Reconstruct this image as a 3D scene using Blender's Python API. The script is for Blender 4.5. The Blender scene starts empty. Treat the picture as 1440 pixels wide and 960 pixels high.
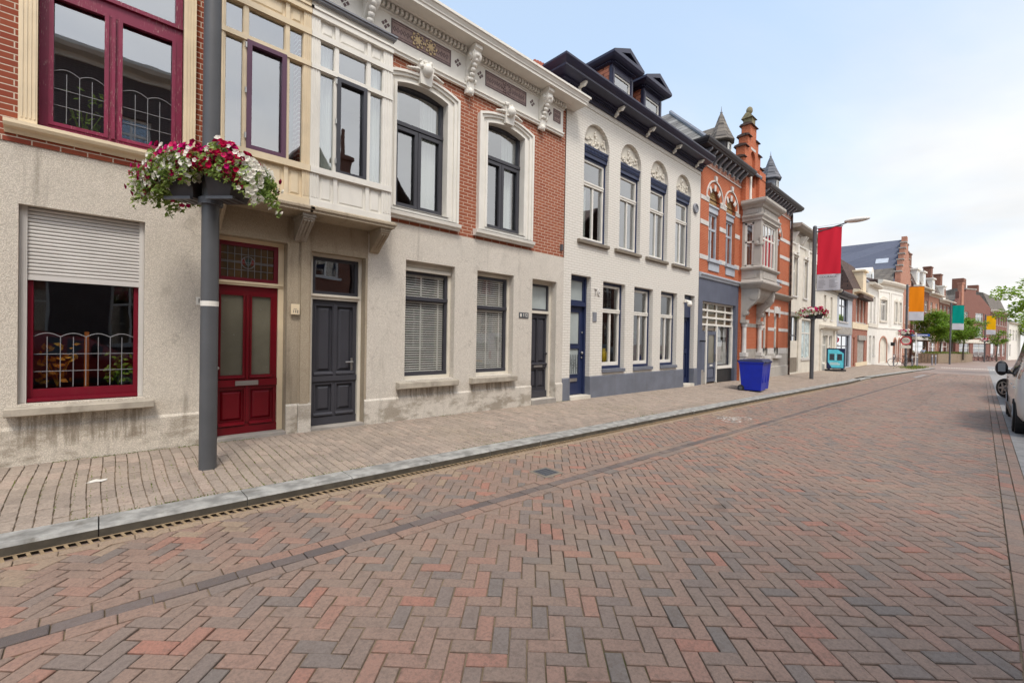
import bpy, math, random
from mathutils import Vector, Matrix
from mathutils.geometry import tessellate_polygon
R = math.radians
rng = random.Random(7)
scene = bpy.context.scene
col = scene.collection
SL = -0.0085                      # gentle fall of the street along +X
# ------------------------------------------------------------------ camera, sky, sun, exposure
def make_camera():
    yaw, pitch, roll, f = .818664, -.008804, .017719, 618.7
    fw = Vector((math.cos(yaw)*math.cos(pitch), math.sin(yaw)*math.cos(pitch), math.sin(pitch)))
    r = Vector((math.sin(yaw), -math.cos(yaw), 0)); u = r.cross(fw)
    c, s = math.cos(roll), math.sin(roll)
    r2, u2 = c*r + s*u, -s*r + c*u
    m = Matrix((r2, u2, -fw)).transposed().to_4x4(); m.translation = Vector((0, 0, 1.58))
    cd = bpy.data.cameras.new('camera'); co = bpy.data.objects.new('camera', cd); col.objects.link(co)
    cd.sensor_width = 36; cd.lens = 36*f/1440; cd.clip_start = .05; cd.clip_end = 2000
    co.matrix_world = m; scene.camera = co
make_camera()
SUN_EL, SUN_AZ = R(58), R(-118)   # azimuth of the sun direction in the XY plane
sdir = Vector((math.cos(SUN_EL)*math.cos(SUN_AZ), math.cos(SUN_EL)*math.sin(SUN_AZ), math.sin(SUN_EL)))
def make_world():
    w = bpy.data.worlds.new('World'); scene.world = w; w.use_nodes = True
    nt = w.node_tree; N = nt.nodes; L = nt.links; N.clear()
    out = N.new('ShaderNodeOutputWorld'); bg = N.new('ShaderNodeBackground'); L.new(bg.outputs[0], out.inputs[0])
    bg.inputs[1].default_value = .1
    sky = N.new('ShaderNodeTexSky'); sky.sky_type = 'NISHITA'; sky.sun_disc = False
    sky.sun_elevation = SUN_EL; sky.sun_rotation = math.pi/2 - SUN_AZ; sky.dust_density = 2.5
    tc = N.new('ShaderNodeTexCoord')
    def math_(op, a, b=None, cl=False):
        n = N.new('ShaderNodeMath'); n.operation = op; n.use_clamp = cl
        for i, v in enumerate((a, b)):
            if v is None: continue
            if isinstance(v, (int, float)): n.inputs[i].default_value = v
            else: L.new(v, n.inputs[i])
        return n.outputs[0]
    sep = N.new('ShaderNodeSeparateXYZ'); L.new(tc.outputs['Generated'], sep.inputs[0])
    den = math_('ADD', math_('MAXIMUM', sep.outputs[2], 0.0), .16)      # flat cloud deck seen in perspective
    cx, cy = math_('DIVIDE', sep.outputs[0], den), math_('DIVIDE', sep.outputs[1], den)
    cv = N.new('ShaderNodeCombineXYZ'); L.new(cx, cv.inputs[0]); L.new(cy, cv.inputs[1]); cv.inputs[2].default_value = 3.1
    nz = N.new('ShaderNodeTexNoise'); nz.inputs['Scale'].default_value = .55; nz.inputs['Detail'].default_value = 8; nz.inputs['Roughness'].default_value = .55; nz.inputs['Distortion'].default_value = .4
    L.new(cv.outputs[0], nz.inputs['Vector'])
    # the deck thickens towards +X (down the street) and behind the viewer
    bias = math_('ADD', math_('MULTIPLY', sep.outputs[0], .30), math_('MULTIPLY', sep.outputs[1], -.34))
    bias = math_('ADD', bias, math_('MULTIPLY', math_('SUBTRACT', .42, sep.outputs[2]), .62))
    m = math_('ADD', nz.outputs['Fac'], bias)
    mr = N.new('ShaderNodeMapRange'); mr.interpolation_type = 'SMOOTHSTEP'; mr.inputs['From Min'].default_value = .45; mr.inputs['From Max'].default_value = .92
    L.new(m, mr.inputs['Value'])
    # brightness of the clouds: bright round the veiled sun and overhead
    dt = N.new('ShaderNodeVectorMath'); dt.operation = 'DOT_PRODUCT'; L.new(tc.outputs['Generated'], dt.inputs[0]); dt.inputs[1].default_value = sdir
    glow = math_('POWER', math_('MAXIMUM', dt.outputs['Value'], 0.0), 2.2)
    cb = math_('ADD', 6.35, math_('MULTIPLY', glow, 10.0))
    nz2 = N.new('ShaderNodeTexNoise'); nz2.inputs['Scale'].default_value = 1.3; nz2.inputs['Detail'].default_value = 6
    L.new(cv.outputs[0], nz2.inputs['Vector'])
    cb = math_('MULTIPLY', cb, math_('ADD', .66, math_('MULTIPLY', nz2.outputs['Fac'], .62)))
    cc = N.new('ShaderNodeVectorMath'); cc.operation = 'SCALE'; cc.inputs[0].default_value = (1.0, .993, .98); L.new(cb, cc.inputs['Scale'])
    sk = N.new('ShaderNodeVectorMath'); sk.operation = 'MULTIPLY_ADD'; L.new(sky.outputs[0], sk.inputs[0]); sk.inputs[1].default_value = (1.0, .96, .92); sk.inputs[2].default_value = (2.5, 3.1, 3.7)
    mx = N.new('ShaderNodeMix'); mx.data_type = 'RGBA'; L.new(mr.outputs[0], mx.inputs[0]); L.new(sk.outputs[0], mx.inputs[6]); L.new(cc.outputs[0], mx.inputs[7])
    L.new(mx.outputs[2], bg.inputs[0])
make_world()
sd = bpy.data.lights.new('sun', 'SUN'); so = bpy.data.objects.new('sun', sd); col.objects.link(so)
sd.energy = 1.5; sd.angle = R(14); sd.color = (1, .95, .88)
so.rotation_euler = (-sdir).to_track_quat('-Z', 'Y').to_euler(); so.location = (0, -10, 30)
scene.view_settings.view_transform = 'Standard'; scene.view_settings.look = 'None'
scene.view_settings.exposure = 0.68; scene.view_settings.gamma = 1
scene.cycles.max_bounces = 6; scene.cycles.diffuse_bounces = 3; scene.cycles.glossy_bounces = 3; scene.cycles.transparent_max_bounces = 12
scene.cycles.caustics_reflective = False; scene.cycles.caustics_refractive = False
scene.cycles.use_denoising = True
scene.cycles.sample_clamp_indirect = 6

# ------------------------------------------------------------------ objects
OFF = Vector((0, 0, 0))
def tag(o, label=None, cat=None, group=None, kind=None):
    for k, v in (('label', label), ('category', cat), ('group', group), ('kind', kind)):
        if v: o[k] = v
    return o
def thing(name, label, cat, loc=(0, 0, 0), rz=0, group=None):
    o = bpy.data.objects.new(name, None); col.objects.link(o); o.empty_display_size = .2
    o.location = loc; o.rotation_euler = (0, 0, rz)
    return tag(o, label, cat, group)
def copy_tree(o, parent=None, loc=None, rz=None, label=None):
    c = o.copy(); col.objects.link(c)
    if parent: c.parent = parent
    if loc is not None: c.location = loc
    if rz is not None: c.rotation_euler = (0, 0, rz)
    if label: c['label'] = label
    for ch in list(o.children): copy_tree(ch, c)
    return c

class MB:
    def __init__(s): s.v = []; s.f = []; s.m = []; s.tone = None
    def add(s, vs, fs, m=0):
        b = len(s.v); s.v += [tuple(p) for p in vs]
        for f in fs: s.f.append([b+i for i in f]); s.m.append(m)
    def box(s, x0, x1, y0, y1, z0, z1, m=0):
        if x0 > x1: x0, x1 = x1, x0
        if y0 > y1: y0, y1 = y1, y0
        if z0 > z1: z0, z1 = z1, z0
        s.add([(x0,y0,z0),(x1,y0,z0),(x1,y1,z0),(x0,y1,z0),(x0,y0,z1),(x1,y0,z1),(x1,y1,z1),(x0,y1,z1)],
              [(0,3,2,1),(4,5,6,7),(0,1,5,4),(1,2,6,5),(2,3,7,6),(3,0,4,7)], m)
        return s
    def quad(s, a, b, c, d, m=0): s.add([a, b, c, d], [(0,1,2,3)], m); return s
    def prism(s, poly, y0, y1, m=0):           # outline in (x,z), extruded along y
        n = len(poly)
        s.add([(x,y0,z) for x,z in poly]+[(x,y1,z) for x,z in poly],
              [list(range(n)), list(range(2*n-1, n-1, -1))]+[(i, n+i, n+(i+1)%n, (i+1)%n) for i in range(n)], m); return s
    def prismx(s, poly, x0, x1, m=0):          # outline in (y,z), extruded along x
        n = len(poly)
        s.add([(x0,y,z) for y,z in poly]+[(x1,y,z) for y,z in poly],
              [list(range(n)), list(range(2*n-1, n-1, -1))]+[(i, n+i, n+(i+1)%n, (i+1)%n) for i in range(n)], m); return s
    def prismz(s, poly, z0, z1, m=0):
        n = len(poly)
        s.add([(x,y,z0) for x,y in poly]+[(x,y,z1) for x,y in poly],
              [list(range(n)), list(range(2*n-1, n-1, -1))]+[(i, n+i, n+(i+1)%n, (i+1)%n) for i in range(n)], m); return s
    def ring(s, outer, inner, y0, y1, m=0):    # frame between two outlines with equal point counts
        n = len(outer)
        vs = [(x,y0,z) for x,z in outer]+[(x,y0,z) for x,z in inner]+[(x,y1,z) for x,z in outer]+[(x,y1,z) for x,z in inner]
        fs = []
        for i in range(n):
            j = (i+1) % n
            fs += [(i,j,n+j,n+i), (n+i,n+j,3*n+j,3*n+i), (i,2*n+i,2*n+j,j), (2*n+i,3*n+i,3*n+j,2*n+j)]
        s.add(vs, fs, m); return s
    def panel(s, outer, holes, y, depth=0, m=0, mr=None):   # wall face at y with openings and their reveals
        loops = [outer]+holes
        pts = [p for l in loops for p in l]
        tris = tessellate_polygon([[Vector((x, z, 0)) for x, z in l] for l in loops])
        fs = []
        for t in tris:
            a, b, c = (pts[i] for i in t)
            cr = (b[0]-a[0])*(c[1]-a[1])-(b[1]-a[1])*(c[0]-a[0])
            fs.append(t if cr > 0 else (t[0], t[2], t[1]))
        s.add([(x, y, z) for x, z in pts], fs, m)
        if depth:
            for h in holes:
                n = len(h)
                s.add([(x,y,z) for x,z in h]+[(x,y+depth,z) for x,z in h], [(i,(i+1)%n,n+(i+1)%n,n+i) for i in range(n)], m if mr is None else mr)
        return s
    def sweep(s, path, prof, m=0, closed=False):   # prof: (outward offset, z) along a plan polyline; outward = right of travel
        n = len(path); k = len(prof); vs = []
        for i, p in enumerate(path):
            def nrm(a, b):
                d = Vector((b[0]-a[0], b[1]-a[1])); d.normalize(); return Vector((d.y, -d.x))
            if i == 0: mt = nrm(path[0], path[1])
            elif i == n-1: mt = nrm(path[-2], path[-1])
            else:
                a, b = nrm(path[i-1], p), nrm(p, path[i+1]); mt = (a+b)/max(.2, 1+a.dot(b))
            vs += [(p[0]+mt.x*d, p[1]+mt.y*d, z) for d, z in prof]
        fs = [(i*k+j, (i+1)*k+j, (i+1)*k+(j+1)%k, i*k+(j+1)%k) for i in range(n-1) for j in range(k)]
        fs += [list(range(k))[::-1], [(n-1)*k+j for j in range(k)]]
        s.add(vs, fs, m); return s
    def cyl(s, p0, p1, r0, r1=None, n=12, m=0, cap=True):
        r1 = r0 if r1 is None else r1
        p0, p1 = Vector(p0), Vector(p1); d = (p1-p0).normalized()
        a = d.orthogonal().normalized(); b = d.cross(a)
        vs = [p0+(a*math.cos(2*math.pi*i/n)+b*math.sin(2*math.pi*i/n))*r0 for i in range(n)]+[p1+(a*math.cos(2*math.pi*i/n)+b*math.sin(2*math.pi*i/n))*r1 for i in range(n)]
        fs = [(i,(i+1)%n,n+(i+1)%n,n+i) for i in range(n)]
        if cap: fs += [list(range(n))[::-1], list(range(n,2*n))]
        s.add(vs, fs, m); return s
    def tube(s, pts, r, n=8, m=0):
        for a, b in zip(pts[:-1], pts[1:]): s.cyl(a, b, r, r, n, m)
        return s
    def lathe(s, prof, c, n=16, m=0):          # prof: (radius, z)
        k = len(prof); vs = []
        for i in range(n):
            t = 2*math.pi*i/n
            vs += [(c[0]+r*math.cos(t), c[1]+r*math.sin(t), c[2]+z) for r, z in prof]
        s.add(vs, [(i*k+j, ((i+1)%n)*k+j, ((i+1)%n)*k+j+1, i*k+j+1) for i in range(n) for j in range(k-1)], m); return s
    def torus(s, c, r, rr, axis='y', n=24, k=8, m=0):
        vs = []
        for i in range(n):
            t = 2*math.pi*i/n
            for j in range(k):
                q = 2*math.pi*j/k; rad = r+rr*math.cos(q); h = rr*math.sin(q)
                a, b = rad*math.cos(t), rad*math.sin(t)
                vs.append((c[0]+a, c[1]+h, c[2]+b) if axis == 'y' else (c[0]+h, c[1]+a, c[2]+b) if axis == 'x' else (c[0]+a, c[1]+b, c[2]+h))
        s.add(vs, [(i*k+j, i*k+(j+1)%k, ((i+1)%n)*k+(j+1)%k, ((i+1)%n)*k+j) for i in range(n) for j in range(k)], m); return s
    def ball(s, c, r, n=10, k=6, m=0, sx=1, sy=1, sz=1):
        s.add([(c[0]+sx*r*math.sin(math.pi*j/k)*math.cos(2*math.pi*i/n), c[1]+sy*r*math.sin(math.pi*j/k)*math.sin(2*math.pi*i/n), c[2]+sz*r*math.cos(math.pi*j/k)) for i in range(n) for j in range(k+1)],
              [(i*(k+1)+j, i*(k+1)+j+1, ((i+1)%n)*(k+1)+j+1, ((i+1)%n)*(k+1)+j) for i in range(n) for j in range(k)], m); return s
    def raised(s, x0, x1, z0, z1, yb, yf, ins, m=0):   # field of a panel: bevelled block
        s.add([(x0,yb,z0),(x1,yb,z0),(x1,yb,z1),(x0,yb,z1),(x0+ins,yf,z0+ins),(x1-ins,yf,z0+ins),(x1-ins,yf,z1-ins),(x0+ins,yf,z1-ins)],
              [(4,5,6,7),(0,1,5,4),(1,2,6,5),(2,3,7,6),(3,0,4,7)], m); return s
    def build(s, name, mats, parent=None, label=None, cat=None, group=None, kind=None, smooth=False, loc=None, bevel=0):
        me = bpy.data.meshes.new(name)
        off = Vector(loc) if loc is not None else OFF
        me.from_pydata([(x-off.x, y-off.y, z-off.z) for x, y, z in s.v], [], s.f)
        if not isinstance(mats, (list, tuple)): mats = [mats]
        for mm in mats: me.materials.append(mm)
        if len(mats) > 1: me.polygons.foreach_set('material_index', s.m)
        if smooth:
            me.polygons.foreach_set('use_smooth', [True]*len(me.polygons))
            try: me.set_sharp_from_angle(angle=R(40))
            except Exception: pass
        if s.tone is not None:
            a = me.attributes.new('tone', 'FLOAT', 'FACE'); a.data.foreach_set('value', s.tone)
        me.update()
        o = bpy.data.objects.new(name, me); col.objects.link(o)
        if parent: o.parent = parent
        elif loc is not None: o.location = loc
        if bevel:
            bm = o.modifiers.new('bevel', 'BEVEL'); bm.width = bevel; bm.segments = 2; bm.limit_method = 'ANGLE'
        return tag(o, label, cat, group, kind)

def rect(x0, x1, z0, z1): return [(x0,z0),(x1,z0),(x1,z1),(x0,z1)]
def archo(x0, x1, z0, zs, zt, n=12):           # opening outline with a segmental or round head
    c = (x0+x1)/2; w = (x1-x0)/2; h = zt-zs
    if h <= 1e-4: return rect(x0, x1, z0, zs)
    r = (w*w+h*h)/(2*h); zc = zt-r; a0 = math.asin(min(1, w/r))
    if h > w-1e-6: a0 = math.pi/2
    pts = [(x0,z0),(x1,z0)]
    for i in range(n+1):
        a = a0-2*a0*i/n
        pts.append((c+r*math.sin(a), zc+r*math.cos(a)))
    return pts
def text(parent, s, loc, size, m, ext=.002, rot=(math.pi/2,0,0), align='CENTER', name='lettering', sx=1):
    cu = bpy.data.curves.new(name, 'FONT'); cu.body = s; cu.size = size; cu.extrude = ext; cu.align_x = align; cu.align_y = 'CENTER'
    cu.resolution_u = 3
    o = bpy.data.objects.new(name, cu); col.objects.link(o)
    me = bpy.data.meshes.new_from_object(o); bpy.data.objects.remove(o); bpy.data.curves.remove(cu)
    o = bpy.data.objects.new(name, me); col.objects.link(o); o.parent = parent; me.materials.clear(); me.materials.append(m)
    o.location = Vector(loc)-OFF; o.rotation_euler = rot; o.scale = (sx,1,1)
    return o
# ------------------------------------------------------------------ materials
def C(r, g, b): return tuple(((c/255)/12.92 if c/255 < .04045 else ((c/255+.055)/1.055)**2.4) for c in (r, g, b))+(1,)
def sc(c, k): return (c[0]*k, c[1]*k, c[2]*k, 1)
class NT:
    def __init__(s, name):
        s.mat = bpy.data.materials.new(name); s.mat.use_nodes = True; s.nt = s.mat.node_tree; s.N = s.nt.nodes; s.L = s.nt.links
        s.b = s.N['Principled BSDF']; s.tc = s.N.new('ShaderNodeTexCoord'); s.obj = s.tc.outputs['Object']
    def put(s, inp, v):
        if isinstance(v, (int, float, tuple)): inp.default_value = v
        else: s.L.new(v, inp)
    def math(s, op, a, b=0, cl=False):
        n = s.N.new('ShaderNodeMath'); n.operation = op; n.use_clamp = cl; s.put(n.inputs[0], a); s.put(n.inputs[1], b); return n.outputs[0]
    def noise(s, scale, detail=4, rough=.55, vec=None, stretch=None):
        n = s.N.new('ShaderNodeTexNoise'); n.inputs['Scale'].default_value = scale; n.inputs['Detail'].default_value = detail; n.inputs['Roughness'].default_value = rough
        v = vec or s.obj
        if stretch:
            mp = s.N.new('ShaderNodeMapping'); mp.inputs['Scale'].default_value = stretch; s.L.new(v, mp.inputs[0]); v = mp.outputs[0]
        s.L.new(v, n.inputs['Vector']); return n.outputs['Fac']
    def ramp(s, f, lo, hi):
        n = s.N.new('ShaderNodeMapRange'); n.interpolation_type = 'SMOOTHSTEP'; n.inputs['From Min'].default_value = lo; n.inputs['From Max'].default_value = hi; s.L.new(f, n.inputs['Value']); return n.outputs[0]
    def mix(s, f, a, b, mode='MIX'):
        n = s.N.new('ShaderNodeMix'); n.data_type = 'RGBA'; n.blend_type = mode; s.put(n.inputs[0], f); s.put(n.inputs[6], a); s.put(n.inputs[7], b); return n.outputs[2]
    def cramp(s, f, stops):
        n = s.N.new('ShaderNodeValToRGB'); e = n.color_ramp.elements
        while len(e) < len(stops): e.new(.5)
        for i, (p, c) in enumerate(stops): e[i].position = p; e[i].color = c
        s.L.new(f, n.inputs[0]); return n.outputs[0]
    def bump(s, h, strength=.3, dist=.01, prev=None):
        n = s.N.new('ShaderNodeBump'); n.inputs['Strength'].default_value = strength; n.inputs['Distance'].default_value = dist; s.L.new(h, n.inputs['Height'])
        if prev is not None: s.L.new(prev, n.inputs['Normal'])
        return n.outputs[0]
    def uv(s):      # (x+y, z) : runs along any upright wall of the house
        sp = s.N.new('ShaderNodeSeparateXYZ'); s.L.new(s.obj, sp.inputs[0])
        cb = s.N.new('ShaderNodeCombineXYZ'); s.L.new(s.math('ADD', sp.outputs[0], sp.outputs[1]), cb.inputs[0]); s.L.new(sp.outputs[2], cb.inputs[1]); return cb.outputs[0]
    def attr(s, nm):
        n = s.N.new('ShaderNodeAttribute'); n.attribute_name = nm; return n.outputs['Fac']
    def done(s, c=None, rough=None, nrm=None, spec=None, metal=None):
        b = s.b.inputs
        if c is not None: s.put(b['Base Color'], c)
        if rough is not None: s.put(b['Roughness'], rough)
        if nrm is not None: s.L.new(nrm, b['Normal'])
        if spec is not None: b['Specular IOR Level'].default_value = spec
        if metal is not None: b['Metallic'].default_value = metal
        return s.mat
def paint(name, c, rough=.45, var=.12, sc_=3.0, wear=0, wearc=None, bump=.12, spec=.4, metal=0):
    t = NT(name)
    n = t.noise(sc_, 5); n2 = t.noise(sc_*14, 3)
    k = t.mix(t.ramp(n, .3, .72), sc(c, 1-var), sc(c, 1+var*.5))
    k = t.mix(t.math('MULTIPLY', t.ramp(n2, .45, .75), var*.8), k, sc(c, .75))
    g = t.noise(2.2, 6, .65, stretch=(3, 3, .5)); k = t.mix(t.math('MULTIPLY', t.ramp(g, .52, .8), var*1.6, True), k, sc(C(92, 84, 70), .8))
    if wear:
        w = t.math('MULTIPLY', t.ramp(t.noise(46, 7, .75, stretch=(2.6, 2.6, .22)), .57, .63), t.ramp(t.noise(3.2, 3), .40, .52)); k = t.mix(t.math('MULTIPLY', w, .75), k, wearc or C(196, 172, 160))
    return t.done(k, t.math('ADD', rough-.06, t.math('MULTIPLY', n2, .16)), t.bump(n2, bump, .004), spec, metal)
def stucco(name, c, dark=.55, drips=(), splash=False):
    t = NT(name)
    v = t.N.new('ShaderNodeTexVoronoi'); v.inputs['Scale'].default_value = 95; t.L.new(t.obj, v.inputs['Vector'])
    gr = t.noise(120, 3, .7); big = t.noise(1.1, 7, .62); mid = t.noise(4.5, 6, .6); st = t.noise(1.6, 7, .65, stretch=(3.5, 1, .35))
    k = t.mix(gr, sc(c, .78), sc(c, 1.2))
    k = t.mix(t.math('MULTIPLY', t.ramp(v.outputs['Distance'], .25, .6), .35), k, sc(C(120, 108, 92), 1))
    k = t.mix(t.math('MULTIPLY', t.ramp(big, .45, .72), dark*.8), k, sc(c, .68))
    k = t.mix(t.math('MULTIPLY', t.ramp(mid, .55, .8), dark*.7), k, C(118, 105, 86))
    k = t.mix(t.math('MULTIPLY', t.ramp(st, .55, .78), dark), k, C(104, 92, 76))
    sp = t.N.new('ShaderNodeSeparateXYZ'); t.L.new(t.obj, sp.inputs[0])
    def band(s, a, b, e): return t.math('MULTIPLY', t.ramp(s, a-e, a+e), t.math('SUBTRACT', 1, t.ramp(s, b-e, b+e)))
    dn = t.ramp(t.noise(2.2, 6, .7, stretch=(6, 1, .5)), .42, .62)
    for (xa, xb, za, zb) in drips:       # rust and water runs that have dripped off the sills
        k = t.mix(t.math('MULTIPLY', t.math('MULTIPLY', t.math('MULTIPLY', band(sp.outputs[0], xa, xb, .03), band(sp.outputs[2], za, zb, .05)), dn), .6), k, C(112, 98, 78))
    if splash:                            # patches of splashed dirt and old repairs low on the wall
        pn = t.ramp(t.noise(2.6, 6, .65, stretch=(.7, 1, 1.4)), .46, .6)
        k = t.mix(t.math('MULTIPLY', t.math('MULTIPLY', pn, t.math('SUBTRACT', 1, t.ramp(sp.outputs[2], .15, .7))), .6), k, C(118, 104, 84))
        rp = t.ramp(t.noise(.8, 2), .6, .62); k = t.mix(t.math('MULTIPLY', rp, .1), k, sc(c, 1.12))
        ck = t.N.new('ShaderNodeTexVoronoi'); ck.feature = 'DISTANCE_TO_EDGE'; ck.inputs['Scale'].default_value = .55; nv = t.N.new('ShaderNodeVectorMath'); nv.operation = 'MULTIPLY_ADD'
        nz3 = t.N.new('ShaderNodeTexNoise'); nz3.inputs['Scale'].default_value = 3; nz3.inputs['Detail'].default_value = 5; t.L.new(t.obj, nz3.inputs['Vector']); t.L.new(nz3.outputs['Color'], nv.inputs[0]); nv.inputs[1].default_value = (.5, .5, .5); t.L.new(t.obj, nv.inputs[2]); t.L.new(nv.outputs[0], ck.inputs['Vector'])
        k = t.mix(t.math('MULTIPLY', t.math('SUBTRACT', 1, t.ramp(ck.outputs['Distance'], .0008, .0035)), .2), k, C(84, 74, 60))
    h = t.math('ADD', gr, t.math('MULTIPLY', v.outputs['Distance'], .8))
    return t.done(k, .92, t.bump(h, .55, .012), .2)
def brick(name, c1, c2, mortar, bw=.21, bh=.0655, ms=.006, painted=False, bumpk=.7, stain=.3):
    t = NT(name); uv = t.uv()
    br = t.N.new('ShaderNodeTexBrick'); t.L.new(uv, br.inputs['Vector'])
    for k_, v_ in (('Scale', 1), ('Mortar Size', ms), ('Mortar Smooth', .25), ('Bias', 0), ('Brick Width', bw), ('Row Height', bh)): br.inputs[k_].default_value = v_
    br.inputs['Color1'].default_value = c1; br.inputs['Color2'].default_value = c2; br.inputs['Mortar'].default_value = mortar
    n = t.noise(40, 5, .65); big = t.noise(.9, 6, .6); st = t.noise(1.5, 7, .65, stretch=(3, 3, .4))
    # a second, coarser random tone per brick
    cell = t.N.new('ShaderNodeTexBrick'); t.L.new(uv, cell.inputs['Vector'])
    for k_, v_ in (('Scale', 1), ('Mortar Size', 0), ('Bias', -.3), ('Brick Width', bw), ('Row Height', bh)): cell.inputs[k_].default_value = v_
    cell.inputs['Color1'].default_value = (.72, .70, .70, 1); cell.inputs['Color2'].default_value = (1.12, 1.1, 1.1, 1)
    k = t.mix(.7 if not painted else .25, br.outputs['Color'], cell.outputs['Color'], 'MULTIPLY')
    k = t.mix(br.outputs['Fac'], k, mortar)
    k = t.mix(t.math('MULTIPLY', t.ramp(n, .42, .75), .3 if not painted else .14), k, sc(c1, .6))
    k = t.mix(t.math('MULTIPLY', t.ramp(big, .5, .75), stain*.6), k, sc(c2, .62))
    k = t.mix(t.math('MULTIPLY', t.ramp(st, .56, .8), stain), k, C(96, 84, 72))
    inv = t.math('SUBTRACT', 1, br.outputs['Fac'])
    h = t.math('ADD', inv, t.math('MULTIPLY', n, .35))
    return t.done(k, .85 if not painted else .6, t.bump(h, bumpk, .006), .25)
def tiles(name, c1, c2, gap, w=.25, h=.22, ofs=.5):
    t = NT(name); sp = t.N.new('ShaderNodeSeparateXYZ'); t.L.new(t.obj, sp.inputs[0])
    cb = t.N.new('ShaderNodeCombineXYZ'); t.L.new(t.math('ADD', sp.outputs[0], t.math('MULTIPLY', sp.outputs[1], .37)), cb.inputs[0]); t.L.new(t.math('MULTIPLY', sp.outputs[2], 1.35), cb.inputs[1])
    br = t.N.new('ShaderNodeTexBrick'); t.L.new(cb.outputs[0], br.inputs['Vector']); br.offset = ofs
    for k_, v_ in (('Scale', 1), ('Mortar Size', .014), ('Mortar Smooth', .6), ('Bias', 0), ('Brick Width', w), ('Row Height', h)): br.inputs[k_].default_value = v_
    br.inputs['Color1'].default_value = c1; br.inputs['Color2'].default_value = c2; br.inputs['Mortar'].default_value = gap
    n = t.noise(2.2, 6, .6); k = t.mix(t.math('MULTIPLY', t.ramp(n, .5, .75), .45), br.outputs['Color'], sc(c1, .6))
    return t.done(k, .7, t.bump(t.math('SUBTRACT', 1, br.outputs['Fac']), .8, .02), .3)
def glass(name, tint=(.93, .96, .95, 1), k=2.4, base=.20, wav=.035):
    t = NT(name); t.N.remove(t.b); out = [n for n in t.N if n.type == 'OUTPUT_MATERIAL'][0]
    tr = t.N.new('ShaderNodeBsdfTransparent'); tr.inputs[0].default_value = tint
    gl = t.N.new('ShaderNodeBsdfGlossy'); gl.inputs['Roughness'].default_value = .012; gl.inputs['Color'].default_value = (.95, .97, 1, 1)
    fr = t.N.new('ShaderNodeFresnel'); fr.inputs[0].default_value = 1.52
    bp = t.bump(t.noise(1.3, 2), wav, .05); t.L.new(bp, gl.inputs['Normal'])
    mx = t.N.new('ShaderNodeMixShader'); ge = t.N.new('ShaderNodeNewGeometry'); t.L.new(t.math('MULTIPLY', t.math('ADD', t.math('MULTIPLY', fr.outputs[0], k), base, True), t.math('SUBTRACT', 1, ge.outputs['Backfacing'])), mx.inputs[0])
    t.L.new(tr.outputs[0], mx.inputs[1]); t.L.new(gl.outputs[0], mx.inputs[2]); t.L.new(mx.outputs[0], out.inputs[0]); return t.mat
def cloth(name, c, trans=.35):
    t = NT(name); out = [n for n in t.N if n.type == 'OUTPUT_MATERIAL'][0]; t.b.inputs['Base Color'].default_value = c; t.b.inputs['Roughness'].default_value = .9; t.b.inputs['Specular IOR Level'].default_value = .1
    tl = t.N.new('ShaderNodeBsdfTranslucent'); tl.inputs[0].default_value = c; mx = t.N.new('ShaderNodeMixShader'); mx.inputs[0].default_value = trans
    t.L.new(t.b.outputs[0], mx.inputs[1]); t.L.new(tl.outputs[0], mx.inputs[2]); t.L.new(mx.outputs[0], out.inputs[0]); return t.mat
def toned(name, stops, rough=.85, sand=None, bumpk=.5, nsc=55):      # pavers: tone attribute per stone
    t = NT(name); a = t.attr('tone'); k = t.cramp(a, stops)
    n = t.noise(nsc, 6, .7); n2 = t.noise(.8, 6, .6); n3 = t.noise(240, 2, .6)
    k = t.mix(t.math('MULTIPLY', t.ramp(n, .38, .72), .5), k, C(88, 77, 69)); n4 = t.noise(13, 5, .7); k = t.mix(t.math('MULTIPLY', t.ramp(n4, .5, .68), .35), k, C(96, 80, 70)); n5 = t.noise(21, 6, .75); k = t.mix(t.math('MULTIPLY', t.ramp(n5, .66, .70), .7), k, C(62, 54, 48))
    k = t.mix(t.math('MULTIPLY', t.ramp(n3, .5, .8), .35), k, C(176, 160, 146))
    k = t.mix(t.math('MULTIPLY', t.ramp(n2, .48, .72), .35), k, sand or C(150, 132, 112))
    n6 = t.noise(1, 5, .6, stretch=(.10, 1.15, 1)); k = t.mix(t.math('MULTIPLY', t.ramp(n6, .50, .70), .22), k, sc(C(88, 78, 72), .9)); n7 = t.noise(1.9, 2, .5); k = t.mix(t.math('MULTIPLY', t.ramp(n7, .70, .76), .35), k, C(58, 52, 48))
    return t.done(k, t.math('ADD', rough-.12, t.math('MULTIPLY', n, .25)), t.bump(t.math('ADD', n, t.math('MULTIPLY', n3, .4)), bumpk, .004), .35)
M = {}
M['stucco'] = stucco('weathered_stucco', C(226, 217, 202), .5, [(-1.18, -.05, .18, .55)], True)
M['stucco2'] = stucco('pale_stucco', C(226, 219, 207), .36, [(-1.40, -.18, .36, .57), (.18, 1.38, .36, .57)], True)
M['stone_old'] = stucco('grimy_stone', C(182, 168, 146), .8)
M['brick_red'] = brick('red_brick', C(164, 88, 62), C(134, 64, 48), C(200, 184, 166))
M['brick_orange'] = brick('orange_red_brick', C(178, 108, 80), C(146, 82, 60), C(206, 184, 164), ms=.006)
M['brick_vivid'] = brick('vivid_orange_brick', C(202, 114, 76), C(176, 92, 60), C(200, 152, 124), ms=.004, bh=.06, stain=.15)
M['brick_white'] = brick('white_painted_brick', C(232, 228, 218), C(225, 220, 210), C(206, 200, 188), painted=True, bumpk=1.0, bh=.064, ms=.008, stain=.12)
M['brick_brown'] = brick('brown_brick', C(138, 88, 70), C(112, 70, 58), C(150, 130, 112))
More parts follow.
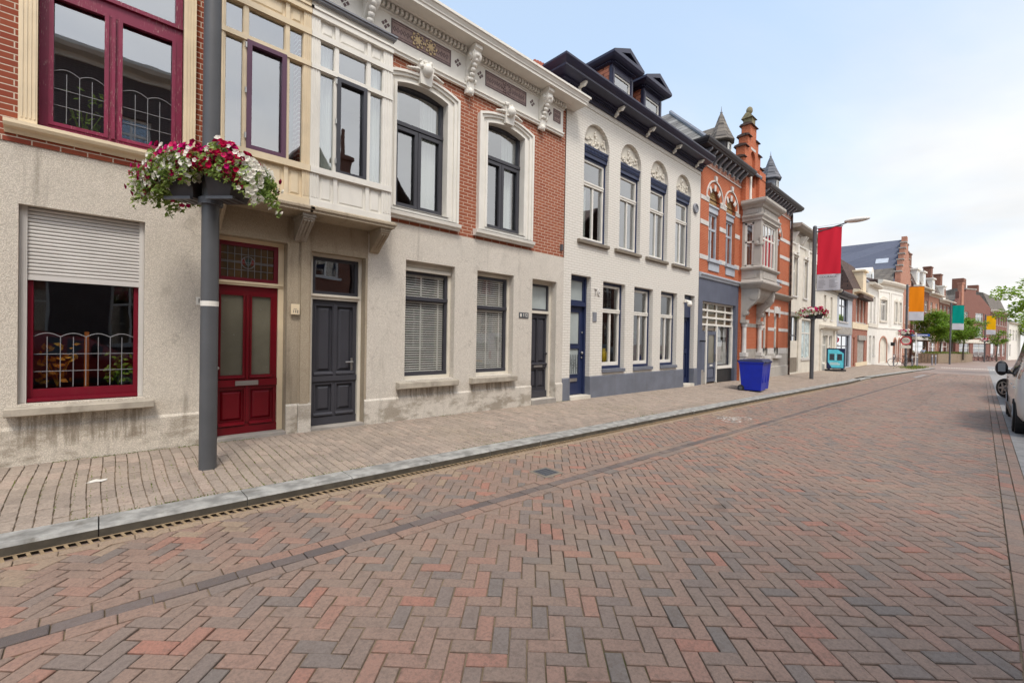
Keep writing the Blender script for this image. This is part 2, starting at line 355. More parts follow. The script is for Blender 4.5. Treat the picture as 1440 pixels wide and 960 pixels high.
M['brick_dark'] = brick('dark_brick', C(100, 84, 80), C(76, 66, 64), C(130, 124, 118)); M['brick_maroon'] = brick('maroon_brick', C(146, 96, 84), C(120, 78, 70), C(150, 132, 120))
M['brick_salmon'] = brick('salmon_brick', C(190, 132, 108), C(170, 112, 90), C(190, 165, 145))
M['white'] = paint('white_paint', C(226, 222, 212), .5, .06)
M['offwhite'] = paint('off_white_paint', C(216, 209, 194), .55, .1)
M['cream'] = paint('cream_paint', C(224, 206, 174), .5, .09)
M['crimson'] = paint('weathered_crimson_paint', C(130, 34, 66), .4, .15, wear=1)
M['crimson2'] = paint('crimson_paint', C(112, 14, 34), .35, .1)
M['reddoor'] = paint('deep_red_gloss', C(108, 3, 20), .3, .1, bump=.05)
M['anthracite'] = paint('anthracite_paint', C(62, 62, 68), .4, .08)
M['navy'] = paint('navy_paint', C(38, 48, 80), .35, .08)
M['inkblue'] = paint('dark_violet_blue_paint', C(48, 48, 68), .35, .1)
M['purple'] = paint('purple_paint', C(96, 62, 84), .45, .08)
M['bluestone'] = paint('bluestone', C(112, 116, 126), .6, .16, 2.0)
M['slateblue'] = paint('slate_blue_render', C(92, 97, 112), .6, .12, 2.0)
M['sill'] = paint('worn_sill_stone', C(172, 163, 148), .8, .3, 4, bump=.3)
M['browstone'] = paint('brown_grey_sill', C(128, 118, 104), .7, .15)
M['concrete'] = paint('grey_stone', C(160, 154, 146), .8, .22, 3, bump=.3)
M['weather'] = stucco('weathered_grey_stone', C(176, 170, 160), .6)
M['alu'] = paint('shutter_aluminium', C(206, 202, 196), .4, .05)
M['darkgrey'] = paint('dark_grey_steel', C(84, 86, 90), .45, .1, metal=.0)
M['black'] = paint('black_plastic', C(34, 34, 36), .5, .1)
M['steel'] = paint('brushed_steel', C(190, 188, 184), .3, .05, metal=.9)
M['zinc'] = paint('zinc', C(128, 130, 136), .45, .15)
M['lead'] = paint('lead_came', C(128, 128, 130), .5, .05)
M['room'] = paint('room_wall', C(120, 112, 102), .9, .1)
M['wood'] = paint('varnished_wood', C(168, 96, 34), .4, .2)
M['glass'] = glass('window_glass')
M['glass_low'] = glass('dim_window_glass', (.88, .88, .87, 1), 1.7, .05)
M['frost'] = paint('frosted_glass', C(112, 108, 92), .22, .2, 1.5, bump=.04, spec=.6)
M['frost2'] = paint('pale_frosted_glass', C(170, 178, 176), .2, .12, 1.5, bump=.04, spec=.6)
M['amber'] = paint('amber_lead_glass', C(82, 58, 24), .15, .4, 6, bump=.2, spec=.7)
M['teal_glass'] = paint('green_lead_glass', C(26, 58, 54), .15, .2, 6, spec=.7)
M['red_glass'] = paint('red_lead_glass', C(120, 30, 24), .15, .2, 6, spec=.7)
M['curtain'] = cloth('white_curtain', C(232, 232, 226))
M['slat'] = paint('blind_slat', C(236, 234, 228), .4, .04)
M['tile_orange'] = tiles('orange_roof_tiles', C(168, 92, 62), C(140, 72, 50), C(70, 42, 32))
M['tile_dark'] = tiles('dark_brown_roof_tiles', C(92, 70, 60), C(72, 56, 50), C(38, 32, 30))
M['slate'] = tiles('grey_slates', C(112, 112, 116), C(88, 90, 96), C(52, 54, 58), .3, .2)
M['slate_diamond'] = tiles('diamond_slates', C(150, 148, 142), C(96, 92, 88), C(60, 58, 56), .42, .3)
M['tile_grey'] = tiles('grey_brown_tiles', C(122, 114, 104), C(98, 92, 86), C(56, 52, 50))
M['solar'] = tiles('black_solar_panels', C(92, 96, 110), C(82, 86, 100), C(120, 124, 132), 1.0, 1.7, 0)
M['tile_plain'] = tiles('dormer_cheek_tiles', C(206, 134, 104), C(190, 116, 88), C(130, 80, 62), .16, .16)
M['decor'] = paint('mauve_tile_panel', C(150, 128, 122), .6, .2, 20)
M['decor_dark'] = paint('dark_mauve_tile', C(104, 84, 84), .6, .2, 20)
M['ochre'] = paint('ochre_tile', C(206, 182, 140), .6, .15, 12)
M['rust'] = paint('rusty_grate_iron', C(150, 128, 98), .85, .3, 12, bump=.3)
# ------------------------------------------------------------------ ground, road, pavement
def pl(pts, x):
    if x <= pts[0][0]: i = 0
    else:
        i = len(pts)-2
        for k in range(len(pts)-1):
            if pts[k][0] <= x < pts[k+1][0]: i = k; break
    (a, b), (c, d) = pts[i], pts[i+1]
    return b+(d-b)*(x-a)/(c-a)
KP = [(-8, 4.70), (0, 4.60), (5, 4.53), (9, 4.47), (14, 4.36), (25, 4.05), (29.5, 4.12), (38, 3.62), (49.4, 2.85), (52, 2.7)]
yk = lambda x: pl(KP, x)
KW = .28
gz = lambda x: SL*x
kt = lambda x: .075+SL*x                      # top of the kerb
zf = lambda x: .15+SL*x                       # pavement at the house fronts
def pz(x, y):                                 # pavement surface
    a = yk(x)+KW
    return kt(x)+(zf(x)-kt(x))*max(0, min(1, (y-a)/(6.85-a)))
def sheet(name, pts, mat, kind='structure'):
    mb = MB(); mb.add(pts, [list(range(len(pts)))]); return mb.build(name, mat, kind=kind)
t = NT('paved_ground'); n = t.noise(.35, 6); n2 = t.noise(18, 4, .7)
k = t.mix(t.ramp(n, .3, .7), C(140, 122, 112), C(158, 140, 128)); k = t.mix(t.math('MULTIPLY', n2, .5), k, C(118, 100, 94))
M['paved'] = t.done(k, .6, t.bump(n2, .3, .006), .3)
t = NT('sandy_joints'); n = t.noise(60, 4, .7); n2 = t.noise(1.2, 5)
k = t.mix(n, C(96, 84, 68), C(158, 140, 116)); k = t.mix(t.math('MULTIPLY', t.ramp(t.noise(.7, 4), .45, .6), .75), k, C(66, 56, 46)); k = t.mix(t.ramp(n2, .55, .72), k, C(82, 82, 52))
M['joint'] = t.done(k, .95, t.bump(n, .5, .005), .1)
M['road_brick'] = toned('road_clinker', [(0, C(120, 111, 104)), (.14, C(128, 114, 105)), (.38, C(140, 119, 105)), (.58, C(148, 121, 106)), (.74, C(154, 118, 102)), (.84, C(161, 114, 97)), (.88, C(153, 132, 112)), (1, C(162, 141, 117))], rough=.68)
M['stripe_brick'] = toned('dark_row_clinker', [(0, C(92, 84, 82)), (.5, C(104, 94, 90)), (1, C(116, 104, 99))])
M['pave_brick'] = toned('pavement_brick', [(0, C(150, 137, 124)), (.4, C(160, 146, 132)), (.75, C(167, 152, 137)), (1, C(174, 155, 140))], sand=C(152, 138, 118))
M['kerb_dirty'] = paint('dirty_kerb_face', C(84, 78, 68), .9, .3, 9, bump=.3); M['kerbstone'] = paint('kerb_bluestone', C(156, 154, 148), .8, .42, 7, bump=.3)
M['parking'] = paint('pale_paving', C(146, 143, 140), .85, .2, 6, bump=.3)
sheet('ground', [(-250, -250, gz(-250)-.03), (500, -250, gz(500)-.03), (500, 250, gz(500)-.03), (-250, 250, gz(-250)-.03)], M['paved'])
RX0, RX1 = -4.0, 42.0
mb = MB(); nx, ny = 230, 37
fb = lambda x, y: gz(x)-.0125+.0045*math.sin(x*2.3+1.9*math.sin(y*1.7))*math.sin(y*2.9+x*.8)
bx = lambda i: RX0-4+(RX1-RX0+4)*(i/nx); by = lambda i, j: -.62+(yk(bx(i))-DW+.62)*j/ny; DW = .13
mb.v = [(bx(i), by(i, j), fb(bx(i), by(i, j))) for i in range(nx+1) for j in range(ny+1)]
mb.f = [[i*(ny+1)+j, (i+1)*(ny+1)+j, (i+1)*(ny+1)+j+1, i*(ny+1)+j+1] for i in range(nx) for j in range(ny)]; mb.m = [0]*len(mb.f)
mb.build('road_bed', M['joint'], kind='structure', smooth=True)
sheet('road', [(RX1, -.62, gz(RX1)-.004), (140, -.62, gz(140)-.004), (140, 4.9, gz(140)-.004), (RX1, 4.9, gz(RX1)-.004)], M['paved'])
def clip(poly, a, b, c):
    out = []
    for i, p in enumerate(poly):
        q = poly[(i+1) % len(poly)]
        dp, dq = a*p[0]+b*p[1]+c, a*q[0]+b*q[1]+c
        if dp >= 0: out.append(p)
        if dp*dq < 0:
            s = dp/(dp-dq); out.append((p[0]+(q[0]-p[0])*s, p[1]+(q[1]-p[1])*s))
    return out
class Pavers(MB):
    def __init__(s): super().__init__(); s.tone = []
    def stone(s, poly, z, gap, bev, tone):
        if len(poly) < 3: return
        cx = sum(p[0] for p in poly)/len(poly); cy = sum(p[1] for p in poly)/len(poly)
        rmin = min(math.hypot(p[0]-cx, p[1]-cy) for p in poly)
        if rmin < .018: return
        n = len(poly); tx, ty = rng.uniform(-.022, .022), rng.uniform(-.022, .022)
        h = rng.gauss(0, .0014)
        def off(p, d):
            L = math.hypot(p[0]-cx, p[1]-cy); k = max(.2, 1-d*1.35/L); return (cx+(p[0]-cx)*k, cy+(p[1]-cy)*k)
        a = [off(p, gap) for p in poly]; b = [off(p, gap+bev) for p in poly]
        s.add([(x, y, z(x, y)-.012) for x, y in a]+[(x, y, z(x, y)-bev*.7+h+tx*(x-cx)+ty*(y-cy)) for x, y in a]+[(x, y, z(x, y)+h+tx*(x-cx)+ty*(y-cy)) for x, y in b],
              [list(range(2*n, 3*n))]+[(n+i, n+(i+1)%n, 2*n+(i+1)%n, 2*n+i) for i in range(n)]+[(i, (i+1)%n, n+(i+1)%n, n+i) for i in range(n)])
        s.tone += [tone]*(1+2*n)
ST = lambda x: 3.33-.030*x                    # middle of the dark row
DW = .13                                      # drain width
def road():
    p = Pavers(); W = .105; s2 = math.sqrt(.5)
    e1, e2 = (s2, -s2), (s2, s2); o = (1.9, 1.43)
    zz = lambda x, y: gz(x)
    big = lambda x, y: .5+.5*math.sin(x*.9+1.7*math.sin(y*.8))*math.sin(y*1.3-x*.35)
    rows = []
    def lay(poly):
        cx, cy = sum(q[0] for q in poly)/4, sum(q[1] for q in poly)/4
        if cy > ST(cx):   # between the dark row and the drain
            m = -.03; c0 = ST(0)+.165
            poly = clip(poly, -m, 1, -c0)
            m2 = (yk(cx+.5)-yk(cx-.5)); c2 = yk(cx)-m2*cx-DW-.09
            poly = clip(poly, m2, -1, c2)
        else:
            m = -.03; c0 = ST(0)-.165
            poly = clip(poly, m, -1, c0)
            poly = clip(poly, 0, 1, .17)
        if len(poly) < 3: return
        g = big(cx, cy); r = rng.random()
        tone = min(.84, max(0, rng.gauss(.42, .155)+.12*(g-.5)))
        if r < .08: tone = rng.uniform(.66, .84)
        elif r < .14: tone = rng.uniform(0, .14)
        if cy > ST(cx)+.3 and rng.random() < max(0, (.5-(yk(cx)-DW-cy))*1.2): tone = rng.uniform(.86, .96)
        p.stone(poly, zz, .005, .006, tone)
    L, W = .212, .0915
    for i in range(-45, 46):            # herringbone: a long brick and its upright partner, stepped by (W,-W) and (L,L)
        for j in range(-30, 150):
            for up in (0, 1):
                u, v = i*W+j*L, -i*W+j*L
                x0, y0 = o[0]+u*e1[0]+v*e2[0], o[1]+u*e1[1]+v*e2[1]
                if not (RX0-.5 < x0 < RX1+.3 and -.9 < y0 < 5.1): continue
                q4 = [(0, 0), (L, 0), (L, W), (0, W)] if not up else [(L, 0), (L+W, 0), (L+W, L), (L, L)]
                poly = [(x0+a*e1[0]+b*e2[0], y0+a*e1[1]+b*e2[1]) for a, b in q4]
                lay(poly)
    # lengthwise rows: beside the dark row, beside the drain, along the right edge
    def row(fy, w, L, x0, x1, tf, ph=0):
        x = x0+ph
        while x < x1:
            xe = x+L*rng.uniform(.97, 1.03)
            p.stone([(x, fy(x)-w/2), (xe, fy(xe)-w/2), (xe, fy(xe)+w/2), (x, fy(x)+w/2)], zz, .003, .0045, tf()); x = xe
    nt_ = lambda: min(.84, max(0, rng.gauss(.42, .2)))
    row(lambda x: ST(x)+.108, .105, .21, RX0, RX1, nt_); row(lambda x: ST(x)-.108, .105, .21, RX0, RX1, nt_, .1)
    row(lambda x: yk(x)-DW-.04, .09, .21, RX0, RX1, lambda: rng.uniform(.88, 1))
    row(lambda x: -.225, .105, .21, RX0, RX1, nt_); row(lambda x: -.335, .105, .21, RX0, RX1, nt_, .07)
    p.build('road', M['road_brick'], kind='structure')
    q = Pavers(); p_ = p; 
    x = RX0
    while x < RX1:
        xe = x+.212
        q.stone([(x, ST(x)-.053), (xe, ST(xe)-.053), (xe, ST(xe)+.053), (x, ST(x)+.053)], lambda a, b: gz(a)+.001, .003, .0045, rng.random()); x = xe
    q.build('road_marking', M['stripe_brick'], kind='structure')
road()
def pavement():
    p = Pavers(); w, L = .099, .21
    i = 0; x = -7.5
    while x < 51.5:
        i += 1; y = 6.9+(L/2 if i % 2 else 0)+rng.uniform(-.02, .02); dx = .012*math.sin(x*2.1)
        k = .03*math.sin(x*.8)
        w_ = w*rng.uniform(.97, 1.03)
        while y > yk(x)+KW-.05:
            y1 = y-L*rng.uniform(.97, 1.03); a = yk(x)+KW
            lo, hi = max(y1, a+.004), min(y, 6.9)
            wob = .01*math.sin(y*3+x)
            if hi-lo > .03: p.stone([(x+wob+.002, lo), (x+w_+wob-.002, lo), (x+w_+wob-.002, hi), (x+wob+.002, hi)], pz, .0025, .006, rng.random())
            y = y1
        x += w_
    p.build('pavement', M['pave_brick'], kind='structure')
    mb = MB()
    xs = [-7.5+k for k in range(60)]
    for a, b in zip(xs[:-1], xs[1:]):
        if a > 51.2: break
        mb.quad((a, yk(a)+KW, pz(a, yk(a)+KW)-.008), (b, yk(b)+KW, pz(b, yk(b)+KW)-.008), (b, 7.0, zf(b)-.008), (a, 7.0, zf(a)-.008))
    mb.build('pavement_bed', M['joint'], kind='structure')
    kb = MB(); x = -8.0; n = 0
    while x < 51.5:
        xe = x+rng.uniform(.93, 1.04); g = .004
        z0, z1 = kt(x), kt(xe)
        if 26.6 < x < 29.6: z0 -= .05; z1 -= .05          # dropped kerb at the driveway
        a0, a1 = (x+g, yk(x)), (xe-g, yk(xe)); c = .018; j = rng.uniform(-.003, .003)
        prof = lambda px, py, zt: [(px, py+j, gz(px)-.1), (px, py+j, zt-c), (px, py+j+c, zt), (px, py+KW-.003, zt), (px, py+KW-.003, gz(px)-.1)]
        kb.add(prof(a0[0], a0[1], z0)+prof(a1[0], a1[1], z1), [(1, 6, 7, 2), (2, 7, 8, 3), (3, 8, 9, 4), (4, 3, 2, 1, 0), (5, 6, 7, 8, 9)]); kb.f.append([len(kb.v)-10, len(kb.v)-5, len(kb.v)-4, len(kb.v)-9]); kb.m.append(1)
        x = xe
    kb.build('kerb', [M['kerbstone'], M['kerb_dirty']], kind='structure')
    # slotted drain along the kerb: a dark trough under slanting bars
    dr = MB(); x = -5.0
    while x < 34:
        xe = x+1
        for (o0, o1, dz, m) in ((.002, .022, -.002, 0), (DW-.022, DW-.002, -.002, 0), (.0, DW, -.12, 1)):
            dr.quad((x, yk(x)-o1, gz(x)+dz), (xe, yk(xe)-o1, gz(xe)+dz), (xe, yk(xe)-o0, gz(xe)+dz), (x, yk(x)-o0, gz(x)+dz), m)
        if x < 22:
            for i in range(16):
                a = x+i/16
                dr.add([(a, yk(a)-.022, gz(a)-.003), (a+.020, yk(a)-.022, gz(a)-.003), (a+.038, yk(a)-DW+.022, gz(a)-.003), (a+.018, yk(a)-DW+.022, gz(a)-.003),
                        (a, yk(a)-.022, gz(a)-.009), (a+.020, yk(a)-.022, gz(a)-.009), (a+.038, yk(a)-DW+.022, gz(a)-.009), (a+.018, yk(a)-DW+.022, gz(a)-.009)],
                       [(0,3,2,1), (0,1,5,4), (1,2,6,5), (2,3,7,6), (3,0,4,7)], 0)
        x = xe
    dr.build('drain_channel', [M['rust'], M['black']], kind='structure')
pavement()
sheet('parking_strip', [(-20, -2.75, gz(-20)-.001), (70, -2.75, gz(70)-.001), (70, -.392, gz(70)-.001), (-20, -.392, gz(-20)-.001)], M['parking'])
mb = MB(); mb.add([(-20, -5.0, gz(-20)+.14), (75, -5.0, gz(75)+.14), (75, -2.75, gz(75)+.11), (-20, -2.75, gz(-20)+.11), (-20, -2.75, gz(-20)-.1), (75, -2.75, gz(75)-.1)], [(0,1,2,3), (3,2,5,4)])
mb.build('pavement', M['paved'], kind='structure')
# white band of blocks across the road where the street narrows
mb = MB()
for i in range(22):
    y = 2.55-i*.16
    mb.add([(56, y, gz(56)+.002), (57.5, y, gz(57.5)+.002), (57.5, y-.11, gz(57.5)+.002), (56, y-.11, gz(56)+.002)], [(0,3,2,1)])
mb.build('road_marking', M['offwhite'], kind='structure')
mb = MB(); mb.quad((34, 2.7, gz(34)+.004), (38.5, 2.55, gz(38.5)+.004), (38.5, 2.35, gz(38.5)+.004), (34, 2.5, gz(34)+.004)); mb.build('road_marking', M['parking'], kind='structure')
def bike_mark():      # worn bicycle symbol painted on the cycle strip
    t = NT('worn_road_paint'); n = t.ramp(t.noise(24, 6, .7), .44, .58)
    tr = t.N.new('ShaderNodeBsdfTransparent'); mx = t.N.new('ShaderNodeMixShader'); out = [q for q in t.N if q.type == 'OUTPUT_MATERIAL'][0]
    t.b.inputs['Base Color'].default_value = C(220, 216, 206); t.b.inputs['Roughness'].default_value = .8
    t.L.new(n, mx.inputs[0]); t.L.new(tr.outputs[0], mx.inputs[1]); t.L.new(t.b.outputs[0], mx.inputs[2]); t.L.new(mx.outputs[0], out.inputs[0])
    mb = MB()
    def P(u, v): x = 9.45+u*.95; y = 3.98-v*.62-.03*u; return (x, y, gz(x)+.004)
    def stroke(pts, w=.028):
        for a, b in zip(pts[:-1], pts[1:]):
            d = Vector((b[0]-a[0], b[1]-a[1])); 
            if d.length < 1e-6: continue
            d.normalize(); nx, ny = -d.y*w, d.x*w
            mb.add([P(a[0]+nx, a[1]+ny), P(b[0]+nx, b[1]+ny), P(b[0]-nx, b[1]-ny), P(a[0]-nx, a[1]-ny)], [(0,1,2,3)])
    for cx in (.22, .80):
        stroke([(cx+.19*math.cos(q*.3142), .68+.27*math.sin(q*.3142)) for q in range(21)])
    stroke([(.22, .68), (.38, .28), (.68, .28), (.80, .68)]); stroke([(.38, .28), (.5, .68), (.68, .28)]); stroke([(.22, .68), (.5, .68)]); stroke([(.38, .28), (.34, .15), (.28, .14), (.44, .14)]); stroke([(.68, .28), (.66, .1), (.76, .08)])
    mb.build('road_marking', t.mat, kind='structure')
bike_mark()
def drain_cover():
    x, y = 3.93, 3.56
    r = thing('drain_cover', 'small square iron drain cover set in the road bricks beside the dark row', 'drain cover', (x, y, gz(x)), -.03)
    global OFF; OFF = Vector((0, 0, 0))
    mb = MB(); mb.box(-.15, .15, -.15, .15, -.01, .004); mb.build('frame', M['browstone'], r)
    mb = MB(); mb.box(-.11, .11, -.11, .11, -.01, .008)
    for i in range(4): mb.box(-.09, .09, -.085+i*.05, -.065+i*.05, .006, .014)
    mb.build('lid', M['darkgrey'], r)
drain_cover()
# ------------------------------------------------------------------ facade kit
def setoff(x=0, y=0, z=0):
    global OFF; OFF = Vector((x, y, z))
def house(name, label, x, y=6.85, z=None, rz=0):
    z = zf(x) if z is None else z
    r = thing(name, label, 'house', (x, y, z), rz)
    setoff(x, y, z) if rz == 0 else setoff()
    return r
def pane_of(w, outline, y, gm='glass', name='pane'):
    return MB().prism(outline, y-.003, y+.003).build(name, M[gm] if isinstance(gm, str) else gm, w)
def window(root, x0, x1, z0, z1, y, fm, ft=.06, fd=.07, V=(), H=(), zt=None, gm='glass', name='window', po=.035, bar=None, label=None):
    mb = MB(); zt = zt or z1; arched = zt > z1+1e-4
    if arched: o, i = archo(x0, x1, z0, z1, zt), archo(x0+ft, x1-ft, z0+ft, z1, zt-ft)
    else: o, i = rect(x0, x1, z0, z1), rect(x0+ft, x1-ft, z0+ft, z1-ft)
    mb.ring(o, i, y, y+fd)
    for (x, a, b, w) in V: mb.box(x-w/2, x+w/2, y+.006, y+fd-.004, a, b)
    for (z, a, b, h) in H: mb.box(a, b, y+.003, y+fd-.002, z-h/2, z+h/2)
    o_ = mb.build(name, M[fm] if isinstance(fm, str) else fm, root, label)
    if gm: pane_of(o_, archo(x0+ft*.5, x1-ft*.5, z0+ft*.5, z1, zt-ft*.5) if arched else rect(x0+ft*.5, x1-ft*.5, z0+ft*.5, z1-ft*.5), y+po, gm)
    return o_
def sash(w, x0, x1, z0, z1, y, fm, t=.05, d=.04, V=(), H=(), gm=None, label=None):
    mb = MB().ring(rect(x0, x1, z0, z1), rect(x0+t, x1-t, z0+t, z1-t), y, y+d)
    for (x, a, b, ww) in V: mb.box(x-ww/2, x+ww/2, y+.005, y+d, a, b)
    for (z, a, b, h) in H: mb.box(a, b, y+.005, y+d, z-h/2, z+h/2)
    o = mb.build('sash', M[fm], w, label)
    return o
def curtain(w, x0, x1, z0, z1, y, amp=.03, n=7, flare=0.0, seed=0):
    r_ = random.Random(seed*31+int(x0*100)); mb = MB(); k = n*6; vs = []; rows = 5
    ph = [r_.uniform(0, 6.28) for _ in range(3)]
    for j in range(rows+1):
        f = j/rows
        for i in range(k+1):
            t = i/k; x = x0+(x1-x0)*t+flare*(1-f)*(t if flare > 0 else 1-t)
            vs.append((x, y+amp*math.sin(t*n*6.28+ph[0]+.4*f)+amp*.5*math.sin(t*n*2.9+ph[1]), z0+(z1-z0)*f))
    fs = [(j*(k+1)+i, j*(k+1)+i+1, (j+1)*(k+1)+i+1, (j+1)*(k+1)+i) for j in range(rows) for i in range(k)]
    mb.add(vs, fs); return mb.build('curtain', M['curtain'], w, smooth=True)
def blind(w, x0, x1, z0, z1, y, pitch=.042, tapes=()):
    mb = MB(); z = z0+.02
    while z < z1-.02:
        mb.add([(x0, y-.009, z-.0105), (x1, y-.009, z-.0105), (x1, y+.009, z+.0105), (x0, y+.009, z+.0105)], [(0,1,2,3)]); z += pitch
    for t in tapes: mb.box(t-.016, t+.016, y-.019, y-.017, z0, z1)
    mb.box(x0, x1, y-.02, y+.02, z1-.03, z1)
    return mb.build('blind', M['slat'], w)
def sill(w, x0, x1, z0, z1, y0, y1, m='sill', drip=True):
    mb = MB(); mb.prismx([(y1, z0), (y0+.03, z0), (y0, z0+.012), (y0, z1-.02), (y0+.012, z1-.012), (y1, z1)], x0, x1)
    return mb.build('sill', M[m], w)
def door(root, x0, x1, z0, z1, y, m, glassr=(), panelr=(), gm='frost', name='door', d=.05, ins=.03, label=None):
    mb = MB().panel(rect(x0, x1, z0, z1), [rect(*q) for q in list(glassr)+list(panelr)], y, .03)
    mb.box(x0, x1, y+.032, y+d, z0, z1) if not glassr else mb.panel(rect(x0, x1, z0, z1), [rect(*q) for q in glassr], y+.034, .01)
    for q in panelr:
        mb.quad((q[0], y+.03, q[2]), (q[1], y+.03, q[2]), (q[1], y+.03, q[3]), (q[0], y+.03, q[3]))
        mb.raised(q[0]+.028, q[1]-.028, q[2]+.028, q[3]-.028, y+.03, y+.006, ins)
    for q in list(glassr)+list(panelr):      # bead round each opening
        mb.ring(rect(q[0]-.014, q[1]+.014, q[2]-.014, q[3]+.014), rect(q[0]+.004, q[1]-.004, q[2]+.004, q[3]-.004), y-.009, y+.004)
    o = mb.build(name, M[m] if isinstance(m, str) else m, root, label)
    for q in glassr: pane_of(o, rect(*q), y+.022, gm)
    return o
def shell(root, x0, x1, y0, y1, z0, z1, m, floors=(3.3,), rd=4.0):
    mb = MB()
    mb.quad((x0, y0, z0), (x0, y1, z0), (x0, y1, z1), (x0, y0, z1)); mb.quad((x1, y0, z0), (x1, y1, z0), (x1, y1, z1), (x1, y0, z1)); mb.quad((x0, y1, z0), (x1, y1, z0), (x1, y1, z1), (x0, y1, z1))
    mb.build('side_wall', M[m], root)
    mb = MB(); e = .02
    mb.quad((x0+e, y0+rd, z0), (x1-e, y0+rd, z0), (x1-e, y0+rd, z1), (x0+e, y0+rd, z1))
    for s in (x0+e, x1-e): mb.quad((s, y0+.25, z0), (s, y0+rd, z0), (s, y0+rd, z1), (s, y0+.25, z1))
    for f in (z0+.1,)+tuple(floors)+(z1-.02,): mb.box(x0+e, x1-e, y0+.22, y0+rd, f-.1, f)
    mb.build('room', M['room'], root)
def pitched(root, x0, x1, y0, y1, z0, zr, m, name='roof', ov=0.0):
    ym = (y0+y1)/2
    mb = MB(); mb.prismx([(y0-ov, z0), (ym, zr), (y1+ov, z0), (y1+ov-.1, z0-.1), (ym, zr-.14), (y0-ov+.1, z0-.1)], x0, x1)
    return mb.build(name, M[m] if isinstance(m, str) else m, root)
def split_mb(mb):      # one mesh per separate strip
    par = list(range(len(mb.v)))
    def find(i):
        while par[i] != i: par[i] = par[par[i]]; i = par[i]
        return i
    for f in mb.f:
        for i in f[1:]: par[find(i)] = find(f[0])
    out = {}
    for f, m in zip(mb.f, mb.m):
        q, mp = out.setdefault(find(f[0]), (MB(), {}))
        for i in f:
            if i not in mp: mp[i] = len(q.v); q.v.append(mb.v[i])
        q.f.append([mp[i] for i in f]); q.m.append(m)
    return [q for q, _ in out.values()]
def came(w, x0, x1, zb, zt, y, nv, zh=(), arcs=0, t=.006, rise=.07):
    mb = MB()
    xs = [x0+(x1-x0)*i/nv for i in range(nv+1)]
    for x in xs[1:-1]: mb.box(x-t/2, x+t/2, y-.006, y+.004, zb, zt)
    for z in zh: mb.box(x0, x1, y-.005, y+.003, z-t/2, z+t/2)
    if arcs:
        for a in range(arcs):
            xa, xb = x0+(x1-x0)*a/arcs, x0+(x1-x0)*(a+1)/arcs
            pts = [(xa+(xb-xa)*q/8, y, zt+rise*math.sin(math.pi*q/8)) for q in range(9)]; mb.tube(pts, t*.75, 6)
    return mb.build('lead_came', M['lead'], w)
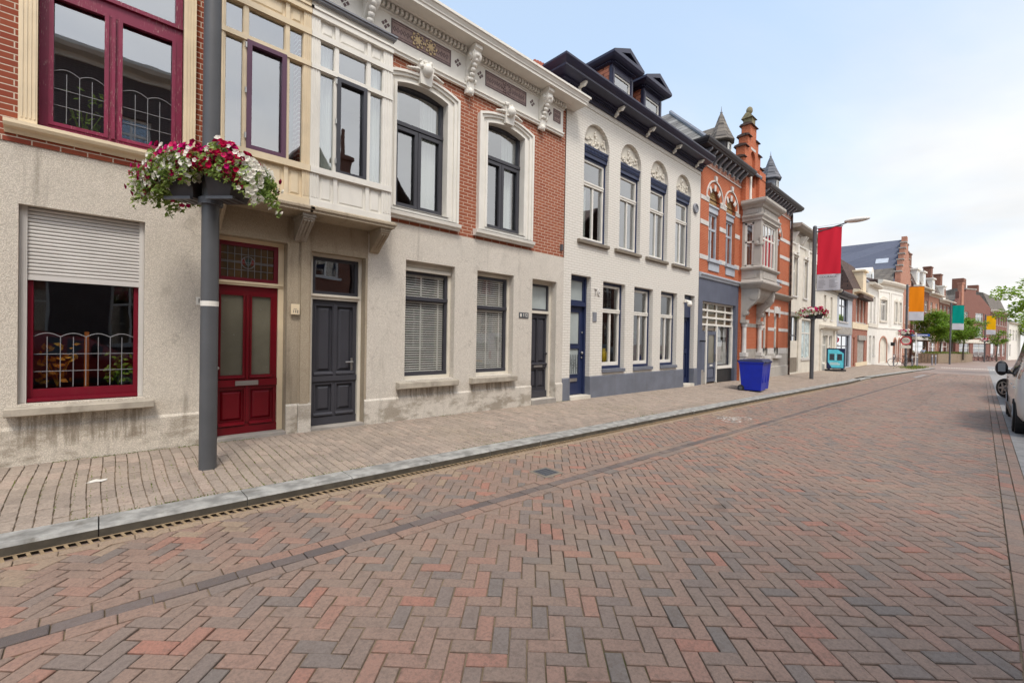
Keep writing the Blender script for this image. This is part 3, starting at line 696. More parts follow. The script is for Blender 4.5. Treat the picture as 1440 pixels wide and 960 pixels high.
# ------------------------------------------------------------------ left house: stucco ground floor, crimson windows, cream bay
def left_house():
    Y = 6.85
    r = house('town_house', 'house with crimson window frames and cream bay over a deep red panelled door', .5)
    g = archo(-.63, .38, .79, 2.88, 2.88)
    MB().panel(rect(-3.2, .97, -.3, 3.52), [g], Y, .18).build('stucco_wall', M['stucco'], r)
    MB().panel(rect(.97, 2.11, -.3, 3.52), [rect(1.10, 1.96, .155, 2.88)], Y, .24).build('door_surround', M['stone_old'], r)
    MB().panel(rect(-3.2, 2.11, 3.52, 7.7), [rect(-.50, .73, 3.74, 6.1), rect(1.02, 2.08, 3.5, 6.05)], Y+.012, .16).build('brick_wall', M['brick_red'], r)
    shell(r, -3.2, 2.105, Y+.02, 15, -.3, 7.7, 'brick_red')
    pitched(r, -3.2, 2.105, Y+.05, 15.2, 7.75, 11.2, 'tile_orange')
    MB().sweep([(-3.3, Y), (2.1, Y)], [(0, 7.2), (.06, 7.22), (.08, 7.4), (.3, 7.5), (.36, 7.62), (.36, 7.72), (0, 7.76)]).build('cornice', M['cream'], r)
    b = MB()           # rowlock brick course with pale joints over the stucco
    b.box(-3.2, .96, Y-.012, Y+.02, 3.50, 3.60); b.build('brick_course', M['brick_red'], r)
    p = MB(); p.prismx([(Y+.01, -.3), (Y-.022, -.3), (Y-.022, .53), (Y, .56)], -3.2, 1.10); p.prismx([(Y+.01, -.3), (Y-.03, -.3), (Y-.03, .53), (Y, .56)], 1.955, 2.108)
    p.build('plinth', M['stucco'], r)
    # upper crimson window
    w = window(r, -.50, .73, 3.74, 6.1, Y+.10, 'crimson', .07, .09, V=[(.09, 3.8, 5.2, .15)], H=[(5.28, -.45, .7, .17)], po=.06)
    sash(w, -.43, .05, 3.80, 5.22, Y+.09, 'crimson', .038, .04); sash(w, .13, .665, 3.80, 5.22, Y+.09, 'crimson', .038, .04)
    MB().box(-.50, .73, Y+.07, Y+.12, 5.355, 5.40).box(.075, .105, Y+.075, Y+.1, 3.8, 5.2).build('astragal', M['crimson'], w)
    came(w, -.395, .015, 3.86, 4.40, Y+.135, 4, (4.04, 4.22), 2, .006, .045); came(w, .17, .63, 3.86, 4.40, Y+.135, 4, (4.04, 4.22), 2, .006, .045)
    cs = MB()
    for xa, xb in ((-.635, -.50), (.73, .848)):
        cs.box(xa, xb, Y-.05, Y+.09, 3.70, 6.2)
        for k in range(4): cs.box(xa+.02+k*.03, xa+.033+k*.03, Y-.056, Y-.05, 3.76, 6.1)
    cs.box(-.66, .88, Y-.06, Y+.05, 6.1, 6.3); cs.build('casing', M['cream'], w)
    MB().prismx([(Y+.12, 3.60), (Y-.03, 3.58), (Y-.05, 3.62), (Y-.10, 3.635), (Y-.115, 3.665), (Y-.115, 3.70), (Y+.12, 3.745)], -.73, .94).build('sill', M['cream'], w)
    # ground window with half lowered roller shutter
    w = window(r, -.575, .335, .795, 2.86, Y+.13, 'crimson2', .045, .07, H=[(.865, -.55, .31, .13)], gm='glass_low', po=.05)
    sh = MB(); zz = 2.165
    while zz < 2.86:
        sh.prismx([(Y+.115, zz), (Y+.098, zz+.005), (Y+.094, zz+.02), (Y+.098, zz+.034), (Y+.115, zz+.0385)], -.585, .345); zz += .0395
    sh.box(-.585, .345, Y+.092, Y+.118, 2.105, 2.163); sh.build('roller_shutter', M['alu'], r)
    gd = MB()
    for a, bb in ((-.628, -.572), (.332, .378)): gd.box(a, bb, Y+.07, Y+.125, .785, 2.88); gd.box(a+.012, bb-.012, Y+.066, Y+.07, .80, 2.87)
    gd.build('shutter_guide', M['alu'], r)
    came(w, -.53, .29, .94, 1.50, Y+.172, 8, (1.12, 1.31), 4, .0065, .04)
    MB().box(-.135, -.095, Y+.20, Y+.24, .93, 1.56).build('mullion', M['wood'], w)
    s = sill(w, -.71, .47, .675, .775, Y-.13, Y+.15)
    MB().box(-.575, .335, Y+.085, Y+.14, .80, .835).build('sill_board', M['crimson2'], w)
    nb = MB().box(.885, .985, Y-.012, Y, 1.925, 2.025).build('number_plate', M['white'], r); text(nb, '17', (.937, Y-.014, 1.975), .085, M['black'])
    # door
    dr = door(r, 1.125, 1.885, .18, 2.235, Y+.20, 'reddoor', [(1.185, 1.455, .99, 2.10), (1.555, 1.80, .99, 2.10)], [(1.165, 1.475, .34, .80), (1.535, 1.845, .34, .80)])
    m_ = MB()
    for a, c in ((1.165, 1.475), (1.535, 1.825)): m_.prismx([(Y+.2, .985), (Y+.165, .965), (Y+.165, .95), (Y+.2, .945)], a, c); m_.prismx([(Y+.2, .34), (Y+.16, .315), (Y+.16, .30), (Y+.2, .295)], a, c)
    m_.box(1.12, 1.89, Y+.172, Y+.2, .835, .93); m_.box(1.12, 1.89, Y+.178, Y+.2, .18, .285); m_.box(1.49, 1.52, Y+.183, Y+.2, .34, 2.1)
    for m2 in split_mb(m_): m2.build('moulding', M['reddoor'], dr)
    lb = MB().box(1.36, 1.64, Y+.160, Y+.172, .85, .915).box(1.385, 1.615, Y+.154, Y+.160, .868, .90); lb.build('letterbox', M['steel'], dr)
    hd = MB().cyl((1.145, Y+.2, 1.10), (1.145, Y+.15, 1.10), .012).ball((1.145, Y+.14, 1.10), .025); hd.box(1.135, 1.155, Y+.192, Y+.2, 1.02, 1.17); hd.build('handle', M['steel'], dr)
    fr = MB(); fr.box(1.885, 1.957, Y+.16, Y+.24, .16, 2.88).box(1.10, 1.125, Y+.16, Y+.24, .16, 2.88).box(1.10, 1.957, Y+.155, Y+.24, 2.83, 2.88).box(1.11, 1.93, Y+.15, Y+.23, 2.235, 2.275).box(1.10, 1.94, Y+.135, Y+.16, 2.262, 2.292)
    fr.build('door_frame', M['cream'], r)
    MB().box(1.10, 1.96, Y-.03, Y+.3, -.1, .178).build('door_step', M['concrete'], r)
    fl = window(r, 1.125, 1.885, 2.29, 2.83, Y+.18, 'crimson2', .055, .05, gm='amber', name='fanlight')
    c = MB(); x0, x1, z0, z1, y = 1.18, 1.83, 2.345, 2.775, Y+.205
    for k in range(1, 8): c.box(x0+(x1-x0)*k/8-.003, x0+(x1-x0)*k/8+.003, y-.004, y+.004, z0, z1)
    for k in range(1, 4): c.box(x0, x1, y-.004, y+.004, z0+(z1-z0)*k/4-.003, z0+(z1-z0)*k/4+.003)
    cx, cz = (x0+x1)/2, (z0+z1)/2
    c.tube([(cx+.082*math.sin(q*.524), y-.004, cz+.085*math.cos(q*.524)) for q in range(13)], .005, 6)
    c.tube([(cx, y-.004, cz+.2), (cx, y-.004, cz-.2)], .004, 6); c.tube([(cx-.05, y-.004, cz+.06), (cx-.02, y-.004, cz-.03), (cx+.02, y-.004, cz-.03), (cx+.05, y-.004, cz+.06)], .004, 6)
    for s_ in (-1, 1): c.tube([(cx+s_*.085, y-.004, cz+.012), (x0 if s_ < 0 else x1, y-.004, cz+.012)], .003, 5); c.tube([(cx+s_*.085, y-.004, cz-.012), (x0 if s_ < 0 else x1, y-.004, cz-.012)], .003, 5)
    c.build('lead_came', M['lead'], fl)
    MB().prism([(cx-.04, cz+.01), (cx, cz-.07), (cx+.04, cz+.01), (cx, cz+.075)], y-.003, y).build('coloured_glass', M['teal_glass'], fl)
    MB().prism([(cx+.035, cz-.035), (cx+.07, cz-.02), (cx+.075, cz+.03), (cx+.045, cz+.05)], y-.003, y).build('coloured_glass', M['red_glass'], fl); MB().prism([(cx-.07, cz-.02), (cx-.035, cz-.035), (cx-.045, cz+.05), (cx-.075, cz+.03)], y-.003, y).build('coloured_glass', M['red_glass'], fl)
    bay(r, .98, 2.115, 'cream', [(.98, 1.10), (1.30, 1.35), (1.785, 1.835), (2.015, 2.115)], (1.335, 1.80, 3.925, 5.305), 'purple', left=True)
    br = MB(); bracket(br, 1.0, 1.14); br.build('bracket', M['stone_old'], r)
    MB().box(.955, .978, Y-.02, Y+.05, 3.62, 7.2).build('pilaster', M['cream'], r)
def bracket(mb, x0, x1, Y=6.85, zt=3.265):
    mb.prismx([(Y+.01, zt), (Y-.40, zt), (Y-.40, zt-.07), (Y-.37, zt-.10), (Y-.10, zt-.28), (Y-.05, zt-.33), (Y+.01, zt-.35)], x0, x1)
    for k in range(3):
        a = x0+(x1-x0)*(.14+.27*k); mb.prismx([(Y-.385, zt-.105), (Y-.115, zt-.285), (Y-.105, zt-.27), (Y-.375, zt-.09)], a, a+(x1-x0)*.16)
    mb.box(x0-.012, x1+.012, Y-.415, Y, zt-.045, zt-.001)
def bay(r, X0, X1, m, posts, sh, sm, left=False, right=False, curtains=False):
    F, Y = 6.45, 6.85
    mb = MB()
    for a, b in posts: mb.box(a, b, F, F+.08, 3.37, 6.1)
    z_ = lambda a, b, p=0.0, d=.08: mb.box(X0+.001, X1-.001, F-p, F+d, a, b)
    z_(3.37, 3.46, .012); z_(3.84, 3.925, .028); z_(5.29, 5.355, .018); z_(5.725, 5.80, .018); z_(6.02, 6.10, .03); mb.box(X0-.02, X1+.02, F-.045, F+.08, 6.10, 6.13)
    z_(6.13, 6.22, -.005)
    for (a, b) in zip([p[1] for p in posts[:-1]], [p[0] for p in posts[1:]]):
        for za, zb in ((3.46, 3.84), (5.80, 6.02)):
            mb.box(a, b, F+.03, F+.06, za, zb); mb.raised(a+.03, b-.03, za+.035, zb-.035, F+.03, F+.018, .02)
        for za, zb in ((3.925, 5.29), (5.355, 5.725)): mb.ring(rect(a, b, za, zb), rect(a+.009, b-.009, za+.009, zb-.009), F+.015, F+.07)
    for a, b in (posts[0], posts[-1]):
        for k in range(3):
            q = a+(b-a)*(.2+.27*k); mb.box(q, q+(b-a)*.10, F-.008, F, 3.5, 5.98)
    if left:      # left return
        mb.box(X0, X0+.06, F+.08, F+.12, 3.37, 6.2); mb.box(X0, X0+.06, Y-.06, Y+.02, 3.37, 6.2)
        for za, zb in ((3.37, 3.925), (5.29, 5.36), (5.72, 6.22)): mb.box(X0+.005, X0+.055, F+.12, Y-.06, za, zb)
    if right:
        mb.box(X1-.06, X1, F+.08, Y+.02, 3.37, 6.22)
        for za, zb in ((3.37, 3.46), (3.84, 3.925), (5.29, 5.355), (6.02, 6.13)): mb.box(X1-.06, X1+.02, F+.08, Y, za, zb)
    w = mb.build('bay_window', M[m], r)
    cl = list(zip([p[1] for p in posts[:-1]], [p[0] for p in posts[1:]]))
    for (a, b) in cl:
        for za, zb in ((3.925, 5.29), (5.355, 5.725)):
            pane_of(w, rect(a+.004, b-.004, za+.004, zb-.004), F+.05, 'glass')
    if left: MB().box(X0+.02, X0+.026, F+.12, Y-.06, 3.925, 5.29).box(X0+.02, X0+.026, F+.12, Y-.06, 5.36, 5.72).build('pane', M['glass'], w)
    sash(w, *sh, F-.022, sm, .056, .06)
    for z in (3.95+.1, 4.62, 5.19): MB().cyl((sh[0]-.012, F-.02, z), (sh[0]-.012, F-.02, z+.07), .011, n=8).build('hinge', M['steel'], w)
    if curtains:
        a, b = cl[0]; curtain(w, a+.01, b+.02, 3.95, 5.28, F+.12, .018, 4, seed=1); curtain(w, a+.01, b-.03, 5.37, 5.72, F+.12, .018, 3, seed=2)
        a, b = cl[2]; curtain(w, a-.02, b-.01, 3.95, 5.28, F+.12, .018, 4, seed=3); curtain(w, a, b-.01, 5.37, 5.72, F+.12, .018, 3, seed=4)
    rf = MB().box(X0-.03, X1+.03, F-.06, Y, 6.22, 6.25); rf.prismx([(F-.08, 6.25), (F-.08, 6.275), (Y+.01, 6.36), (Y+.01, 6.25)], X0-.03, X1+.04); rf.build('bay_roof', M['zinc'], w)
    fl = MB().box(X0+.02, X1-.02, F+.09, Y+.1, 3.38, 3.47).build('bay_floor', M['room'], w)
    sl = MB().sweep([(X0 if not left else X0-.06, Y), (X0-.06, F-.02), (X1+(.02 if right else 0), F-.02), (X1+(.02 if right else 0), Y)] if left else [(X0, F-.02), (X1+.02, F-.02), (X1+.02, Y)],
                    [(0, 3.262), (.035, 3.272), (.035, 3.30), (.055, 3.315), (.055, 3.345), (.02, 3.37), (0, 3.37)])
    sl.box(X0-.05 if left else X0, X1+.015, F-.015, Y+.005, 3.266, 3.368)
    sl.build('bay_slab', M['stone_old'], w)
left_house()
# ------------------------------------------------------------------ middle house: stucco and orange brick, white entablature
def middle_house():
    Y = 6.85
    r = house('town_house', 'orange brick house with white carved entablature and anthracite windows over pale stucco', 5.1)
    gw = [(3.86, 4.90), (5.44, 6.43)]
    holes = [rect(a, b, .80, 2.90) for a, b in gw]+[rect(7.0, 7.81, .19, 2.90)]
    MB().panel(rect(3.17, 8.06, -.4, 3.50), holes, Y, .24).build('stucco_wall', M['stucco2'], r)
    MB().panel(rect(2.112, 3.17, -.4, 3.50), [rect(2.29, 3.135, .15, 2.82)], Y+.001, .24).build('door_surround', M['stone_old'], r)
    up = [(3.63, 4.66), (5.63, 6.66)]
    MB().panel(rect(2.112, 8.06, 3.50, 7.0), [archo(a-.04, b+.04, 3.72, 5.89, 6.0) for a, b in up]+[rect(2.2, 3.28, 3.5, 6.05)], Y+.02, .2).build('brick_wall', M['brick_orange'], r)
    shell(r, 2.112, 8.055, Y+.03, 15, -.4, 7.2, 'brick_orange')
    pitched(r, 2.112, 7.5, Y+.2, 15, 7.2, 10.6, 'tile_orange')
    v = MB()
    for k in range(8):
        v.cyl((7.34+.09*k, 6.95, 7.62), (7.34+.09*k, 7.25, 8.02+.04*math.sin(k*.45)), .05, n=8)
    v.prismx([(6.95, 7.2), (6.95, 7.62), (7.25, 8.04), (7.25, 7.2)], 7.3, 8.03); v.build('roof_verge', M['tile_orange'], r)
    p = MB(); pr = [(Y+.01, -.4), (Y-.025, -.4), (Y-.025, .50), (Y, .53)]
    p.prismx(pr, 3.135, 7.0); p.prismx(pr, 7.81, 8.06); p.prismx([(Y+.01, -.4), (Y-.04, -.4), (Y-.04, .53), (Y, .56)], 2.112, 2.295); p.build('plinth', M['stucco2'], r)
    MB().box(2.14, 2.26, Y-.02, Y+.01, .55, 3.0).build('pilaster', M['stone_old'], r)
    pl_ = MB().box(2.00, 2.115, Y-.05, Y-.036, 1.86, 2.01).build('tile_plaque', M['cream'], r)
    text(pl_, '...', (2.055, Y-.052, 1.955), .07, M['navy']); text(pl_, '112', (2.06, Y-.052, 1.90), .055, M['navy'])
    # dark door under the bay
    dr = door(r, 2.36, 3.085, .165, 2.12, Y+.21, 'anthracite', [], [(2.43, 2.69, .98, 2.03), (2.76, 3.02, .98, 2.03), (2.43, 2.69, .36, .80), (2.76, 3.02, .36, .80)], ins=.035)
    md = MB().box(2.355, 3.09, Y+.185, Y+.21, .845, .93).box(2.355, 3.09, Y+.19, Y+.21, .165, .28).box(2.70, 2.75, Y+.192, Y+.21, .93, 2.05)
    for a, b in ((2.41, 2.70), (2.75, 3.035)):
        for z in (.945, .31): md.prismx([(Y+.21, z+.05), (Y+.178, z+.02), (Y+.178, z), (Y+.21, z-.005)], a, b)
    for m2 in split_mb(md): m2.build('moulding', M['anthracite'], dr)
    h = MB().box(2.99, 3.02, Y+.198, Y+.21, 1.0, 1.2).cyl((3.005, Y+.2, 1.14), (3.005, Y+.155, 1.14), .011).cyl((3.012, Y+.157, 1.14), (2.89, Y+.157, 1.14), .0105).cyl((3.005, Y+.2, 1.05), (3.005, Y+.186, 1.05), .014); h.build('handle', M['steel'], dr)
    fr = MB().box(3.085, 3.132, Y+.15, Y+.24, .16, 2.82).box(2.29, 2.36, Y+.15, Y+.24, .16, 2.82).box(2.36, 3.085, Y+.15, Y+.24, 2.775, 2.82).box(2.36, 3.085, Y+.16, Y+.24, 2.12, 2.165).box(2.33, 3.1, Y+.13, Y+.17, 2.165, 2.20)
    fr.build('door_frame', M['offwhite'], r)
    window(r, 2.36, 3.085, 2.20, 2.775, Y+.18, 'anthracite', .05, .05, gm='glass', name='fanlight')
    MB().box(2.29, 3.135, Y-.03, Y+.3, -.1, .16).build('door_step', M['concrete'], r)
    # ground windows with blinds
    for i, (a, b) in enumerate(gw):
        zt = 2.72 if i == 0 else 2.80
        o = MB().ring(rect(a, b, .80, 2.9), rect(a+.02, b-.055, .86, zt+.02), Y+.14, Y+.22); 
        if i == 0:
            o.box(a+.02, b-.03, Y+.10, Y+.16, 2.735, 2.78); o.box(a+.02, b-.03, Y+.125, Y+.16, 2.82, 2.86)
            for k in range(4): o.cyl((a+.2+k*.22, Y+.1, 2.757), (a+.2+k*.22, Y+.095, 2.757), .012, n=8)
        else: o.box(a+.02, b-.03, Y+.12, Y+.16, 2.83, 2.865)
        o.build('window_surround', M['offwhite'], r)
        zm = 2.245 if i == 0 else 2.18
        w = window(r, a+.02, b-.055, .86, zt+.02, Y+.17, 'anthracite', .055, .07, H=[(zm, a+.03, b-.06, .075)], gm='glass_low', po=.03)
        MB().box(a+.03, b-.06, Y+.145, Y+.175, zm-.02, zm+.045).build('rail', M['anthracite'], w); MB().box(a+.02, b-.055, Y+.16, Y+.18, .86, .935).build('rail', M['anthracite'], w)
        x0, x1 = a+.08, b-.115
        for za, zb in ((.92, zm-.04), (zm+.04, zt-.03)): blind(w, x0, x1, za, zb, Y+.232, .043, [x0+(x1-x0)*.42, x0+(x1-x0)*.86])
        sill(w, a-.16, b+.04, .665, .785, Y-.13, Y+.15)
    # narrow dark door
    dr = door(r, 7.10, 7.745, .20, 2.15, Y+.24, 'anthracite', [], [(7.17, 7.41, 1.0, 2.05), (7.45, 7.69, 1.0, 2.05), (7.17, 7.41, .42, .85), (7.45, 7.69, .42, .85)], ins=.035)
    for m2 in split_mb(MB().box(7.1, 7.745, Y+.205, Y+.24, .20, .35).box(7.1, 7.745, Y+.21, Y+.24, .895, .965).prismx([(Y+.24, 1.0), (Y+.19, .985), (Y+.19, .965), (Y+.24, .96)], 7.12, 7.74)): m2.build('moulding', M['anthracite'], dr)
    MB().box(7.3, 7.58, Y+.195, Y+.21, .90, .95).build('letterbox', M['steel'], dr)
    MB().ball((7.71, Y+.2, 1.22), .025).build('handle', M['anthracite'], dr)
    MB().box(7.745, 7.81, Y+.17, Y+.25, .2, 2.90).box(7.0, 7.1, Y+.17, Y+.25, .2, 2.9).box(7.1, 7.745, Y+.17, Y+.25, 2.82, 2.90).box(7.1, 7.745, Y+.18, Y+.25, 2.15, 2.21).build('door_frame', M['offwhite'], r)
    window(r, 7.1, 7.745, 2.21, 2.82, Y+.2, 'anthracite', .045, .05, gm='frost2', name='fanlight')
    MB().box(7.0, 7.81, Y-.05, Y+.3, -.1, .185).build('door_step', M['concrete'], r)
    nb = MB().box(6.60, 6.88, Y-.014, Y, 2.01, 2.13).build('number_plate', M['darkgrey'], r); text(nb, '112', (6.775, Y-.016, 2.07), .105, M['white']); MB().box(6.625, 6.665, Y-.017, Y-.014, 2.035, 2.105).build('emblem', M['white'], nb)
    # upper windows with carved surrounds
    for i, (a, b) in enumerate(up):
        w = window(r, a, b, 3.79, 5.86, Y+.12, 'anthracite', .055, .08, V=[((a+b)/2-.02, 3.85, 5.2, .05)], H=[(5.25, a+.02, b-.02, .085)], zt=5.945, po=.05)
        MB().box(a+.01, b-.01, Y+.095, Y+.125, 5.225, 5.29).build('rail', M['anthracite'], w)
        c = (a+b)/2-.02
        sash(w, a+.035, c-.005, 3.83, 5.205, Y+.105, 'anthracite', .06, .05); sash(w, c+.005, b-.035, 3.83, 5.205, Y+.105, 'anthracite', .06, .05)
        if i == 0:
            curtain(w, a+.10, a+.17, 3.85, 5.95, Y+.28, .02, 2, seed=5); curtain(w, a+.62, b-.06, 5.3, 5.98, Y+.28, .02, 6, seed=6); curtain(w, a+.62, b-.08, 3.85, 5.2, Y+.28, .025, 6, -.05, seed=6)
        else: curtain(w, a+.62, b-.06, 5.3, 5.98, Y+.28, .02, 5, seed=7); curtain(w, a+.60, b-.12, 3.85, 5.2, Y+.28, .025, 5, .0, seed=8)
        sr = MB(); o_, i_ = archo(a-.235, b+.235, 3.69, 5.98, 6.12, 16), archo(a, b, 3.79, 5.86, 5.95, 16)
        sr.ring(o_, i_, Y-.02, Y+.14); sr.ring(archo(a-.235, b+.235, 3.70, 5.98, 6.12, 16), archo(a-.13, b+.13, 3.70, 5.92, 6.05, 16), Y-.055, Y-.018); sr.ring(archo(a-.245, b+.245, 3.70, 5.99, 6.135, 16), archo(a-.195, b+.195, 3.70, 5.96, 6.095, 16), Y-.085, Y-.05); sr.ring(archo(a-.05, b+.05, 3.78, 5.88, 5.985, 16), archo(a-.001, b+.001, 3.78, 5.861, 5.951, 16), Y-.035, Y+.1)
        # keystone bust with leafy sides
        k = MB(); k.add([(c-.09, Y-.10, 5.98), (c+.13, Y-.10, 5.98), (c+.17, Y-.13, 6.30), (c-.13, Y-.13, 6.30), (c-.09, Y, 5.98), (c+.13, Y, 5.98), (c+.17, Y, 6.30), (c-.13, Y, 6.30)], [(0,1,2,3), (3,2,6,7), (0,3,7,4), (1,5,6,2), (0,4,5,1)])
        k.ball((c+.02, Y-.13, 6.22), .10, 10, 8, sz=1.15)
        rr = random.Random(i)
        for q in range(16): k.ball((c+.02+rr.uniform(-.13, .13), Y-.10+rr.uniform(-.06, .02), 6.12+rr.uniform(0, .26)), rr.uniform(.02, .045), 7, 5)
        for s in (-1, 1):
            for q in range(4): k.ball((c+.02+s*(.17+.055*q), Y-.09, 6.19-.012*q), .05-.006*q, 8, 5, sx=1.3, sz=.65)
        k.build('keystone', M['white'], w, smooth=True)
        sr.build('surround', M['white'], w)
        MB().prismx([(Y+.14, 3.58), (Y-.06, 3.57), (Y-.07, 3.61), (Y-.11, 3.62), (Y-.12, 3.68), (Y+.14, 3.72)], a-.31, b+.29).build('sill', M['white'], w)
    MB().box(7.93, 7.99, Y-.03, Y+.02, 3.66, 3.80).build('vent', M['darkgrey'], r)
    # entablature
    e = MB(); XL, XR = 2.112, 7.92
    e.sweep([(XL, Y), (XR-.02, Y)], [(0, 6.30), (.05, 6.305), (.05, 6.34), (.075, 6.355), (.075, 6.39), (.03, 6.41), (.03, 6.90), (.06, 6.915), (.06, 6.935), (0, 6.94)])
    x = XL+.02
    while x < XR-.04: e.box(x, x+.045, Y-.13, Y-.02, 6.945, 7.02); x += .083
    e.box(XL, XR, Y-.06, Y+.02, 6.93, 7.05)
    e.sweep([(XL, Y), (XR, Y), (XR, Y+.6)], [(0, 7.03), (.14, 7.035), (.16, 7.05), (.40, 7.052), (.40, 7.10), (.42, 7.115), (.42, 7.135), (.45, 7.19), (.47, 7.20), (.47, 7.245), (0, 7.26)])
    ent = e.build('entablature', M['white'], r)
    bk = MB()
    for x in (3.09, 5.13, 7.16):
        bk = MB(); bk.prismx([(Y, 6.22), (Y-.06, 6.22), (Y-.08, 6.30), (Y-.09, 6.42), (Y-.07, 6.52), (Y-.08, 6.62), (Y-.16, 6.70), (Y-.27, 6.78), (Y-.30, 6.86), (Y-.28, 6.94), (Y-.33, 6.97), (Y-.33, 7.05), (Y, 7.05)], x-.085, x+.085)
        for s in (-1, 1):
            bk.cyl((x+s*.07, Y-.20, 6.86), (x+s*.105, Y-.20, 6.86), .085, n=14); bk.cyl((x+s*.07, Y-.09, 6.46), (x+s*.10, Y-.09, 6.46), .05, n=12); bk.ball((x+s*.105, Y-.2, 6.86), .035)
        for q in range(6): bk.ball((x, Y-.27+.035*q, 6.86-.075*q), .05, 8, 5, sx=1.2)
        bk.ball((x, Y-.07, 6.26), .06, 8, 6, sz=1.2); bk.build('bracket', M['white'], r, smooth=True)
    def deco(x0, x1, z0, z1, med):
        a = MB().box(x0, x1, Y-.034, Y-.024, z0, z1); o = a.build('tile_panel', M['decor'], r)
        l = MB().ring(rect(x0, x1, z0, z1), rect(x0+.02, x1-.02, z0+.02, z1-.02), Y-.039, Y-.03)
        l.box(x0+.02, x1-.02, Y-.037, Y-.033, z0+.045, z0+.055); l.box(x0+.02, x1-.02, Y-.037, Y-.033, z1-.055, z1-.045)
        n = int((x1-x0-.06)/.062)
        for k in range(n):
            c_ = x0+.06+k*.062; zz = (z0+z1)/2
            l.ring([(c_, zz-.05), (c_+.03, zz), (c_, zz+.05), (c_-.03, zz)], [(c_, zz-.03), (c_+.017, zz), (c_, zz+.03), (c_-.017, zz)], Y-.038, Y-.033)
        l.build('pattern', M['decor_dark'], o)
        for c_ in med:
            zz = (z0+z1)/2; m_ = MB()
            petals = [(c_+(.115+.022*math.cos(8*q*.1309))*math.cos(q*.1309), zz+(.115+.022*math.cos(8*q*.1309))*math.sin(q*.1309)) for q in range(48)]
            m_.prism(petals, Y-.05, Y-.03); m_.cyl((c_, Y-.056, zz), (c_, Y-.05, zz), .045, n=14); m_.build('medallion', M['ochre' if len(med) > 1 else 'decor'], o)
            d_ = MB()
            for q in range(8): d_.cyl((c_+.07*math.cos(q*.785), Y-.054, zz+.07*math.sin(q*.785)), (c_+.07*math.cos(q*.785), Y-.05, zz+.07*math.sin(q*.785)), .016, n=8)
            d_.ring([(c_+.1*math.cos(q*.314), zz+.1*math.sin(q*.314)) for q in range(20)], [(c_+.088*math.cos(q*.314), zz+.088*math.sin(q*.314)) for q in range(20)], Y-.053, Y-.05)
            d_.build('pattern', M['decor_dark'], o)
    deco(3.50, 4.70, 6.56, 6.86, (4.0, 4.26)); deco(5.53, 6.67, 6.56, 6.86, (6.1,)); deco(7.55, 7.80, 6.57, 6.85, ())
    for x in (2.72, 3.40, 4.86, 5.40, 6.86, 7.42):
        t = MB(); s = .045
        for u, w_ in ((0, s), (0, -s), (s, 0), (-s, 0)): t.prism([(x+u, 6.71+w_-.034), (x+u+.03, 6.71+w_), (x+u, 6.71+w_+.034), (x+u-.03, 6.71+w_)], Y-.036, Y-.028)
        t.build('diamond_tile', M['decor_dark'], r)
    bay(r, 2.117, 3.35, 'white', [(2.117, 2.24), (2.445, 2.50), (2.93, 2.985), (3.19, 3.35)], (2.475, 2.93, 3.905, 5.30), 'anthracite', right=True, curtains=True)
    b = MB(); bracket(b, 2.04, 2.20); b.build('bracket', M['weather'], r); b = MB(); bracket(b, 3.19, 3.34); b.build('bracket', M['stone_old'], r)
middle_house()
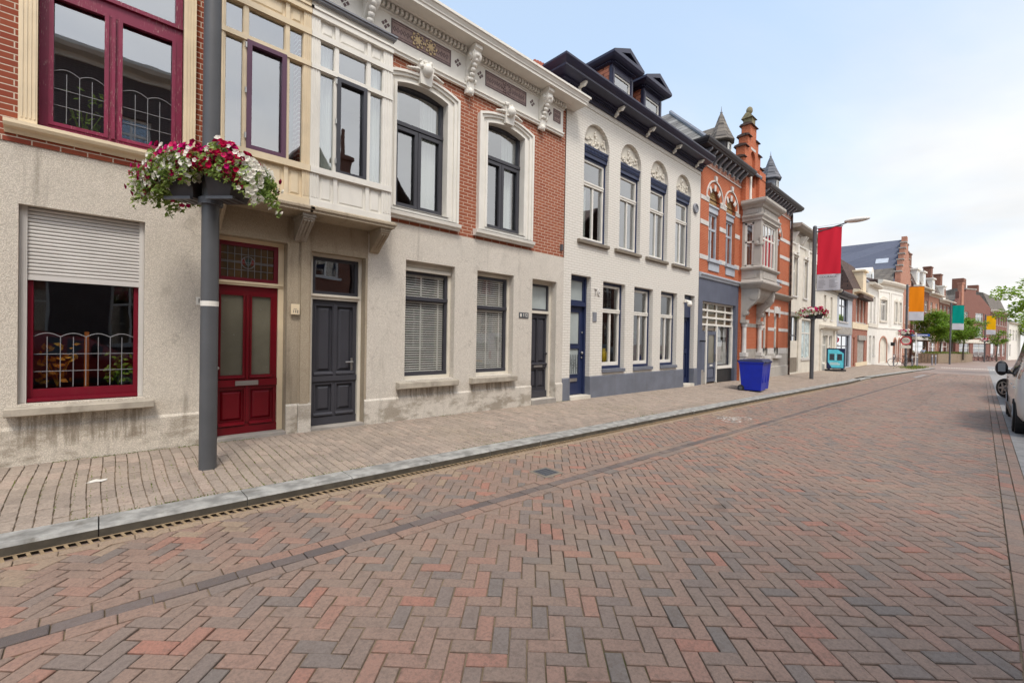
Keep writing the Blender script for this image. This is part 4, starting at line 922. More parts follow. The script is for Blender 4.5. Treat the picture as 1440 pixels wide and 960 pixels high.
# ------------------------------------------------------------------ white brick house with dark blue cornice and dormers
def relief(mb, cx, z0, y, w, h, seed):
    rr = random.Random(seed)
    for s in (-1, 1):
        pts = [(cx+s*w*(.08+.36*q/9+.10*math.sin(q*1.1)), y-.012, z0+h*(.12+.62*q/9*(1-.45*q/9)+.10*math.sin(q*1.7))) for q in range(10)]
        mb.tube(pts, .018, 6)
        for p in pts[1:]: mb.ball((p[0]+rr.uniform(-.03, .03), y-.012, p[2]+rr.uniform(-.03, .03)), rr.uniform(.025, .05), 7, 5, sy=.55)
    for q in range(7): mb.ball((cx+rr.uniform(-.06, .06), y-.015, z0+h*(.1+.11*q)), rr.uniform(.035, .06), 8, 5, sy=.6)
def white_house():
    Y = 6.85; x0, x1 = 8.06, 15.34
    r = house('town_house', 'white painted brick house with dark blue cornice and two orange cheeked dormers', 11.7)
    ups = [(8.76, 9.83), (10.36, 11.43), (11.96, 13.03), (13.56, 14.63)]
    gws = [(9.66, 10.72), (11.18, 12.24), (12.72, 13.78)]
    holes = [archo(a, b, 4.06, 6.52, 7.06, 16) for a, b in ups]+[rect(a, b, .72, 3.11) for a, b in gws]+[rect(8.34, 9.14, .14, 3.16), rect(14.29, 15.06, .10, 3.13)]
    MB().panel(rect(x0, x1, -.4, 7.6), holes, Y, .24).build('brick_wall', M['brick_white'], r)
    for i, (a, b) in enumerate(ups):   # tympana carry cast plaster ornament
        c = (a+b)/2; t = MB(); t.prism(archo(a, b, 6.28, 6.52, 7.06, 16), Y+.10, Y+.14); relief(t, c, 6.42, Y+.10, b-a-.18, .62, i)
        t.build('tympanum', M['offwhite'], r, smooth=True)
    shell(r, x0+.002, x1, Y+.02, 15.5, -.4, 7.6, 'brick_white')
    pitched(r, x0+.3, x1-.3, Y+.3, 15.2, 7.9, 10.8, 'slate')
    p = MB()
    for a, b in ((x0, 8.34), (9.14, 14.29), (15.06, x1)): p.prismx([(Y+.01, -.4), (Y-.02, -.4), (Y-.02, .61), (Y, .625)], a, b)
    for a in (8.34, 9.14, 14.29, 15.06): p.box(a-.004, a+.004, Y, Y+.2, -.1, .62)
    p.build('plinth', M['bluestone'], r)
    for i, (a, b) in enumerate(ups):
        w = window(r, a+.06, b-.0, 4.06, 6.2, Y+.12, 'navy', .06, .09, gm=None)
        mb = MB().ring(rect(a+.12, b-.06, 4.10, 6.14), rect(a+.175, b-.115, 4.17, 6.09), Y+.135, Y+.2).box(a+.13, b-.07, Y+.12, Y+.2, 5.49, 5.58).box(a+.13, b-.07, Y+.105, Y+.14, 5.545, 5.585)
        c = (a+b)/2+.03; mb.box(c-.025, c+.025, Y+.14, Y+.2, 4.15, 5.5); mb.build('sash', M['white'], w)
        pane_of(w, rect(a+.15, b-.09, 4.13, 6.11), Y+.175, 'glass')
        hd = MB().box(a+.02, b+.0, Y+.07, Y+.2, 6.2, 6.30).box(a+.0, b+.0, Y+.03, Y+.2, 6.42, 6.47).box(a+.02, b, Y+.05, Y+.2, 6.30, 6.42)
        q = a+.05
        while q < b-.05: hd.box(q, q+.03, Y+.03, Y+.06, 6.33, 6.40); q += .06
        hd.build('lintel', M['navy'], w)
        sill(w, a-.22, b-.01, 3.95, 4.05, Y-.08, Y+.13, 'browstone')
        curtain(w, a+.18, a+.48, 4.2, 5.45, Y+.32, .012, 5, seed=i+20)
    for i, (a, b) in enumerate(gws):
        w = window(r, a+.06, b-.0, .79, 3.11, Y+.13, 'navy', .075, .09, gm=None)
        mb = MB().ring(rect(a+.135, b-.075, .86, 3.04), rect(a+.195, b-.135, .96, 2.98), Y+.145, Y+.21).box(a+.14, b-.08, Y+.12, Y+.2, 2.30, 2.40).box(a+.14, b-.08, Y+.11, Y+.15, 2.36, 2.395)
        c = (a+b)/2+.03; mb.box(c-.03, c+.03, Y+.15, Y+.21, .9, 2.3); mb.build('sash', M['white'], w)
        pane_of(w, rect(a+.17, b-.11, .92, 3.0), Y+.185, 'glass_low')
        MB().box(a-.0, b+.0, Y-.05, Y+.14, .70, .785).build('sill', M['bluestone'], w)
    # things on the window ledges inside
    vs = MB().lathe([(.0, 0), (.07, 0), (.1, .12), (.085, .26), (.05, .33), (.06, .38), (0, .38)], (10.28, Y+.38, .95)); vs.build('vase', M['yellow'], r, smooth=True)
    mb = MB(); rr = random.Random(4)
    for cx in (11.55, 11.75, 13.35): 
        for q in range(60):
            a = rr.uniform(0, 6.28); h = rr.uniform(.2, .95); d = rr.uniform(0, .26); px, py, pzz = cx+d*math.cos(a), Y+.45+.4*d*math.sin(a), .9+h; s = rr.uniform(.03, .07)
            mb.add([(px-s, py, pzz), (px, py-s*.6, pzz+s*.3), (px+s, py, pzz), (px, py+s*.6, pzz+s*1.3)], [(0,1,2,3)])
    mb.build('houseplant', M['leaf'], r)
    # doors
    dr = door(r, 8.47, 9.08, .17, 2.40, Y+.2, 'navy', [(8.56, 8.93, 1.45, 2.25), (8.56, 8.93, .68, 1.33)], [], gm='frost2')
    g = MB()
    for k in range(5): g.cyl((8.6+k*.073, Y+.195, .70), (8.6+k*.073, Y+.195, 1.18), .007, n=6)
    for k in range(4): g.torus((8.64+k*.073, Y+.195, 1.0-.12*(k % 2)), .045, .006, 'y', 14, 5)
    g.build('grille', M['darkgrey'], dr)
    MB().box(8.52, 8.86, Y+.175, Y+.2, .50, .58).build('letterbox', M['steel'], dr)
    MB().ball((9.02, Y+.16, 1.22), .035).ball((9.02, Y+.17, 1.74), .022).ball((9.02, Y+.17, 1.1), .02).build('handle', M['steel'], dr)
    MB().box(9.08, 9.138, Y+.14, Y+.24, .16, 3.16).box(8.342, 8.47, Y+.14, Y+.24, .16, 3.16).box(8.47, 9.08, Y+.14, Y+.24, 3.09, 3.16).box(8.44, 9.1, Y+.11, Y+.24, 2.40, 2.50).build('door_frame', M['navy'], r)
    window(r, 8.47, 9.08, 2.50, 3.09, Y+.17, 'navy', .05, .05, gm='frost2', name='fanlight')
    MB().box(8.34, 9.14, Y-.05, Y+.3, -.1, .155).build('door_step', M['offwhite'], r)
    dr = door(r, 14.40, 15.0, .12, 2.38, Y+.2, 'navy', [], [(14.48, 14.92, 1.3, 2.25), (14.48, 14.92, .3, 1.15)])
    MB().ball((14.5, Y+.16, 1.2), .03).build('handle', M['steel'], dr)
    MB().box(15.0, 15.058, Y+.14, Y+.24, .1, 3.13).box(14.292, 14.4, Y+.14, Y+.24, .1, 3.13).box(14.4, 15.0, Y+.12, Y+.24, 2.38, 3.13).build('door_frame', M['navy'], r)
    MB().box(14.29, 15.06, Y-.05, Y+.3, -.2, .11).build('door_step', M['offwhite'], r)
    nb = MB().box(9.2, 9.21, Y-.001, Y, 2.8, 2.81).build('house_number', M['steel'], r); text(nb, '76', (9.39, Y-.02, 2.79), .25, M['alu'], .012)
    MB().box(9.22, 9.38, Y-.02, Y, 2.03, 2.27).box(9.24, 9.36, Y-.026, Y-.02, 2.16, 2.25).build('name_plaque', M['zinc'], r)
    c = MB().box(14.22, 14.30, Y-.06, Y, 2.86, 2.96).cyl((14.3, Y-.05, 2.9), (14.42, Y-.17, 2.86), .05, n=12).ball((14.38, Y-.14, 2.8), .085); c.build('security_camera', M['white'], r, smooth=True)
    wm = MB().cyl((14.93, Y-.04, 6.13), (14.93, Y, 6.13), .17, n=18); wm.torus((14.93, Y-.04, 6.13), .14, .03, 'y', 18, 6); wm.build('wall_medallion', M['zinc'], r)
    # cornice, dentils, brackets
    e = MB(); path = [(7.93, Y+2.2), (7.93, Y), (15.36, Y)]
    e.sweep(path, [(0, 7.50), (.05, 7.505), (.05, 7.56), (.07, 7.57), (.07, 7.62), (.16, 7.63), (.16, 7.68), (.36, 7.70), (.40, 7.70), (.40, 7.745), (.42, 7.76), (.46, 7.80), (.50, 7.855), (.50, 7.90), (.05, 7.97), (0, 7.97)])
    x = 8.0
    while x < 15.3: e.box(x, x+.035, Y-.125, Y-.05, 7.575, 7.62); x += .07
    y = Y+.1
    while y < 8.9: e.box(7.93-.125, 7.93-.05, y, y+.035, 7.575, 7.62); y += .07
    e.build('cornice', M['inkblue'], r)
    for x in (8.37, 9.98, 11.58, 13.2, 14.8):
        b = MB().prismx([(Y-.05, 7.48), (Y-.09, 7.50), (Y-.10, 7.55), (Y-.17, 7.60), (Y-.33, 7.64), (Y-.34, 7.69), (Y-.05, 7.69)], x-.035, x+.035); b.ball((x, Y-.12, 7.55), .05, 8, 6); b.ball((x, Y-.27, 7.63), .05, 8, 6); b.build('bracket', M['white'], r, smooth=True)
    MB().sweep([(x0, Y), (x1, Y)], [(0, 7.36), (.02, 7.365), (.02, 7.385), (0, 7.39)]).build('string_course', M['brick_white'], r)
    for a, b in ((10.96, 12.09), (12.72, 13.87)):
        yd = 7.6; c = (a+b)/2
        d = MB().box(a, a+.14, yd, yd+.1, 8.2, 9.72).box(b-.14, b, yd, yd+.1, 8.2, 9.72).box(a+.14, b-.14, yd+.01, yd+.1, 9.5, 9.72).box(a+.14, b-.14, yd, yd+.1, 8.2, 8.75)
        d.box(a+.03, a+.11, yd-.02, yd, 8.2, 9.6).box(b-.11, b-.03, yd-.02, yd, 8.2, 9.6)
        do = d.build('dormer', M['inkblue'], r)
        pr = [(0, 9.70), (.05, 9.71), (.05, 9.76), (.14, 9.77), (.2, 9.80), (.25, 9.86), (.25, 9.93), (0, 9.95)]
        pd = MB().sweep([(a, yd+2.2), (a, yd), (b, yd), (b, yd+2.2)], pr)
        q = a
        while q < b: pd.box(q, q+.03, yd-.1, yd-.05, 9.715, 9.76); q += .06
        q = yd
        while q < yd+2: pd.box(a-.1, a-.05, q, q+.03, 9.715, 9.76); q += .06
        tri = [(a-.25, 9.93), (b+.25, 9.93), (c, 10.28)]; tin = [(a+.12, 9.965), (b-.12, 9.965), (c, 10.14)]
        pd.ring(tri, tin, yd-.25, yd-.05); pd.prism(tin, yd-.08, yd-.04); pd.prism([(c-.2, 9.99), (c+.2, 9.99), (c, 10.09)], yd-.11, yd-.07)
        pd.prism([(a-.25, 9.93), (c, 10.28), (b+.25, 9.93), (b+.2, 9.9), (a-.2, 9.9)], yd-.05, yd+2.2)
        pd.build('pediment', M['inkblue'], do)
        ck = MB().box(a+.02, a+.08, yd+.1, yd+2.2, 8.0, 9.72).box(b-.08, b-.02, yd+.1, yd+2.2, 8.0, 9.72); ck.build('dormer_cheek', M['tile_plain'], do)
        w = MB().ring(rect(a+.14, b-.14, 8.75, 9.5), rect(a+.19, b-.19, 8.8, 9.45), yd+.03, yd+.08).box(a+.14, b-.14, yd+.03, yd+.08, 9.08, 9.14); w.build('sash', M['white'], do)
        MB().box(c-.03, c+.03, yd+.025, yd+.08, 8.8, 9.1).box(a+.3, c-.15, yd+.1, yd+.11, 8.8, 9.1).box(c+.15, b-.3, yd+.1, yd+.11, 8.8, 9.1).build('glazing_bar', M['white'], do)
        pane_of(do, rect(a+.17, b-.17, 8.78, 9.47), yd+.06, 'glass')
M['yellow'] = paint('yellow_glaze', C(222, 190, 20), .3, .1)
M['leaf'] = paint('house_plant_leaf', C(52, 84, 40), .5, .3, 10)
white_house()
# ------------------------------------------------------------------ ornate orange house with stepped gable and stone oriel
M['orn_white'] = paint('pale_band_stone', C(206, 202, 196), .6, .12)
M['bluegrey'] = paint('pale_blue_grey_paint', C(176, 182, 190), .5, .1)
M['oriel'] = stucco('oriel_stone', C(198, 193, 185), .5)
M['mosaic'] = brick('ochre_mosaic', C(206, 178, 116), C(150, 124, 96), C(120, 84, 60), .12, .08, .012, bumpk=.3)
M['frieze'] = brick('patterned_frieze', C(214, 196, 180), C(150, 84, 60), C(170, 96, 66), .14, .10, .012, bumpk=.3)
M['blackwood'] = paint('dark_cornice_wood', C(52, 48, 50), .5, .15)
M['moss'] = paint('mossy_stone', C(140, 130, 100), .9, .35, 8, bump=.4)
def gabled_house():
    Y = 6.85; x0, x1, c0, c1 = 15.36, 25.9, 19.05, 21.25; YC = 6.76
    r = house('corner_gable_house', 'ornate orange brick house with stepped gable, stone oriel and two spired turrets', 20.5); r.name = 'gabled_house'
    sh = rect(15.70, 18.80, -.02, 3.02)
    MB().panel(rect(x0, c0, -.5, 3.83), [sh], Y, .22).build('shop_wall', M['slateblue'], r)
    arches = [(16.07, 17.02), (17.64, 18.54)]
    MB().panel(rect(x0, c0, 3.83, 8.3), [archo(a, b, 4.58, 6.64, 7.2, 14) for a, b in arches], Y+.004, .2).build('brick_wall', M['brick_vivid'], r)
    MB().panel(rect(c1, x1, 1.30, 8.3), [archo(23.3, 24.25, 4.6, 6.55, 7.05, 14), rect(22.06, 22.74, 1.30, 2.97), rect(23.65, 24.3, 1.30, 2.97)], Y+.004, .2).build('brick_wall', M['brick_vivid'], r)
    MB().panel(rect(c1, x1, -.5, 1.30), [rect(22.06, 22.74, .95, 1.30), rect(23.65, 24.3, .95, 1.30)], Y, .2).build('stone_base', M['oriel'], r)
    cw = [(c0, -.5), (c1, -.5), (c1, 8.9), (21.2, 8.9), (21.2, 9.1), (20.98, 9.1), (20.98, 9.6), (20.7, 9.6), (20.7, 10.1), (20.42, 10.1), (20.42, 10.65), (19.72, 10.65), (19.72, 10.1), (19.44, 10.1), (19.44, 9.6), (19.16, 9.6), (19.16, 9.1), (c0, 9.1)]
    g = MB(); g.panel(cw, [archo(19.8, 20.34, 8.1, 9.3, 9.6, 8)], YC, .12); g.box(19.7, 20.45, YC+.1, YC+.14, 8.0, 9.7)
    g.prism(cw, YC+.35, YC+.36)
    n = len(cw); g.add([(x, YC, z) for x, z in cw]+[(x, YC+.36, z) for x, z in cw], [(i, (i+1) % n, n+(i+1) % n, n+i) for i in range(n)])
    ga = g.build('gable', M['brick_vivid'], r)
    for a, b, z in ((c0, 19.16, 9.1), (19.16, 19.44, 9.6), (19.44, 19.72, 10.1), (19.72, 20.42, 10.65), (20.42, 20.7, 10.1), (20.7, 20.98, 9.6), (20.98, 21.25, 9.1)): MB().prismx([(YC-.08, z), (YC+.44, z), (YC+.40, z+.07), (YC+.18, z+.12), (YC-.04, z+.07)], a-.06, b+.06).build('coping', M['tile_dark'], ga)
    f = MB().box(19.88, 20.26, YC, YC+.36, 10.74, 11.0).prismx([(YC-.06, 11.0), (YC+.42, 11.0), (YC+.24, 11.22), (YC+.12, 11.22)], 19.8, 20.34); f.ball((20.07, YC+.18, 11.38), .13, 12, 8, sz=1.3); f.build('finial', M['moss'], ga, smooth=True)
    ba = MB()
    for z in (8.35, 7.75): ba.box(20.62, c1+.004, YC-.012, YC+.1, z, z+.16)
    ba.box(19.8, 20.34, YC-.012, YC, 9.62, 9.72); ba.build('band', M['orn_white'], ga)
    MB().box(20.5, c1, YC-.14, YC, 7.2, 8.9).build('pier', M['brick_vivid'], ga); MB().box(c0, 19.45, YC-.10, YC, 7.2, 8.75).build('pier', M['brick_vivid'], ga)
    MB().cyl((19.62, YC-.08, 7.25), (19.62, YC-.08, 8.7), .055, n=10).build('downpipe', M['white'], r)
    shell(r, x0+.005, x1, Y+.02, 17, -.5, 8.25, 'brick_vivid')
    # pale bands and window dressings
    def bands(xa, xb, gaps, zs, y=Y):
        m = MB()
        for za, zb in zs:
            xs = [xa]
            for a, b in gaps: xs += [a, b]
            xs.append(xb)
            for k in range(0, len(xs), 2): m.box(xs[k], xs[k+1], y-.012, y+.03, za, zb)
        return m
    bands(x0+.01, c0-.02, [(a-.012, b+.012) for a, b in arches], [(6.60, 6.75), (5.73, 5.89), (4.50, 4.66)]).build('band', M['orn_white'], r)
    bands(c1+.02, x1-.02, [(23.29, 24.26)], [(6.58, 6.74), (5.72, 5.88), (4.48, 4.64)]).build('band', M['orn_white'], r)
    bands(c1+.02, x1-.02, [(22.05, 22.75), (23.64, 24.31)], [(2.12, 2.27), (2.98, 3.12)]).box(c1, 22.06, Y-.01, Y+.03, 1.02, 1.30).box(22.74, 23.65, Y-.01, Y+.03, 1.02, 1.30).box(24.3, x1-.02, Y-.01, Y+.03, 1.02, 1.30).build('band', M['orn_white'], r)
    def arch_window(a, b, z0, zs, zt, bal):
        w = window(r, a, b, z0, 6.32, Y+.12, 'bluegrey', .08, .08, V=[((a+b)/2, z0+.05, 6.28, .06)], H=[(5.72, a+.05, b-.05, .08)])
        MB().box(a, b, Y+.06, Y+.2, 6.32, 6.52).box(a-.0, b+.0, Y+.02, Y+.2, 6.52, 6.58).build('lintel', M['bluegrey'], w)
        MB().prism(archo(a, b, 6.56, zs, zt, 14), Y+.12, Y+.18).build('tympanum', M['mosaic'], w)
        c = (a+b)/2; hd = MB(); o, i = archo(a-.27, b+.27, 6.72, 6.74, zt+.29, 14), archo(a-.22, b+.22, 6.72, 6.74, zt+.235, 14); hd.ring(o, i, Y-.03, Y+.02)
        R_ = (b-a)/2
        for ang in (-78, -40, 0, 40, 78):
            t = R(ang); u = Vector((math.sin(t), math.cos(t))); v = Vector((u.y, -u.x)); q = Vector((c, zs-.03)); k = R_*1.0
            p1, p2 = q+u*(k+.02), q+u*(k+.24); hd.prism([tuple(p1+v*.06), tuple(p1-v*.06), tuple(p2-v*.085), tuple(p2+v*.085)], Y-.02, Y+.02)
        hd.prism([(c-.07, zt+.26), (c+.07, zt+.26), (c+.1, zt+.44), (c-.1, zt+.44)], Y-.06, Y+.02); hd.build('hood', M['orn_white'], w)
        if bal: MB().box(a-.06, b+.06, Y-.09, Y+.1, z0-.12, z0).box(a+.02, b-.02, Y-.03, Y+.02, z0-.42, z0-.12).build('sill', M['bluegrey'], w)
        return w
    for a, b in arches: arch_window(a, b, 4.58, 6.64, 7.2, True)
    arch_window(23.3, 24.25, 4.6, 6.55, 7.05, True)
    # frieze and bracketed cornices
    for a, b, end in ((x0, c0-.02, 0), (c1+.02, x1, 1)):
        fz = MB().box(a, b, Y-.02, Y+.02, 7.86, 8.08); fo = fz.build('frieze', M['frieze'], r)
        MB().box(a, b, Y-.03, Y, 7.82, 7.86).box(a, b, Y-.03, Y, 8.08, 8.12).build('border', M['orn_white'], fo)
        e = MB(); L = a-(.0 if not end else .0); Rr = b+.1*end
        pth = [(L-.0, Y+1.5), (L-.0, Y), (Rr, Y), (Rr, Y+1.0)] if not end else [(L, Y), (Rr, Y), (Rr, Y+1.5)]
        e.sweep(pth, [(0, 8.13), (.06, 8.14), (.06, 8.30), (.36, 8.32), (.38, 8.36), (.42, 8.38), (.46, 8.46), (.46, 8.52), (0, 8.58)])
        co = e.build('cornice', M['blackwood'], r)
        x = a+.12
        while x < b:
            MB().prismx([(Y-.02, 7.98), (Y-.07, 8.0), (Y-.12, 8.1), (Y-.32, 8.26), (Y-.34, 8.315), (Y-.02, 8.315)], x-.045, x+.045).build('bracket', M['zinc'], co); x += .42
    # roofs: two hipped slate roofs, one behind the gable
    def hip(a, b, y0, y1, z0, zr, ins, m, name='roof'):
        h = MB(); A, B, Cc, D = (a, y0, z0), (b, y0, z0), (b, y1, z0), (a, y1, z0); ym = (y0+y1)/2; P, Q = (a+ins, y0+ins, zr), (b-ins, y0+ins, zr); P2, Q2 = (a+ins, y1-ins, zr), (b-ins, y1-ins, zr)
        h.add([A, B, Cc, D, P, Q, Q2, P2], [(0,1,5,4), (1,2,6,5), (2,3,7,6), (3,0,4,7), (4,5,6,7)]); o = h.build(name, M[m], r)
        f = MB()
        for s, t in ((A, P), (B, Q)): f.cyl((s[0], s[1], s[2]+.03), (t[0], t[1], t[2]+.05), .07, n=6)
        f.cyl((P[0], P[1], zr+.04), (Q[0], Q[1], zr+.04), .07, n=6); f.build('hip_flashing', M['zinc'], o)
    hip(15.1, 20.6, 6.6, 15, 8.55, 11.35, 2.75, 'slate_diamond'); hip(20.6, 26.0, 6.6, 15, 8.55, 10.6, 2.4, 'slate')
    def turret(cx, cy, zb, m1, m2, wall, s=1.0):
        t = MB().cyl((cx, cy, zb-.9), (cx, cy, zb), .34*s, n=8); o = t.build('turret', M[wall], r)
        h = MB().lathe([(.02, 1.20*s), (.10*s, 1.04*s), (.25*s, .62*s), (.45*s, .17*s), (.52*s, .04*s), (.50*s, 0), (.3*s, 0)], (cx, cy, zb), 8); h.add([(cx-.45*s, cy, zb+.05), (cx+.45*s, cy, zb+.05), (cx, cy+.2, zb+.72*s), (cx-.45*s, cy+1.8, zb+.05), (cx+.45*s, cy+1.8, zb+.05), (cx, cy+1.8, zb+.72*s)], [(0,2,5,3), (1,4,5,2), (3,5,4)])
        h.build('spire', M[m1], o); MB().cyl((cx, cy, zb+1.16*s), (cx, cy, zb+1.45*s), .025, .005, 6).ball((cx, cy, zb+1.2*s), .05).build('finial', M['zinc'], o)
        window(o, cx-.14, cx+.14, zb-.55, zb-.08, cy-.36*s, m2, .04, .05) if s < 1.2 else None
    turret(17.95, 7.25, 9.42, 'tile_grey', 'white', 'blackwood', 1.02); turret(23.75, 7.2, 9.42, 'slate', 'white', 'zinc', .98)
    # oriel
    o0, o1, F = c0+.02, 21.12, 6.06
    b = MB()
    P_ = [(o0, YC), (o0, F), (o1, F), (o1, YC)]
    b.sweep(P_, [(0, 3.72), (.04, 3.76), (.12, 3.86), (.16, 3.92), (.16, 3.98), (.04, 4.02), (.02, 4.10), (0, 4.10)]); b.sweep(P_, [(0, 4.44), (.04, 4.46), (.10, 4.52), (.10, 4.58), (0, 4.62)])
    b.sweep(P_, [(0, 6.42), (.05, 6.44), (.05, 6.52), (.10, 6.60), (.10, 6.66), (0, 6.70)]); b.sweep(P_, [(0, 6.92), (.06, 6.95), (.1, 7.02), (.2, 7.08), (.24, 7.14), (.24, 7.24), (.05, 7.3), (0, 7.3)])
    b.box(o0, o1, F, F+.12, 4.05, 4.5); b.box(o0, o0+.12, F+.12, YC, 4.05, 4.5); b.box(o0, o0+.12, F+.12, YC, 6.38, 7.2); b.box(o0, o1, F, F+.12, 6.38, 7.2); b.box(o1-.12, o1, F+.12, YC, 4.05, 7.2); b.box(o0+.01, o1-.01, F+.01, YC, 7.2, 7.28); b.box(o0+.01, o1-.01, F+.01, YC, 3.74, 4.04)
    b.box(o0-.01, o0+.2, F-.01, F+.26, 4.5, 6.45); b.box(o1-.2, o1+.01, F-.01, F+.2, 4.5, 6.45); b.box(o0, o0+.12, YC-.1, YC, 4.5, 6.45)
    for za, zb in ((4.14, 4.4), (6.72, 6.9)): b.box(o0+.3, o1-.3, F-.02, F, za, zb); b.box(o0-.02, o0, F+.15, YC-.12, za, zb)
    for q in range(8): b.ball((o0-.02, F+.02+.0*q, 5.45+.04*q), .05, 6, 4)
    b.ball((o0+.1, F-.02, 5.5), .1, 10, 6, sy=.5); b.ball((o0-.02, F+.12, 5.5), .1, 10, 6, sx=.5)
    orl = b.build('oriel', M['oriel'], r)
    w = MB().ring(rect(o0+.2, o1-.2, 4.6, 6.42), rect(o0+.29, o1-.29, 4.68, 6.30), F+.04, F+.1)
    for x in (o0+.62, o0+1.0, o0+1.42): w.box(x-.035, x+.035, F+.045, F+.1, 4.65, 6.32)
    w.box(o0+.25, o1-.25, F+.05, F+.09, 5.72, 5.79); wo = w.build('window', M['white'], orl); 
    MB().box(o0+.25, o1-.25, F+.066, F+.072, 4.64, 6.36).build('pane', M['glass'], orl)
    w = MB(); y0, y1 = F+.27, YC-.1
    w.box(o0+.03, o0+.08, y0, y0+.07, 4.6, 6.4).box(o0+.03, o0+.08, y1-.07, y1, 4.6, 6.4).box(o0+.03, o0+.08, y0, y1, 4.6, 4.68).box(o0+.03, o0+.08, y0, y1, 6.3, 6.4).box(o0+.03, o0+.08, y0, y1, 5.56, 5.63).build('window', M['white'], orl)
    MB().box(o0+.05, o0+.056, y0+.02, y1-.02, 4.62, 6.36).build('pane', M['glass'], orl)
    # carved corbels on half columns below the oriel, brick between
    for x in (o0+.02, o1-.22):
        k = MB(); k.prismx([(YC, 2.45), (YC-.10, 2.45), (YC-.12, 2.62), (YC-.2, 2.8), (YC-.34, 3.0), (YC-.5, 3.12), (YC-.62, 3.3), (YC-.66, 3.5), (YC-.64, 3.76), (YC, 3.76)], x, x+.2)
        k.cyl((x-.02, YC-.48, 3.42), (x+.22, YC-.48, 3.42), .16, n=12); k.cyl((x-.02, YC-.16, 2.75), (x+.22, YC-.16, 2.75), .1, n=12)
        k.box(x-.05, x+.25, YC-.24, YC, 2.34, 2.47); k.build('corbel', M['oriel'], r)
        MB().cyl((x+.1, YC-.11, 1.12), (x+.1, YC-.11, 2.34), .09, .08, 12).box(x-.04, x+.24, YC-.24, YC, .98, 1.14).box(x-.02, x+.22, YC-.2, YC, -.3, .98).cyl((x+.1, YC-.11, 2.2), (x+.1, YC-.11, 2.35), .11, n=12).build('column', M['orn_white'], r)
    MB().prismx([(YC, 3.2), (YC-.3, 3.25), (YC-.5, 3.5), (YC-.62, 3.74), (YC, 3.74)], o0+.2, o1-.2).build('soffit', M['oriel'], r)
    bands(c0+.25, c1-.25, [], [(2.2, 2.36)], YC).box(c0+.25, c1-.25, YC-.012, YC+.02, -.2, 1.28).build('band', M['concrete'], r)
    # ground windows of the right part, low cornice and downpipe
    for a, bb in ((22.06, 22.74), (23.65, 24.3)):
        w = window(r, a, bb, .95, 2.97, Y+.1, 'white', .08, .08, H=[(2.28, a+.04, bb-.04, .09)])
        MB().box(a-.12, bb+.12, Y-.14, Y+.1, .82, .95).build('sill', M['orn_white'], w)
        MB().prism(archo(a-.06, bb+.06, 2.98, 3.05, 3.32, 8), Y-.03, Y+.02).box(a-.1, a, Y-.04, Y, 2.8, 3.3).box(bb, bb+.1, Y-.04, Y, 2.8, 3.3).build('lintel', M['orn_white'], w)
    MB().sweep([(21.35, Y), (25.75, Y)], [(0, 3.64), (.08, 3.68), (.2, 3.78), (.24, 3.84), (.24, 3.9), (0, 3.94)]).build('string_course', M['weather'], r)
    MB().cyl((25.82, Y-.08, -.1), (25.82, Y-.08, 8.1), .05, n=10).build('downpipe', M['tile_dark'], r)
    MB().prismx([(Y, -.5), (Y-.05, -.5), (Y-.05, .40), (Y, .43)], c1, x1).build('plinth', M['oriel'], r)
    # shopfront
    s = MB(); y = Y+.12
    for x, w_ in ((15.72, .05), (16.42, .06), (17.23, .06), (18.05, .06), (18.77, .06)): s.box(x-w_/2, x+w_/2, y, y+.08, 2.16, 3.02)
    for z in (2.19, 2.45, 2.72, 2.99): s.box(15.7, 18.8, y-.01, y+.08, z-.035, z+.035)
    for x in (16.34, 17.26): s.box(x-.045, x+.045, y-.02, y+.08, 0, 2.16)
    s.box(18.70, 18.80, y-.02, y+.08, .5, 2.16).box(17.3, 18.72, y-.04, y+.08, .52, .62)
    sf = s.build('shopfront', M['white'], r)
    pane_of(sf, rect(15.72, 18.78, 2.2, 2.98), y+.05, 'amber'); pane_of(sf, rect(17.3, 18.72, .6, 2.15), y+.04, 'glass_low')
    curtain(sf, 17.35, 18.66, .66, 1.55, y+.2, .02, 9, seed=30); curtain(sf, 17.35, 18.66, 1.75, 2.1, y+.2, .02, 9, seed=31)
    d = MB().box(15.7, 16.3, y+.02, y+.07, .45, 1.95); d.build('side_panel', M['slateblue'], sf); MB().box(15.72, 16.28, y+.03, y+.06, 1.97, 2.16).build('side_light', M['amber'], sf)
    MB().box(15.75, 16.15, y-.01, y+.03, 0, .52).build('meter_hatch', M['concrete'], sf)
    dr = door(r, 16.385, 17.215, .06, 1.95, y, 'slateblue', [(16.52, 17.08, .75, 1.82)], [(16.52, 17.08, .16, .58)], gm='frost')
    MB().box(16.68, 16.92, y-.012, y, .64, .70).build('letterbox', M['white'], dr); MB().box(17.12, 17.16, y-.04, y, .85, 1.1).build('handle', M['steel'], dr)
    pane_of(sf, rect(16.385, 17.215, 1.97, 2.15), y+.04, 'amber')
    MB().box(17.3, 18.8, y, y+.06, -.1, .52).build('stall_riser', M['black'], sf)
    MB().sweep([(x0, Y), (c0-.02, Y)], [(0, 3.82), (.04, 3.83), (.06, 3.9), (.10, 3.94), (.10, 3.99), (0, 4.03)]).build('shop_cornice', M['bluegrey'], r)
    MB().box(15.52, 15.56, Y-.2, Y, 1.55, 1.6).build('lamp', M['black'], r)
gabled_house()
